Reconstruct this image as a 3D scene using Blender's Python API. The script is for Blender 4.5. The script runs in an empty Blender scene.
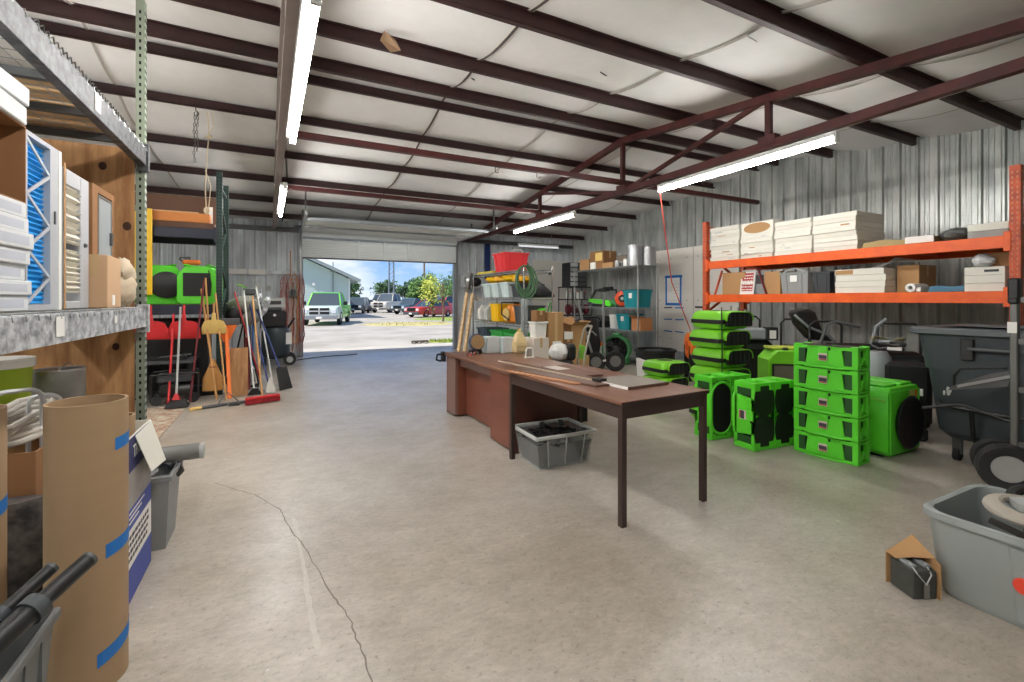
import bpy, bmesh, math, random
from math import sin, cos, pi, radians as R, atan2, sqrt, hypot
from mathutils import Vector, Matrix, Euler
random.seed(7)
SC = bpy.context.scene
COL = SC.collection
# ------------------------------------------------------------------ materials
def lin(c):
    return tuple(((v/255.0)/12.92 if v/255.0 <= .04045 else ((v/255.0+.055)/1.055)**2.4) for v in c) + (1.0,)
MATS = {}
def mat(name, rgb, rough=.55, metal=0.0, var=.12, scale=6.0, bump=0.0, bscale=60.0, emit=None, alpha=None, trans=0.0, spec=.5, rgb2=None, stretch=None, coat=0):
    if name in MATS: return MATS[name]
    m = bpy.data.materials.new(name); m.use_nodes = True
    nt = m.node_tree; N = nt.nodes; L = nt.links
    b = N['Principled BSDF']
    c = lin(rgb)
    tc = N.new('ShaderNodeTexCoord')
    src = tc.outputs['Object']
    if stretch:
        mp = N.new('ShaderNodeMapping'); mp.inputs['Scale'].default_value = stretch
        L.new(src, mp.inputs['Vector']); src = mp.outputs['Vector']
    nz = N.new('ShaderNodeTexNoise'); nz.inputs['Scale'].default_value = scale; nz.inputs['Detail'].default_value = 6; nz.inputs['Roughness'].default_value = .6
    L.new(src, nz.inputs['Vector'])
    mx = N.new('ShaderNodeMix'); mx.data_type = 'RGBA'
    if rgb2 is not None:
        c2 = lin(rgb2)
        mx.inputs[6].default_value = c; mx.inputs[7].default_value = c2
        rp = N.new('ShaderNodeMapRange'); rp.inputs[1].default_value = .38; rp.inputs[2].default_value = .62
        L.new(nz.outputs['Fac'], rp.inputs[0]); L.new(rp.outputs[0], mx.inputs[0])
    else:
        mx.inputs[6].default_value = tuple(max(0, v*(1-var)) for v in c[:3]) + (1,)
        mx.inputs[7].default_value = tuple(min(1, v*(1+var)) for v in c[:3]) + (1,)
        L.new(nz.outputs['Fac'], mx.inputs[0])
    L.new(mx.outputs[2], b.inputs['Base Color'])
    b.inputs['Roughness'].default_value = rough; b.inputs['Metallic'].default_value = metal
    b.inputs['Specular IOR Level'].default_value = spec
    if coat: b.inputs['Coat Weight'].default_value = coat
    if trans:
        b.inputs['Transmission Weight'].default_value = trans; b.inputs['IOR'].default_value = 1.2
    if alpha is not None: b.inputs['Alpha'].default_value = alpha
    if emit:
        b.inputs['Emission Color'].default_value = lin(emit[0]); b.inputs['Emission Strength'].default_value = emit[1]
    if bump:
        n2 = N.new('ShaderNodeTexNoise'); n2.inputs['Scale'].default_value = bscale; n2.inputs['Detail'].default_value = 5
        L.new(src, n2.inputs['Vector'])
        bp = N.new('ShaderNodeBump'); bp.inputs['Strength'].default_value = bump; bp.inputs['Distance'].default_value = .01
        L.new(n2.outputs['Fac'], bp.inputs['Height']); L.new(bp.outputs['Normal'], b.inputs['Normal'])
    MATS[name] = m
    return m
GREEN = mat('green_plastic', (92, 214, 46), .42, 0, .10, 9, .05)
LIME = mat('lime_plastic', (120, 200, 40), .42, 0, .10, 9, .05)
DGREEN = mat('hunter_green', (70, 146, 88), .5, 0, .15)
BLACK = mat('black_plastic', (22, 22, 23), .45, 0, .3, 14, .1)
BLACKM = mat('black_mesh', (12, 12, 13), .6, 0, .4, 30, .2)
RUBBER = mat('rubber', (38, 38, 38), .8, 0, .2, 20, .2)
CHAR = mat('charcoal_plastic', (62, 66, 70), .55, 0, .15, 6, .1)
DGREY = mat('dark_grey', (78, 80, 82), .5, 0, .15)
GREY = mat('grey_plastic', (140, 145, 147), .5, 0, .10, 5, .05)
LGREY = mat('light_grey', (185, 187, 186), .5, 0, .08)
STEEL = mat('steel', (170, 172, 172), .32, .85, .12, 12, .05)
CHROME = mat('chrome', (205, 207, 208), .2, .9, .05)
DSTEEL = mat('dark_steel', (92, 92, 92), .4, .7, .2, 14, .1)
ALU = mat('galvanised_beam', (206, 208, 210), .5, .2, .3, 20, .1, rgb2=(120, 123, 127))
ALUD = mat('galvanised_beam_shaded', (92, 94, 96), .5, .3, .3, 22, .1, rgb2=(46, 48, 51))  # galvanised beam darkened for the upper level, shade put into the colour
WHITE = mat('white_plastic', (232, 231, 226), .5, 0, .05)
PAPER = mat('white_paper', (236, 234, 228), .8, 0, .05)
CARDW = mat('white_card', (226, 223, 212), .75, 0, .07, 5)
CARD = mat('cardboard', (176, 136, 92), .85, 0, .10, 4, .05, 120)
CARDD = mat('brown_cardboard', (140, 100, 64), .85, 0, .12, 4)
TUBE = mat('tube_card', (164, 136, 104), .7, 0, .06, 3, .04, 30, stretch=(1, 1, 12))
PLY = mat('plywood', (190, 146, 98), .7, 0, .2, 2.6, .05, 40, rgb2=(146, 102, 64), stretch=(5, 1, .7))
PINE = mat('pine_lumber', (228, 200, 160), .7, 0, .15, 3, .05, 40, rgb2=(206, 172, 128), stretch=(1, 8, 8))
WOODH = mat('wood_handle', (196, 146, 88), .6, 0, .15, 6)
REDOX = mat('red_oxide_steel', (84, 36, 34), .5, .1, .18, 5, .08, 30, rgb2=(68, 29, 28))
REDOXD = mat('dark_red_oxide_steel', (60, 34, 34), .5, .1, .18, 5, .08, 30, rgb2=(48, 28, 28))
ORANGE = mat('orange_steel', (236, 98, 16), .45, 0, .1, 5, .05, rgb2=(222, 84, 14))
ORANGEW = mat('worn_orange_steel', (205, 82, 32), .5, 0, .2, 12, .1, rgb2=(165, 62, 34))
OLIVE = mat('grey_green_steel', (138, 148, 132), .45, .3, .12, 10)
DKGRN = mat('dark_green_steel', (42, 62, 58), .5, .2, .2)
NAVYST = mat('navy_steel', (38, 42, 58), .5, .2, .2)
HOLE = mat('slot_black', (14, 15, 14), .9, 0, 0)
WALNUT = mat('red_brown_laminate', (124, 72, 55), .35, 0, .12, 3, .02, 30, rgb2=(112, 62, 46), stretch=(1, .15, 1))
WALNUTT = mat('walnut_laminate_top', (128, 88, 68), .38, 0, .12, 3, .02, 30, rgb2=(112, 74, 56), stretch=(6, .6, 1))
DKBRN = mat('dark_brown_steel', (66, 50, 46), .4, .2, .1)
BLUETAPE = mat('blue_tape', (28, 112, 190), .65, 0, .06)
BLUEF = mat('blue_filter', (0, 152, 222), .7, 0, .12, 20, .3, 30, stretch=(1, 1, 8))
TEAL = mat('teal_plastic', (12, 132, 142), .45, 0, .08)
RED = mat('red_plastic', (205, 40, 44), .45, 0, .1)
DRED = mat('maroon', (110, 30, 40), .6, 0, .2)
YELLOW = mat('yellow_plastic', (248, 200, 22), .45, 0, .06)
PALEY = mat('pale_yellow_plastic', (222, 190, 112), .5, 0, .1)
ORANGEP = mat('orange_plastic', (240, 118, 40), .45, 0, .08)
BLUE = mat('blue_plastic', (48, 92, 160), .45, 0, .1)
NAVYP = mat('navy_print', (30, 38, 92), .6, 0, .08)
BLUEP = mat('blue_print', (66, 82, 160), .6, 0, .1)
STRAW = mat('straw', (190, 140, 80), .9, 0, .25, 30, .4, 60, stretch=(8, 8, .6))
TARP = mat('grey_tarp', (120, 120, 112), .7, 0, .2, 8, .6, 14)
BLKBAG = mat('black_bag', (26, 27, 30), .35, 0, .3, 12, .8, 14)
FOIL = mat('foil_wrap', (178, 180, 182), .35, .6, .15, 14, .8, 30)
CLEAR = mat('clear_plastic', (232, 236, 236), .2, 0, .05, alpha=.24)
FROST = mat('frosted_plastic', (214, 226, 226), .4, 0, .05, alpha=.85)
GREENHOSE = mat('green_hose', (74, 112, 78), .5, 0, .2)
ORTAN = mat('orange_tan', (206, 130, 66), .6, 0, .12)
BROWNB = mat('brown_board', (110, 78, 66), .7, 0, .1)
LAMPR = mat('led_diffuser_right', (255, 255, 255), .4, emit=((255, 252, 248), 54.0))
LAMP = mat('led_diffuser', (255, 255, 255), .4, emit=((255, 252, 248), 80.0))
LAMPDIM = mat('led_diffuser_small', (255, 255, 255), .4, emit=((240, 246, 255), .45))
LAMPBODY = mat('fixture_white', (222, 222, 220), .45, 0, .04)
LABEL = mat('label_white', (238, 236, 232), .6, 0, .03)
LABELR = mat('label_red', (176, 60, 58), .6, 0, .1)
LABELD = mat('label_ink', (60, 58, 60), .6, 0, .1)
CABINETG = mat('engine_black', (30, 31, 33), .4, .1, .3, 20, .3)
# ------------------------------------------------------------------ mesh builder
class MB:
    def __init__(s):
        s.v = []; s.f = []; s.m = []; s.T = Matrix.Identity(4)
    def _add(s, vs, fs, mi=0):
        o = len(s.v); T = s.T
        s.v += [tuple(T @ Vector(p)) for p in vs]
        s.f += [tuple(i+o for i in f) for f in fs]; s.m += [mi]*len(fs)
        return s
    def box(s, x0, x1, y0, y1, z0, z1, mi=0):
        v = [(x0,y0,z0),(x1,y0,z0),(x1,y1,z0),(x0,y1,z0),(x0,y0,z1),(x1,y0,z1),(x1,y1,z1),(x0,y1,z1)]
        return s._add(v, [(0,3,2,1),(4,5,6,7),(0,1,5,4),(1,2,6,5),(2,3,7,6),(3,0,4,7)], mi)
    def cbox(s, c, d, mi=0):
        return s.box(c[0]-d[0]/2, c[0]+d[0]/2, c[1]-d[1]/2, c[1]+d[1]/2, c[2]-d[2]/2, c[2]+d[2]/2, mi)
    def taper(s, x, y, z0, z1, w0, d0, w1, d1, mi=0, caps=True):     # box whose top differs from its bottom
        v = [(x-w0/2,y-d0/2,z0),(x+w0/2,y-d0/2,z0),(x+w0/2,y+d0/2,z0),(x-w0/2,y+d0/2,z0),(x-w1/2,y-d1/2,z1),(x+w1/2,y-d1/2,z1),(x+w1/2,y+d1/2,z1),(x-w1/2,y+d1/2,z1)]
        f = [(0,1,5,4),(1,2,6,5),(2,3,7,6),(3,0,4,7)]
        if caps: f += [(0,3,2,1),(4,5,6,7)]
        return s._add(v, f, mi)
    def bar(s, p0, p1, w, h=None, up=(0,0,1), mi=0):                   # rectangular bar between two points
        h = h or w; p0 = Vector(p0); p1 = Vector(p1); d = (p1-p0).normalized(); u = Vector(up)
        if abs(d.dot(u)) > .98: u = Vector((1,0,0))
        a = d.cross(u).normalized(); b = a.cross(d).normalized()
        v = []
        for p in (p0, p1):
            for i, j in ((-1,-1),(1,-1),(1,1),(-1,1)): v.append(p + a*(w/2*i) + b*(h/2*j))
        return s._add(v, [(0,1,2,3),(7,6,5,4),(0,4,5,1),(1,5,6,2),(2,6,7,3),(3,7,4,0)], mi)
    def cyl(s, p0, p1, r0, r1=None, n=16, caps=True, mi=0):
        r1 = r0 if r1 is None else r1
        p0 = Vector(p0); p1 = Vector(p1); d = (p1-p0).normalized()
        u = Vector((0,0,1)) if abs(d.z) < .9 else Vector((1,0,0))
        a = d.cross(u).normalized(); b = a.cross(d)
        v = []
        for p, r in ((p0,r0),(p1,r1)):
            for k in range(n):
                t = 2*pi*k/n; v.append(p + a*(r*cos(t)) + b*(r*sin(t)))
        f = [(k, n+k, n+(k+1)%n, (k+1)%n) for k in range(n)]
        if caps: f += [tuple(range(n)), tuple(range(2*n-1, n-1, -1))]
        return s._add(v, f, mi)
    def tube(s, pts, r, n=8, closed=False, mi=0):
        P = [Vector(p) for p in pts]; K = len(P); v = []; pa = None
        for i in range(K):
            if closed: d = P[(i+1)%K] - P[i-1]
            else: d = P[min(i+1,K-1)] - P[max(i-1,0)]
            d = d.normalized() if d.length > 1e-9 else Vector((0,0,1))
            if pa is None:
                u = Vector((0,0,1)) if abs(d.z) < .9 else Vector((1,0,0)); a = d.cross(u).normalized()
            else:
                a = pa - d*pa.dot(d); a = a.normalized() if a.length > 1e-6 else d.orthogonal().normalized()
            pa = a; b = d.cross(a); rr = r[i] if isinstance(r, (list, tuple)) else r
            for k in range(n):
                t = 2*pi*k/n; v.append(P[i] + a*(rr*cos(t)) + b*(rr*sin(t)))
        f = []
        for i in range(K if closed else K-1):
            j = (i+1) % K
            for k in range(n): f.append((i*n+k, i*n+(k+1)%n, j*n+(k+1)%n, j*n+k))
        if not closed: f += [tuple(range(n-1,-1,-1)), tuple(range((K-1)*n, K*n))]
        return s._add(v, f, mi)
    def lathe(s, prof, n=24, c=(0,0,0), mi=0, ax='z'):
        v = []
        for r, z in prof:
            for k in range(n):
                t = 2*pi*k/n; p = (r*cos(t), r*sin(t), z)
                if ax == 'x': p = (z, r*cos(t), r*sin(t))
                if ax == 'y': p = (r*cos(t), z, r*sin(t))
                v.append((c[0]+p[0], c[1]+p[1], c[2]+p[2]))
        f = []
        for i in range(len(prof)-1):
            for k in range(n): f.append((i*n+k, i*n+(k+1)%n, (i+1)*n+(k+1)%n, (i+1)*n+k))
        if tuple(prof[0]) == tuple(prof[-1]): return s._add(v, f, mi)
        if prof[0][0] > 1e-6: f.append(tuple(range(n-1,-1,-1)))
        if prof[-1][0] > 1e-6: f.append(tuple(range((len(prof)-1)*n, len(prof)*n)))
        return s._add(v, f, mi)
    def prism(s, poly, a0, a1, pl='xy', mi=0):
        def P(u, w, a): return {'xy':(u,w,a), 'xz':(u,a,w), 'yz':(a,u,w)}[pl]
        n = len(poly)
        v = [P(u,w,a0) for u,w in poly] + [P(u,w,a1) for u,w in poly]
        f = [tuple(range(n-1,-1,-1)), tuple(range(n,2*n))] + [(i,(i+1)%n,n+(i+1)%n,n+i) for i in range(n)]
        return s._add(v, f, mi)
    def loft(s, rings, caps=True, mi=0, closed=True):
        n = len(rings[0]); v = [p for r in rings for p in r]; f = []
        for i in range(len(rings)-1):
            for k in range(n if closed else n-1): f.append((i*n+k, i*n+(k+1)%n, (i+1)*n+(k+1)%n, (i+1)*n+k))
        if caps and closed: f += [tuple(range(n-1,-1,-1)), tuple(range((len(rings)-1)*n, len(rings)*n))]
        return s._add(v, f, mi)
    def ball(s, c, rx, ry=None, rz=None, n=12, m=8, mi=0, jit=0):
        ry = ry or rx; rz = rz or rx; prof = []
        rings = []
        for i in range(1, m):
            t = pi*i/m - pi/2
            rings.append([(c[0]+rx*cos(t)*cos(2*pi*k/n)*(1+random.uniform(-jit,jit)), c[1]+ry*cos(t)*sin(2*pi*k/n)*(1+random.uniform(-jit,jit)), c[2]+rz*sin(t)*(1+random.uniform(-jit,jit))) for k in range(n)])
        v = [p for r in rings for p in r]; K = len(rings); f = []
        for i in range(K-1):
            for k in range(n): f.append((i*n+k, i*n+(k+1)%n, (i+1)*n+(k+1)%n, (i+1)*n+k))
        v += [(c[0],c[1],c[2]-rz),(c[0],c[1],c[2]+rz)]
        for k in range(n):
            f.append((K*n, (k+1)%n, k)); f.append((K*n+1, (K-1)*n+k, (K-1)*n+(k+1)%n))
        return s._add(v, f, mi)
    def quad(s, a, b, c, d, mi=0): return s._add([a,b,c,d], [(0,1,2,3)], mi)
    def at(s, loc=(0,0,0), rot=(0,0,0)):
        s.T = Matrix.Translation(loc) @ Euler([R(a) for a in rot]).to_matrix().to_4x4(); return s
    def build(s, name, mats, parent=None, bv=0, seg=1, ang=35, loc=None, rot=None):
        me = bpy.data.meshes.new(name); me.from_pydata(s.v, [], s.f)
        if not isinstance(mats, (list, tuple)): mats = [mats]
        for m in mats: me.materials.append(m)
        if len(mats) > 1: me.polygons.foreach_set('material_index', s.m)
        bm = bmesh.new(); bm.from_mesh(me)
        bmesh.ops.recalc_face_normals(bm, faces=bm.faces)
        if bv:
            ed = [e for e in bm.edges if len(e.link_faces) == 2 and e.calc_face_angle(0) > R(40)]
            if ed: bmesh.ops.bevel(bm, geom=ed, offset=bv, segments=seg, profile=.5, affect='EDGES', clamp_overlap=True)
        bm.to_mesh(me); bm.free()
        me.polygons.foreach_set('use_smooth', [True]*len(me.polygons))
        me.set_sharp_from_angle(angle=R(ang)); me.update()
        o = bpy.data.objects.new(name, me); COL.objects.link(o)
        if parent: o.parent = parent
        if loc: o.location = loc
        if rot: o.rotation_euler = [R(a) for a in rot]
        return o
def tag(o, label=None, cat=None, group=None, kind=None):
    if label: o['label'] = label
    if cat: o['category'] = cat
    if group: o['group'] = group
    if kind: o['kind'] = kind
    return o
def thing(name, label, cat, loc=(0,0,0), rotz=0, group=None, rot=None):
    o = bpy.data.objects.new(name, None); COL.objects.link(o); o.empty_display_size = .1
    o.location = loc; o.rotation_euler = (0,0,R(rotz)) if rot is None else [R(a) for a in rot]
    return tag(o, label, cat, group)
def one(mb, name, mats, label, cat, loc=(0,0,0), rotz=0, group=None, bv=0, kind=None, rot=None):
    o = mb.build(name, mats, None, bv=bv); o.location = loc
    o.rotation_euler = (0,0,R(rotz)) if rot is None else [R(a) for a in rot]
    return tag(o, label, cat, group, kind)
def struct(mb, name, mats, label, cat, bv=0, parent=None):
    o = mb.build(name, mats, parent, bv=bv)
    if not parent: tag(o, label, cat, kind='structure')
    return o
def dup(root, loc, rotz=None, label=None, group=None, rot=None):
    kids = {}
    for o in bpy.data.objects:
        if o.parent: kids.setdefault(o.parent.name, []).append(o)
    def cp(o, par):
        c = o.copy(); COL.objects.link(c)
        if par: c.parent = par
        for ch in kids.get(o.name, []): cp(ch, c)
        return c
    r = cp(root, None); r.location = loc
    if rotz is not None: r.rotation_euler = (0,0,R(rotz))
    if rot is not None: r.rotation_euler = [R(a) for a in rot]
    if label: r['label'] = label
    if group: r['group'] = group
    return r
def arc(c, r, a0, a1, n, pl='xz'):
    out = []
    for i in range(n+1):
        t = R(a0 + (a1-a0)*i/n); u, w = r*cos(t), r*sin(t)
        out.append({'xz':(c[0]+u, c[1], c[2]+w), 'xy':(c[0]+u, c[1]+w, c[2]), 'yz':(c[0], c[1]+u, c[2]+w)}[pl])
    return out
ORD = ['topmost','second','third','fourth','fifth','sixth','seventh','eighth','ninth','tenth','eleventh','twelfth']
def nth(i): return 'topmost' if i == 0 else ORD[i] + ' from the top'
# ------------------------------------------------------------------ the setting
YF, YN, XR, XL, RIDGE = 12.5, -1.0, 8.5, -4.0, 5.73
def roof(y): return 4.12 - .118*abs(y - RIDGE)
def floor_mat():
    m = bpy.data.materials.new('concrete_floor'); m.use_nodes = True
    nt = m.node_tree; N = nt.nodes; L = nt.links; b = N['Principled BSDF']
    tc = N.new('ShaderNodeTexCoord')
    def noise(sc, det=8, ro=.6, st=None):
        n = N.new('ShaderNodeTexNoise'); n.inputs['Scale'].default_value = sc; n.inputs['Detail'].default_value = det; n.inputs['Roughness'].default_value = ro
        if st:
            mp = N.new('ShaderNodeMapping'); mp.inputs['Scale'].default_value = st[0]; mp.inputs['Rotation'].default_value = (0,0,st[1])
            L.new(tc.outputs['Object'], mp.inputs['Vector']); L.new(mp.outputs['Vector'], n.inputs['Vector'])
        else: L.new(tc.outputs['Object'], n.inputs['Vector'])
        return n
    def ramp(src, a, ca, bb, cb):
        r = N.new('ShaderNodeValToRGB'); r.color_ramp.elements[0].position = a; r.color_ramp.elements[0].color = ca
        r.color_ramp.elements[1].position = bb; r.color_ramp.elements[1].color = cb
        L.new(src, r.inputs[0]); return r
    def mul(a, c, f=1.0):
        x = N.new('ShaderNodeMix'); x.data_type = 'RGBA'; x.blend_type = 'MULTIPLY'; x.inputs[0].default_value = f
        L.new(a, x.inputs[6]); L.new(c, x.inputs[7]); return x.outputs[2]
    big = ramp(noise(.8, 5, .55).outputs['Fac'], .30, lin((160,150,136)), .70, lin((190,184,176)))
    mid = ramp(noise(5.5, 12, .76, ((1,1.5,1), .35)).outputs['Fac'], .34, (.84,.82,.795,1), .64, (1.10,1.10,1.10,1))
    streak = ramp(noise(22, 8, .8, ((1,1.9,1), .6)).outputs['Fac'], .30, (.76,.75,.73,1), .60, (1.10,1.10,1.10,1))
    spk = ramp(noise(34, 4, .75).outputs['Fac'], .31, (.58,.55,.52,1), .43, (1,1,1,1))
    c = mul(mul(mul(big.outputs[0], mid.outputs[0]), streak.outputs[0], .8), spk.outputs[0], .85)
    pale = ramp(noise(16, 4, .6).outputs['Fac'], .70, (0,0,0,1), .76, (.25,.25,.24,1))
    ad = N.new('ShaderNodeMix'); ad.data_type = 'RGBA'; ad.blend_type = 'ADD'; ad.inputs[0].default_value = 1
    L.new(c, ad.inputs[6]); L.new(pale.outputs[0], ad.inputs[7])
    L.new(ad.outputs[2], b.inputs['Base Color'])
    rr = ramp(noise(3.5, 6, .7).outputs['Fac'], .35, (.30,.30,.30,1), .65, (.50,.50,.50,1))
    L.new(rr.outputs[0], b.inputs['Roughness']); b.inputs['Coat Weight'].default_value = .35; b.inputs['Coat Roughness'].default_value = .28
    bp = N.new('ShaderNodeBump'); bp.inputs['Strength'].default_value = .3; bp.inputs['Distance'].default_value = .004
    L.new(noise(11, 8, .7).outputs['Fac'], bp.inputs['Height']); L.new(bp.outputs[0], b.inputs['Normal'])
    return m
FLOORM = floor_mat()
def galv_mat(name, a, c, mt=.3):
    m = mat(name, a, .36, mt, .1, 2.2, .06, 18, rgb2=c, stretch=(2.2, 2.2, .5))
    return m
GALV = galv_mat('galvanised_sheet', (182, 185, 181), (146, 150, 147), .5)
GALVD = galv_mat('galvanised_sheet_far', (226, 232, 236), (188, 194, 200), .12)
CEILM = mat('white_vinyl_insulation', (236, 235, 234), .55, 0, .05, 1.2, .12, 5, rgb2=(226, 225, 223))
SEAM = mat('seam_dark_tape', (84, 78, 74), .6, 0, .2)  # dark strip colour for ceiling seams and torn scraps
SEAML = mat('seam_pale_tape', (236, 232, 226), .5, 0, .04)

struct(MB().box(XL, XR, YN, YF, -.12, 0), 'floor', FLOORM, 'worn grey concrete floor slab with stains and hairline cracks', 'floor')
# marks on the slab
def ribbon(pts, w, z=.0015):
    mb = MB(); L_, R_ = [], []
    for i, p in enumerate(pts):
        a = Vector(pts[max(i-1,0)]); c = Vector(pts[min(i+1,len(pts)-1)]); d = (c-a).normalized(); n = Vector((-d.y, d.x)); ww = w*(.7+.6*random.random())/2
        L_.append((p[0]+n.x*ww, p[1]+n.y*ww, z)); R_.append((p[0]-n.x*ww, p[1]-n.y*ww, z))
    for i in range(len(pts)-1): mb.quad(L_[i], R_[i], R_[i+1], L_[i+1])
    return mb
def wig(pts, k=6, j=.006):
    out = []
    for a, c in zip(pts, pts[1:]):
        for i in range(k):
            t = i/k; out.append((a[0]+(c[0]-a[0])*t+random.uniform(-j,j), a[1]+(c[1]-a[1])*t+random.uniform(-j,j)))
    return out + [pts[-1]]
CRACK = mat('crack_line', (128, 120, 110), .9, 0, .15)
CHALK = mat('worn_white_mark', (194, 189, 180), .8, 0, .2, 30)
struct(ribbon(wig([(-.45,4.15),(-.17,3.77),(.0,3.42),(.03,3.2),(.12,2.83),(.21,2.37),(.27,2.11),(.285,1.91),(.30,1.74),(.33,1.4)], 8, .005), .006), 'floor_crack', CRACK, 'long hairline crack running down the middle of the floor', 'crack')
struct(ribbon(wig([(.07,3.25),(.09,3.01),(.11,2.51),(.12,2.18),(.135,1.96)], 8, .004), .022), 'floor_mark', CHALK, 'worn white streak on the floor beside the long crack', 'floor mark')
struct(ribbon(wig([(5.2,2.0),(4.44,1.97),(4.42,2.1),(4.52,2.55)], 5, .003), .012, .002), 'floor_mark', CHALK, 'thin white outline on the floor by the green scrubber', 'floor mark')
for (x, y, w, d) in ((1.15,2.0,.05,.035),(.42,4.6,.06,.05),(1.0,4.4,.04,.05),(-.1,2.2,.05,.03),(1.5,1.9,.03,.03)): pass

# ceiling: insulation sheet sagging between purlins
PUR = [-.02, 1.15, 2.31, 3.39, 4.55, 5.51, 5.95, 6.99, 8.26, 9.45, 10.65, 11.8]
SEAMS = [-3.6, -1.72, .05, 1.92, 3.62, 5.4, 7.2]
def ceil_z(x, y):
    ys = [YN] + PUR + [YF]
    for a, c in zip(ys, ys[1:]):
        if a <= y <= c:
            t = (y-a)/(c-a); sag = min(.08, .07*(c-a))*4*t*(1-t); break
    else: sag = 0
    return roof(y) - sag*(.75+.25*sin(x*3.1+y*1.7))
mb = MB(); xs = [XL+(XR-XL)*i/50 for i in range(51)]
ys = []
for a, c in zip([YN]+PUR, PUR+[YF]): ys += [a+(c-a)*k/6 for k in range(6)]
ys.append(YF)
mb.v = [(x, y, ceil_z(x, y)) for y in ys for x in xs]; nx = len(xs)
mb.f = [(j*nx+i, j*nx+i+1, (j+1)*nx+i+1, (j+1)*nx+i) for j in range(len(ys)-1) for i in range(nx-1)]; mb.m = [0]*len(mb.f)
mb2 = MB(); mb2.box(XL, XR, YN, RIDGE, 0, .01)
ce = struct(mb, 'ceiling', CEILM, 'white vinyl insulation lining sagging between the roof purlins', 'ceiling')
rm = MB(); rm.quad((XL-.3,YN-.3,roof(YN-.3)+.08),(XR+.3,YN-.3,roof(YN-.3)+.08),(XR+.3,RIDGE,roof(RIDGE)+.08),(XL-.3,RIDGE,roof(RIDGE)+.08)); rm.quad((XL-.3,RIDGE,roof(RIDGE)+.08),(XR+.3,RIDGE,roof(RIDGE)+.08),(XR+.3,YF+.3,roof(YF+.3)+.08),(XL-.3,YF+.3,roof(YF+.3)+.08))
struct(rm, 'roof', GALV, 'sheet metal roof deck above the insulation', 'roof')
for i, x in enumerate(SEAMS):
    mb = MB()
    for w, dz, mi in ((.06, .010, 1), (.03, .018, 0)):
        pts = []
        for y in ys: pts.append((x + .05*sin(y*.8+x), y, ceil_z(x, y)-dz))
        for a, c in zip(pts, pts[1:]): mb.quad((a[0]-w/2,a[1],a[2]),(a[0]+w/2,a[1],a[2]),(c[0]+w/2,c[1],c[2]),(c[0]-w/2,c[1],c[2]), mi)
    struct(mb, 'ceiling_seam', [SEAM if x in (1.92, .05) else mat('seam_faint', (176,172,166), .6), SEAML], ['outermost ceiling seam above the left shelving','pale ceiling seam above the left pallet rack','ceiling seam running along the left light row','dark curving ceiling seam over the middle of the floor','faint ceiling seam just left of the roof truss','ceiling seam just right of the roof truss','ceiling seam nearest the right corrugated wall'][i], 'seam')
# torn flaps and holes in the lining
FLAP = mat('torn_brown_lining', (176, 146, 116), .8, 0, .2, 12, .4)
mb = MB(); mb._add([(0,0,0),(.14,.03,-.02),(.17,-.02,-.13),(.05,-.03,-.2),(-.03,.02,-.1),(.03,.05,-.07)], [(0,1,2),(0,2,5),(5,2,3),(0,5,4),(4,5,3)])
one(mb, 'torn_lining_flap', FLAP, 'torn brown flap of insulation hanging from the ceiling', 'torn lining', (.86, 4.36, ceil_z(.86,4.36)-.01), 20)
def flap(x, y, lab, s=1.0):
    m2 = MB(); m2._add([(0,0,0),(.07*s,.02*s,0),(.09*s,-.03*s,-.05*s),(.03*s,-.05*s,-.07*s),(-.02*s,-.02*s,-.03*s)], [(0,1,2),(0,2,3),(0,3,4)])
    one(m2, 'torn_lining_flap', SEAM, lab, 'torn lining', (x, y, ceil_z(x,y)-.012))
flap(3.05, 3.95, 'small dark torn hole in the ceiling left of the roof truss', .9)
flap(3.6, 2.62, 'dark torn scrap of ceiling lining at the top of the picture', 1.1)
flap(2.95, 4.75, 'pair of tiny nicks in the ceiling below the dark hole', .6)
flap(1.95, 4.9, 'small nick in the ceiling lining over the table', .5)
# walls
def corrug(u0, u1, pitch=.229, h=.028):
    pts = []; u = u0
    while u < u1:
        for du, d in ((0,0),(.018,h),(.043,h),(.061,0),(.118,0),(.124,.006),(.140,.006),(.146,0),(.174,0),(.180,.006),(.196,.006),(.202,0)):
            if u+du < u1: pts.append((u+du, d))
        u += pitch
    pts.append((u1, 0)); return pts
def wallX(name, x, inward, m, label):
    mb = MB()
    P = corrug(YN, YF)
    for (a, da), (c, dc) in zip(P, P[1:]):
        mb.quad((x+inward*da, a, 0), (x+inward*dc, c, 0), (x+inward*dc, c, roof(c)), (x+inward*da, a, roof(a)))
    return struct(mb, name, m, label, 'wall')
wallX('wall_right', XR, -1, GALV, 'corrugated galvanised sheet wall behind the orange pallet rack')
wallX('wall_left', XL, 1, GALV, 'corrugated galvanised sheet wall behind the left racks')
DX0, DX1, DZ = .49, 4.40, 2.98
def wallY(mb, y, inward, x0, x1, z0, z1):
    P = corrug(x0, x1)
    for (a, da), (c, dc) in zip(P, P[1:]): mb.quad((a, y+inward*da, z0), (c, y+inward*dc, z0), (c, y+inward*dc, z1), (a, y+inward*da, z1))
mb = MB(); wallY(mb, YF, -1, XL, DX0, 0, roof(YF)); wallY(mb, YF, -1, DX1, XR, 0, roof(YF)); wallY(mb, YF, -1, DX0, DX1, DZ, roof(YF))
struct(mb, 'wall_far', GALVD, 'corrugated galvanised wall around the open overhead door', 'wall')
mb = MB(); wallY(mb, YN, 1, XL, XR, 0, roof(YN))
struct(mb, 'wall_near', GALV, 'corrugated galvanised wall behind the photographer', 'wall')
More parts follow.
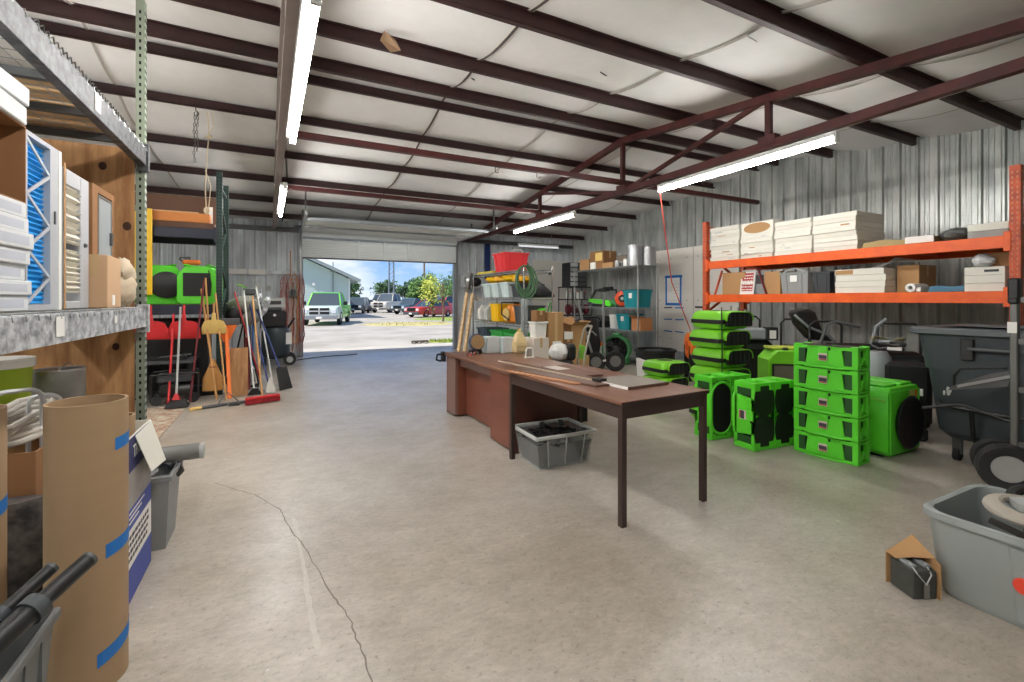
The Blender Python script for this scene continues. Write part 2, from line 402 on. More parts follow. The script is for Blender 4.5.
# steel: purlins, trusses, struts, girts
PLAB = ['first','second','third','fourth','fifth','sixth','seventh','eighth','ninth','tenth','eleventh','twelfth']
for i, y in enumerate(PUR):
    if y < 1: continue
    zt = roof(y)-.012; mb = MB()
    s_ = 1 if y < RIDGE else -1
    mb.box(XL+.02, XR-.03, y-.006, y+.006, zt-.115, zt)
    mb.box(XL+.02, XR-.03, min(y, y+s_*.05), max(y, y+s_*.05), zt-.12, zt-.114)
    mb.box(XL+.02, XR-.03, min(y, y-s_*.05), max(y, y-s_*.05), zt-.004, zt)
    mb.box(XL+.02, XR-.03, y+s_*.046, y+s_*.05, zt-.12, zt-.10)
    struct(mb, 'roof_purlin', REDOXD, 'red-brown steel roof purlin, %s back from the doorway wall' % PLAB[len(PUR)-1-i], 'purlin')
def truss(xa, xb, name, label, zb=3.13, m=REDOX):
    X = lambda y: xa + (xb-xa)*(y-YN)/(YF-YN)
    zt = lambda y: roof(y)-.18
    y0, y1 = YN+.05, YF-.05
    mb = MB(); P = lambda y, z: (X(y), y, z)
    mb.bar(P(y0,zt(y0)), P(RIDGE,zt(RIDGE)), .08, .09); mb.bar(P(RIDGE,zt(RIDGE)), P(y1,zt(y1)), .08, .09)
    mb.bar(P(y0,zb), P(y1,zb), .08, .09)
    for y in (3.28, RIDGE, 8.35): mb.bar(P(y,zb), P(y,zt(y)), .06, .06)
    for (a, c) in ((3.3,RIDGE-.05),(8.33,RIDGE+.05)): mb.bar(P(a,zt(a)), P(c,zb), .05, .05, up=(1,0,0))
    for y in (3.28, RIDGE, 8.35): mb.box(X(y)-.05, X(y)+.05, y-.1, y+.1, zb-.005, zb+.1)
    return struct(mb, name, m, label, 'truss')
truss(4.87, 4.87, 'roof_truss', 'red-brown steel roof truss with triangular webs above the table')
XA = lambda y: .17 - .022*(y+1)
mbt = truss(.155, -.145, 'roof_truss', 'pale steel roof truss carrying the left row of strip lights', 3.16, mat('pale_truss_steel', (150, 138, 134), .5, .1, .15))
for y, lab in ((5.66,'red-brown horizontal strut joining the trusses under the ridge'), (8.36,'red-brown horizontal strut joining the trusses nearer the doorway')):
    mb = MB(); mb.box(.0, 8.08 if y < 7 else 4.85, y-.035, y+.035, 3.215, 3.285)
    struct(mb, 'steel_strut', REDOX, lab, 'strut')
for y, x in ((5.66, 2.6), (5.66, 3.25)):
    mb = MB(); mb.tube([(0,0,0),(0,0,-.06)]+arc((.025,0,-.06),.025,180,360,6), .006, 6)
    one(mb, 'hanging_hook', DSTEEL, 'small steel hook under the ridge strut, %s the middle ceiling seam' % ('just right of' if x < 3 else 'well right of'), 'hook', (x, y, 3.215))
mb = MB(); mb.box(-1.2, .36, YF-.10, YF-.03, 2.02, 2.10); struct(mb, 'wall_girt', GALVD, 'horizontal steel girt on the wall left of the doorway', 'girt')
mb = MB(); mb.box(-3.9, .40, YF-.14, YF-.03, 3.06, 3.16); struct(mb, 'wall_girt', DSTEEL, 'dark eave girt above the wall left of the doorway', 'girt')
mb = MB(); mb.box(4.5, 8.45, YF-.14, YF-.03, 3.06, 3.16); struct(mb, 'wall_girt', DSTEEL, 'dark eave girt above the wall right of the doorway', 'girt')
for i, x in enumerate((-.98, -.58)):
    one(MB().box(0,.36,-.004,0,0,.13), 'wall_sign', LABEL, 'blank white plate on the girt, %s of the two' % ('left' if i == 0 else 'right'), 'sign', (x-.1, YF-.102, 2.0))
# door: frame, curtain of sections, tracks
d = MB().box(0,.001,0,.001,0,.001)
door = bpy.data.objects.new('door_1', None); COL.objects.link(door)
tag(door, 'white sectional overhead door raised open under the ceiling', 'door', kind='structure')
DOORW = mat('door_white_steel', (240, 244, 244), .5, 0, .06, 2)
DOORS = mat('door_strut_steel', (148, 154, 158), .4, .5, .1)
def section(y0, z0, y1, z1, nm):
    mb = MB(); p0 = Vector((0,y0,z0)); p1 = Vector((0,y1,z1)); dd = (p1-p0); n = Vector((0,-dd.z,dd.y)).normalized()
    if abs(dd.z) > abs(dd.y): n = Vector((0,-1,0))
    else: n = Vector((0,0,-1))
    def Q(x, t, o): q = p0 + dd*t + n*o; return (x, q.y, q.z)
    x0, x1 = DX0-.03, DX1+.03
    ts = [(0,0),(.06,.012),(.94,.012),(1,0)]
    for (ta, oa), (tb, ob) in zip(ts, ts[1:]): mb.quad(Q(x0,ta,oa), Q(x1,ta,oa), Q(x1,tb,ob), Q(x0,tb,ob))
    mb.quad(Q(x0,0,-.03), Q(x1,0,-.03), Q(x1,1,-.03), Q(x0,1,-.03))
    for k in range(9):
        t = .14 + k*.09
        mb._add([Q(x0,t,.012), Q(x1,t,.012), Q(x1,t+.03,.022), Q(x0,t+.03,.022), Q(x0,t+.04,.012), Q(x1,t+.04,.012)], [(0,1,2,3),(3,2,5,4)])
    return mb.build(nm, DOORW, door)
section(12.33, 2.44, 12.33, 2.90, 'door_section')
section(12.33, 2.905, 12.18, 3.055, 'door_section')
YS = [12.18, 11.64, 11.1, 10.56, 10.02]
for a, c in zip(YS, YS[1:]): section(a, 3.06, c-.0 if False else c+.004, 3.06, 'door_section')
mb = MB()
mb.bar((DX0-.02,12.29,2.93),(DX1+.02,12.29,2.93),.05,.05)
mb.build('door_strut', DOORS, door)
MB().bar((DX0-.02,10.02,3.03),(DX1+.02,10.02,3.03),.05,.06).build('door_strut', DOORS, door)
MB().bar((DX0-.02,11.1,3.03),(DX1+.02,11.1,3.03),.04,.04).build('door_strut', DOORS, door)
for x in (DX0+1.3, DX0+1.95, DX0+2.6): MB().box(x-.03,x+.03,12.28,12.32,2.45,2.92).build('door_stile', DOORW, door)
MB().box(DX0-.02,DX1+.02,12.30,12.36,2.42,2.45).build('bottom_seal', DGREY, door)
for x, s_ in ((DX0-.06,1), (DX1+.06,-1)):
    pts = [(x,12.40,0),(x,12.40,2.6)] + [(x, 12.40-.4+.4*cos(t), 2.66+.4*sin(t)) for t in [i*pi/16 for i in range(9)]] + [(x,9.6,3.06)]
    mb = MB()
    for a, c in zip(pts, pts[1:]): mb.bar(a, c, .05, .04, up=(1,0,0))
    mb.build('door_track', STEEL, door)
    mb = MB(); mb.bar((x,9.8,3.06),(x,9.8,roof(9.8)-.05),.03,.03); mb.bar((x,11.2,3.06),(x,11.2,roof(11.2)-.05),.03,.03); mb.build('track_hanger', DSTEEL, door)
MB().cyl((DX0-.2,12.3,3.2),(DX1+.2,12.3,3.2),.02,n=10).build('torsion_shaft', DSTEEL, door)
JMB = mat('jamb_steel', (150, 156, 162), .45, .4, .12)
for i, (x0, x1) in enumerate(((DX0-.10, DX0), (DX1, DX1+.12))):
    struct(MB().box(x0,x1,YF-.08,YF+.02,0,DZ), 'trim_%d' % (i+1), JMB, 'pale steel jamb %s the overhead door' % ('left of' if i == 0 else 'right of'), 'door jamb')
# ------------------------------------------------------------------ strip lights
def strip(name, loc, rotz, length, label, lampm=LAMP, joint=True, r=.030, wide=0):
    t = thing(name, label, 'light fixture', loc, rotz, 'LED strip lights')
    hs = MB().box((-.036-wide), .036, -length/2, length/2, .030, .075).build('housing', LAMPBODY if not wide else mat('fixture_grey', (158, 156, 154), .5, 0, .05), t, bv=.006)
    halves = ((-length/2+.01, -.010), (.010, length/2-.01)) if joint else ((-length/2+.01, length/2-.01),)
    for a, c in halves: MB().cyl((0,a,0), (0,c,0), r, n=18).build('diffuser', lampm, t)
    for y in (-length/2, length/2): MB().box(-r, r, y-.012, y+.012, -r, .075).build('end_cap', LAMPBODY, t)
    return t
ZL = 3.0
strip('strip_light', (.135, 3.88, ZL+.0), 1.4, 2.46, 'long glowing strip light overhead, nearest of the left row', r=.027, wide=.028)
strip('strip_light', (.02, 8.5, ZL+.0), 1.4, 2.44, 'glowing strip light at the doorway end of the left row', r=.027, wide=.028)
strip('strip_light', (4.87, 3.76, 2.98), 0, 2.36, 'long glowing strip light under the truss above the orange rack', LAMPR)
strip('strip_light', (4.87, 8.3, 2.98), 0, 2.44, 'glowing strip light under the truss above the red tote', LAMPR)
strip('strip_light', (6.67, 11.5, 2.94), 90, 1.32, 'short dim strip light crossing in front of the far wall', LAMPDIM, False, .022)
strip('strip_light', (.17, .6, ZL+.0), 1.4, 2.44, 'added fill strip light above the camera, unseen, in line with the left row', r=.027, wide=.07)  # unseen lamp added as fill from behind the view
strip('strip_light', (-2.6, 2.1, ZL), 0, 2.44, 'added fill strip light out of view above the left pallet rack, nearer one')  # lamp added out of frame to brighten the left ceiling
strip('strip_light', (-2.6, 5.0, ZL), 0, 2.44, 'added fill strip light out of view above the gap between the left racks')  # second added lamp out of frame, lights the left side
mb = MB()
for x, y, z in ((-2.6,1.3,3.09),(-2.6,2.9,3.09),(-2.6,4.2,3.09),(-2.6,5.8,3.09)): mb.cyl((x,y,z-.02),(x,y,roof(y)-.13),.006,n=6)
struct(mb, 'fill_light_rod', STEEL, 'thin rods carrying the added fill lights above the left rack', 'rod')  # rods belong to the added out-of-frame lamps
mb = MB()
for x, y, z in ((.12,2.9,3.09),(.12,4.9,3.09),(.0,7.5,3.09),(.0,9.5,3.09)): mb.bar((x,y,z-.02),(x,y,z+.05),.02)
for x, y in ((5.1,11.5),(5.8,11.5)): pass
struct(mb, 'fixture_bracket', STEEL, 'small brackets holding the left row of strip lights', 'bracket')
mb = MB()
mb.tube([(4.93,-.8,3.1),(4.93,4.9,3.1),(4.93,9.7,3.1)], .012, 8)
one(mb, 'conduit', LAMPBODY, 'thin white conduit running along the underside of the right truss', 'conduit')
mb = MB(); mb.cyl((6.25,11.5,3.0),(6.25,11.5,roof(11.5)-.07),.004,n=6); mb.cyl((7.1,11.5,3.0),(7.1,11.5,roof(11.5)-.07),.004,n=6)
one(mb, 'hanging_wire', STEEL, 'pair of wires holding up the short dim strip light', 'wire')
# ------------------------------------------------------------------ left pallet rack (faces the aisle, along Y)
def upright_post(h, m, hole=True, w=.076, d=.07, one_row=False):
    mb = MB(); mb.box(-w/2, w/2, -d/2, d/2, 0, h)
    if hole:
        z = .06
        while z < h-.04:
            for x in (-.017, .017): mb.box(x-.006, x+.006, -d/2-.0015, -d/2+.01, z-.011, z+.011, 1)
            for y in ((0,) if one_row else (-.016, .016)): mb.box(w/2-.01, w/2+.0015, y-.006, y+.006, z-.011, z+.011, 1); mb.box(-w/2-.0015, -w/2+.01, y-.006, y+.006, z-.011, z+.011, 1)
            z += .0508
    mb.box(-.06,.06,-.05,.05,0,.008)
    return mb
def rack(name, label, mats, length, depth, h, beams, post_w=.076, deck=None, beam_h=.13, holes=True, lace_top=9, post_d=.07, one_row=False):
    # local frame: x along the beams, y depth (0 = aisle face), z up
    pm, bm_, dm = mats
    t = thing(name, label, 'pallet rack')
    for i, x in enumerate((-post_w/2, length+post_w/2)):
        for y in (.04, depth-.04):
            mb = MB(); mb.at((x, y, 0)); q = upright_post(h, pm, holes, post_w, post_d, one_row)
            mb._add(q.v, q.f, 0); mb.m[-len(q.m):] = q.m
            mb.build('upright_post', [pm, HOLE], t)
        mb = MB(); z = .25; k = 0
        while z < min(h, lace_top)-.5:
            a, c = (.06, depth-.06) if k % 2 == 0 else (depth-.06, .06)
            mb.bar((x, a, z), (x, c, z+.45), .03, .03); z += .45; k += 1
        mb.bar((x,.06,.15),(x,depth-.06,.15),.03); (mb.bar((x,.06,h-.2),(x,depth-.06,h-.2),.03) if lace_top > h else None)
        mb.build('lacing', pm, t)
    for z in beams:
        for y0, y1 in ((0.0,.05), (depth-.05, depth)):
            mb = MB(); mb.box(0.002, length-.002, y0, y1, z-beam_h, z); mb.box(.002, length-.002, y0+.018 if y0 == 0 else y0, y1 if y0 == 0 else y1-.018, z, z+.004) 
            for x in (-.012, length-.028): mb.box(x, x+.04, y0-.012 if y0 == 0 else y0, y1 if y0 == 0 else y1+.012, z-beam_h-.04, z+.03)
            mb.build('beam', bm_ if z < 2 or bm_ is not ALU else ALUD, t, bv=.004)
        if deck == 'wire':
            mb = MB(); n = int(length/.10)
            for i in range(n+1):
                x = .03 + (length-.06)*i/n
                mb.tube([(x, -.004, z-.02), (x, .0, z+.008), (x, depth, z+.008)], .0028, 4)
            for j in range(11):
                y = .02+(depth-.04)*j/10; mb.tube([(0.01,y,z+.011),(length-.01,y,z+.011)], .0028, 4)
            mb.build('wire_deck', STEEL, t)
            mb = MB()
            for i in range(6):
                x = .2+(length-.4)*i/5; mb.box(x-.02,x+.02,.05,depth-.05,z-.035,z+.002)
            mb.build('deck_channel', DGREY, t)
        elif deck == 'board':
            MB().box(.0, length, .045, depth-.045, z-.02, z).build('deck_board', PLY, t)
    return t
XF = -.838
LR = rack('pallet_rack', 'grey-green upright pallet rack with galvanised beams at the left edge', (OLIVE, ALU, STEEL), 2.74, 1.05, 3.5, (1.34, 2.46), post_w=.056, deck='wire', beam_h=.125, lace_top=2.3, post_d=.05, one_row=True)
LR.location = (XF, 1.285, 0); LR.rotation_euler = (0,0,R(90))     # x-> +Y, y-> -X
for q in ((1.27,1.35,1.245,1.33),(2.02,2.06,1.27,1.31),(1.72,1.80,2.36,2.45)): MB().box(q[0],q[1],-.004,-.002,q[2],q[3]).build('load_label', LABEL, LR)
# plywood across the rack end
pw = one(MB().box(-.962,-.072,-.0615,-.0505,0,2.45), 'plywood_sheet', PLY, 'knotty plywood sheet closing the far end of the left rack', 'plywood', (XF-.0, 4.086, .0))
for kx, kz, kr in ((-1.08,2.31,.022),(-.95,1.91,.024),(-1.01,1.08,.020),(-1.5,1.75,.02)):
    mb = MB(); mb.prism([(kx-XF+kr*cos(a), kz+kr*1.25*sin(a)) for a in [2*pi*i/14 for i in range(14)]], -.0640, -.061, "xz"); mb.build("wood_knot", mat('knot_brown',(62,36,22),.8,0,.3,30), pw)
def zdeck(z): return z+.0145
# things on the shelf (deck top 1.354)
ZD = zdeck(1.34)
WB = [(.064, 0), (.06, .03), (.064, -.02), (.062, .02), (.066, .05), (.062, .0), (.064, -.03)]
z = ZD; M_WB = mat('white_carton', (216, 218, 220), .7, 0, .04)
for i, (h, dx) in enumerate(WB):
    t = thing('filter_carton', 'white flat filter carton in the stack at the left edge, %s' % nth(len(WB)-1-i), 'carton', (-.99+dx*.3, 2.335, z), random.uniform(-2,2), 'white cartons stacked at the left edge')
    MB().box(-.38,.06,-.24,.24,0,h-.001).build('carton_body', M_WB, t, bv=.004)
    MB().box(.0602,.0612,-.15,.2,.014,h-.016).build('printed_label', mat('pale_blue_label', (190,194,204), .7), t)
    z += h
def open_carton(name, label, w, d, h, loc, rotz, m=CARD, group=None, flaps=((1,40),), cat='cardboard box', th=.006, base=True):
    t = thing(name, label, cat, loc, rotz, group)
    mb = MB(); mb.box(-w/2,w/2,-d/2,-d/2+th,0,h); mb.box(-w/2,w/2,d/2-th,d/2,0,h); mb.box(-w/2,-w/2+th,-d/2+th,d/2-th,0,h); mb.box(w/2-th,w/2,-d/2+th,d/2-th,0,h); mb.box(-w/2+th,w/2-th,-d/2+th,d/2-th,0,th)
    mb.build('carton_body', m, t)
    for side, ang in flaps:       # 0:+x 1:-x 2:+y 3:-y ; ang = swing outward from vertical
        a = R(ang); L_ = min(w, d)*.48; mb = MB()
        o, v = sin(a)*L_, cos(a)*L_
        if side in (0,1):
            s_ = 1 if side == 0 else -1; x = s_*w/2
            mb._add([(x,-d/2,h),(x,d/2,h),(x+s_*o,d/2,h+v),(x+s_*o,-d/2,h+v),(x-s_*.005,-d/2,h),(x-s_*.005,d/2,h),(x+s_*o-s_*.005,d/2,h+v),(x+s_*o-s_*.005,-d/2,h+v)], [(0,1,2,3),(7,6,5,4),(0,4,5,1),(1,5,6,2),(2,6,7,3),(3,7,4,0)])
        else:
            s_ = 1 if side == 2 else -1; y = s_*d/2
            mb._add([(-w/2,y,h),(w/2,y,h),(w/2,y+s_*o,h+v),(-w/2,y+s_*o,h+v),(-w/2,y-s_*.005,h),(w/2,y-s_*.005,h),(w/2,y+s_*o-s_*.005,h+v),(-w/2,y+s_*o-s_*.005,h+v)], [(0,1,2,3),(7,6,5,4),(0,4,5,1),(1,5,6,2),(2,6,7,3),(3,7,4,0)])
        mb.build('flap', m, t)
    return t
def carton(name, label, w, d, h, loc, rotz=0, m=CARD, group=None, tape=True, lab=None, cat='cardboard box'):
    t = thing(name, label, cat, loc, rotz, group)
    MB().box(-w/2,w/2,-d/2,d/2,0,h).build('carton_body', m, t, bv=min(.004, h*.1))
    if tape: 
        mb = MB(); mb.box(-.02,.02,-d/2-.001,d/2+.001,h*.6,h+.001); mb.build('packing_tape', mat('packing_tape', (196,164,120), .35, 0, .05), t)
    if lab:                       # (face, u0,u1,v0,v1) fractions
        for (fc,u0,u1,v0,v1,mm) in lab:
            if fc == '-x': b = MB().box(-w/2-.002,-w/2-.0005,-d/2+d*u0,-d/2+d*u1,h*v0,h*v1)
            elif fc == '+x': b = MB().box(w/2+.0005,w/2+.002,-d/2+d*u0,-d/2+d*u1,h*v0,h*v1)
            else: b = MB().box(-w/2+w*u0,-w/2+w*u1,-d/2-.002,-d/2-.0005,h*v0,h*v1)
            b.build('label_sticker', mm, t)
    return t
ztop = z
oc = open_carton('cardboard_box', 'cardboard box lying open side out on the white cartons at the left edge', .32, .52, .44, (-1.385, 2.345, ztop+.161), 0, CARDD, flaps=()); oc.rotation_euler = (0, R(90), 0)
for i in range(2):
    t = thing('filter_carton', 'white carton atop the sideways open box at the left edge, %s' % ('upper one' if i else 'lower one'), 'carton', (-1.17, 2.345, ztop+.322+i*.075), 1.5-3*i, 'white cartons on the dark box')
    MB().box(-.26,.24,-.24,.24,0,.074).build('carton_body', M_WB, t, bv=.004)
# blue V-bank filter
t = thing('blue_air_filter', 'tall grey-framed air filter with blue pleats showing between diagonals', 'air filter', (-.95, 2.79, ZD))
FG = mat('filter_grey_frame', (182, 184, 188), .5, .1, .05)
mb = MB(); H_ = .76; wy = .17
mb.box(-.3,0,-wy,-wy+.012,0,H_); mb.box(-.3,0,.055,wy,0,H_); mb.box(-.3,0,-wy+.012,.055,0,.025); mb.box(-.3,0,-wy+.012,.055,H_-.02,H_)
n = 6; zs = [.03+(H_-.06)*k/n for k in range(n+1)]
for k in range(n):
    a = (-.004, -wy+.012 if k % 2 == 0 else .06, zs[k]); c = (-.004, .06 if k % 2 == 0 else -wy+.012, zs[k+1]); mb.bar(a, c, .014, .006, up=(1,0,0))
mb.build('filter_frame', FG, t)
MB().box(-.002,.002,.14,wy+.002,-.0,H_).build('edge_strip', WHITE, t)
mb = MB(); pts = []
for k in range(61):
    zz = .03+(H_-.06)*k/60; pts.append((-.02-.012*(k%2), zz))
for (a, za), (c, zc) in zip(pts, pts[1:]): mb.quad((a,-wy+.012,za),(a,.056,za),(c,.056,zc),(c,-wy+.012,zc))
mb.build('pleated_media', BLUEF, t)
mb = MB(); mb.box(.001,.006,.09,.10,.40,.46); mb.build('pull_tab', DGREY, t)
# white pleated filter
t = thing('pleated_air_filter', 'grey-framed air filter with white wavy pleats beside the blue one', 'air filter', (-.95, 3.155, ZD))
mb = MB(); H_ = .70; wy = .165
mb.box(-.3,0,-wy,-wy+.03,0,H_); mb.box(-.3,0,.05,wy,0,H_); mb.box(-.3,0,-wy+.03,.05,0,.04); mb.box(-.3,0,-wy+.03,.05,H_-.08,H_)
mb.build('filter_frame', FG, t, bv=.004)
mb = MB(); mb.box(.0,.002,-wy,-wy+.02,0,H_+.02); mb.build('edge_strip', CARD, t)
for (za, zb) in ((.08,.30),(.33,.62)):
    mb = MB(); K = 24; P_ = [(-.01+.016*sin(k*pi*.75), za+(zb-za)*k/K) for k in range(K+1)]
    for (a, z0), (c, z1) in zip(P_, P_[1:]): mb.quad((a,-wy+.03,z0),(a,.05,z0),(c,.05,z1),(c,-wy+.03,z1))
    mb.build('pleated_media', mat('filter_media', (232,228,216), .9, 0, .05), t)
MB().ball((.002,.1,.34),.012).build('latch', DGREY, t)
# brown box with grey panel
t = open_carton('cardboard_box', 'tall open cardboard box holding a grey sheet-metal panel', .40, .40, .74, (-1.21, 3.735, ZD), 0, CARDD, flaps=((1,60),))
MB().box(.2005,.214,-.2,-.105,0,.74).build('front_strip', CARDD, t); MB().box(.2005,.214,.155,.2,0,.74).build('front_strip', CARDD, t); MB().box(.2005,.214,-.105,.155,.70,.74).build('front_strip', CARDD, t)
t = thing('sheet_metal', 'grey metal panel with a latch standing in the tall cardboard box', 'panel', (-1.0085, 3.76, ZD+.02))
MB().box(-.0,.012,-.13,.12,.0,.67).build('panel_face', mat('panel_grey', (176,184,188), .4, .3, .05), t, bv=.004)
MB().box(.012,.026,.08,.105,.38,.46).build('latch', DGREY, t)
mb = MB(); mb.box(.0,.016,-.135,-.12,0,.67); mb.box(.0,.016,.105,.12,0,.67); mb.box(0,.016,-.12,.105,.655,.67); mb.build('panel_edge', STEEL, t)
carton('cardboard_box', 'small closed cardboard box at the front edge of the left shelf', .12, .33, .30, (-.945, 3.50, ZD), 4, mat('pale_cardboard', (200,164,128), .85, 0, .08), lab=[('+x',.3,.5,.05,.25,LABEL)])
mb = MB(); random.seed(3)
mb.ball((0,0,.12),.085,.115,.12,20,12,jit=.17); mb.ball((.01,-.02,.22),.065,.09,.09,16,10,jit=.2)
one(mb, 'crumpled_paper_bag', mat('kraft_crumple', (196,180,156), .85, 0, .15, 12, .8, 14), 'crumpled beige paper bag beside the small box on the left shelf', 'paper bag', (-.93, 3.80, ZD+.002))
# planks on the top deck
ZT = zdeck(2.46)
for i in range(5):
    y = 3.08+.175*i
    one(MB().box(-.55,.55,-.07,.07,0,.03), 'plank', PINE, 'wooden plank on the top level of the left rack, number %s from the near end' % ['one','two','three','four','five','six','seven'][i], 'plank', (-1.53, y, ZT+.001), random.uniform(-1.5,1.5), 'planks on top of the left rack', bv=.003)
one(MB().box(-.5,.5,-.10,.10,0,.09), 'timber_block', PINE, 'thick timber lying on the planks of the left rack', 'timber', (-1.58, 3.5, ZT+.032), 2, bv=.004)
# chain of wire hooks along the top beam
t = thing('wire_chain', 'thin twisted wire lying along the upper left rack beam', 'wire', (XF-.012, 2.4, 2.466))
mb = MB()
for k in range(26):
    y = k*.045; mb.tube([(0,y,.008),(.006,y+.02,.026),(0,y+.05,.008)], .003, 5)
mb.build('wire_loops', DSTEEL, t)
# below the shelf
t = thing('wooden_crate', 'low wooden crate under the left shelf', 'crate', (-1.32, 3.66, 0))
mb = MB()
for k in range(5): mb.box(-.34,.34,-.26,-.245,.03+k*.128,.13+k*.128); mb.box(.325,.34,-.26,.26,.03+k*.128,.13+k*.128)
mb.build('side_slats', PLY, t); MB().box(-.34,.34,-.24,.26,0,.64).build('crate_body', CARDD, t); MB().box(-.35,.35,-.27,.27,.64,.66).build('crate_lid', PLY, t)
def pail(label, loc, r0, r1, h, m, rim=None, handle=True, name='plastic_bucket', cat='bucket', lidm=None, group=None):
    t = thing(name, label, cat, loc, 0, group)
    MB().lathe([(r0-.002,.0),(r0,.004),(r1,h),(r1-.006,h),(r0-.006,.01)], 24).build('bucket_body', m, t)
    MB().lathe([(r1-.004,h-.05),(r1+.008,h-.05),(r1+.008,h-.02),(r1+.004,h-.02),(r1+.008,h-.015),(r1+.008,h),(r1-.004,h)], 24).build('rim', rim or m, t)
    if lidm: MB().lathe([(0,h+.012),(r1-.01,h+.012),(r1+.011,h+.006),(r1+.011,h-.012)], 24).build('lid', lidm, t)
    if handle: MB().tube(arc((0,0,h-.04), r1+.012, 180, 360, 12, 'yz') if False else [(0, (r1+.012)*cos(a), h-.045-(r1*.55)*sin(a)) for a in [pi*i/12 for i in range(13)]], .003, 6).build('handle', STEEL, t)
    return t
b = pail('green bucket with a white rim under the left shelf', (-1.38, 3.49, .661), .115, .14, .42, mat('olive_green_bucket', (150,176,34), .5), WHITE); b.rotation_euler = (0,0,R(200))
t = thing('paint_can', 'battered grey metal paint can under the left shelf', 'paint can', (-1.20, 3.72, .661))
MB().lathe([(.118,0),(.122,.004),(.122,.012),(.118,.02),(.118,.31),(.122,.315),(.120,.325),(.105,.322),(.105,.03)], 28).build('can_body', mat('scuffed_tin', (150,150,148), .4, .4, .25, 10), t)
MB().tube([(-.01,.124*cos(a),.28-.02*sin(a)+.0) for a in [pi*i/10 for i in range(11)]] if False else [(.0,-.122,.27),(.03,-.10,.33),(.04,0,.36),(.03,.10,.33),(0,.122,.27)], .003, 6).build('wire_handle', STEEL, t)
MB().lathe([(0,.316),(.1,.316),(.104,.318)], 24).build('can_lid', DSTEEL, t)
open_carton('cardboard_box', 'cardboard box full of white hose behind the big tube', .46, .46, .68, (-1.27, 3.24-.05, 0), 0, CARDD, flaps=())
MB_ = MB()
t = thing('hose_coil', 'coil of white hose stuffed in the cardboard box', 'hose', (-1.20, 3.20, .57))
mb = MB(); pts = []
for k in range(90):
    a = k*2*pi/18; pts.append((.15*cos(a)+.02*sin(k*1.7), .15*sin(a)+.015*cos(k), .15+.06*sin(a+.6)+k*.0013))
mb.tube(pts, .016, 8); mb.build('hose', mat('white_hose', (210,204,196), .5), t)
for j, (x, y, rz) in enumerate(((-1.09,3.06,25),(-1.06,3.26,15))):
    t = thing('towel_rail', 'bent white metal loop standing in the hose box, %s one' % ('taller' if j == 0 else 'shorter'), 'metal loop', (x-.05, y, .30), rz, 'white metal loops in the hose box')
    w = .085 if j == 0 else .06; h = .66 - j*.06
    pts = [(-w,0,0),(-w,0,h-.05)] + [(-w+.05-.05*cos(a),0,h-.05+.05*sin(a)) for a in [pi/8*i for i in range(1,5)]] + [(w-.05+.05*sin(a),0,h-.05+.05*cos(a)) for a in [pi/8*i for i in range(0,5)]] + [(w,0,0)]
    MB().tube(pts, .011, 10).build('rail', mat('satin_metal', (205,206,208), .35, .4), t)
# printed dark sack
mb = MB(); random.seed(5); rings = []
for k in range(9):
    zz = .49*k/8; s_ = 1-.1*abs(k-3)/3; rings.append([((.16*s_+random.uniform(-.008,.008))*(1 if abs(cos(a))>.5 else .9)*cos(a), .06*s_*sin(a)*1.1+random.uniform(-.006,.006), zz) for a in [2*pi*i/18 for i in range(18)]])
mb.loft(rings)
one(mb, 'plastic_sack', mat('dark_printed_sack', (44,43,46), .4, 0, .3, 10, .4, 18, rgb2=(110,106,104)), 'dark printed plastic sack standing between the cardboard tubes', 'sack', (-1.12, 2.87, 0), 5)
# big cardboard tubes
def tube_thing(label, loc, r, h, tapes, seed=0):
    t = thing('cardboard_tube', label, 'cardboard tube', loc)
    MB().lathe([(r-.009,0),(r,0),(r,h),(r-.009,h),(r-.009,0)], 56).build('tube_wall', TUBE, t)
    for (z0, a0, a1, sl, wd) in tapes:
        mb = MB(); n = 12
        for k in range(n):
            aa = R(a0+(a1-a0)*k/n); ab = R(a0+(a1-a0)*(k+1)/n); za = z0+sl*k/n; zb = z0+sl*(k+1)/n; q = r+.0012
            mb.quad((q*cos(aa),q*sin(aa),za),(q*cos(ab),q*sin(ab),zb),(q*cos(ab),q*sin(ab),zb+wd),(q*cos(aa),q*sin(aa),za+wd))
        mb.build('tape_strip', BLUETAPE, t)
    return t
tube_thing('big upright cardboard tube with three blue tape strips at the left', (-.637, 2.215, 0), .116, 1.03, ((.85,-35,35,.015,.045),(.47,-50,35,.03,.05),(.09,-62,35,.06,.05)))
tube_thing('cardboard tube with one blue tape strip cut off by the left edge', (-1.175, 2.655, 0), .145, .95, ((.50,-40,30,.03,.06),))
# blue and white printed carton
t = open_carton('printed_carton', 'tall blue and white printed carton with open flap behind the big tube', .20, .48, .76, (-.725, 2.83, 0), 0, CARDW, flaps=(), cat='carton')
x = .1012
def pan(nm, y0, y1, z0, z1, m, e=0): return MB().box(x+e, x+.0012+e, y0, y1, z0, z1).build(nm, m, t)
pan('navy_panel', -.238,.238,.60,.755,NAVYP); pan('photo_panel', -.238,.238,.43,.60,mat('grey_photo_print',(150,146,142),.6,0,.4,14)); pan('blue_band', -.238,.238,.335,.43,BLUEP)
pan('white_panel', -.238,.238,.16,.335,LABEL); pan('blue_base', -.238,.238,.002,.16,BLUEP); 
mb = MB(); random.seed(9)
for k in range(4):
    yy = -.19
    while yy < .15:
        w = random.uniform(.02,.05); mb.box(x+.001,x+.0022,yy,yy+w,.19+k*.033,.208+k*.033); yy += w+.012
mb.build('small_print', LABELD, t)
mb = MB()
for k in range(3): mb.box(x+.001,x+.0022,-.16,.10-.05*k,.405-k*.022,.413-k*.022)
mb.build('small_print', LABEL, t)
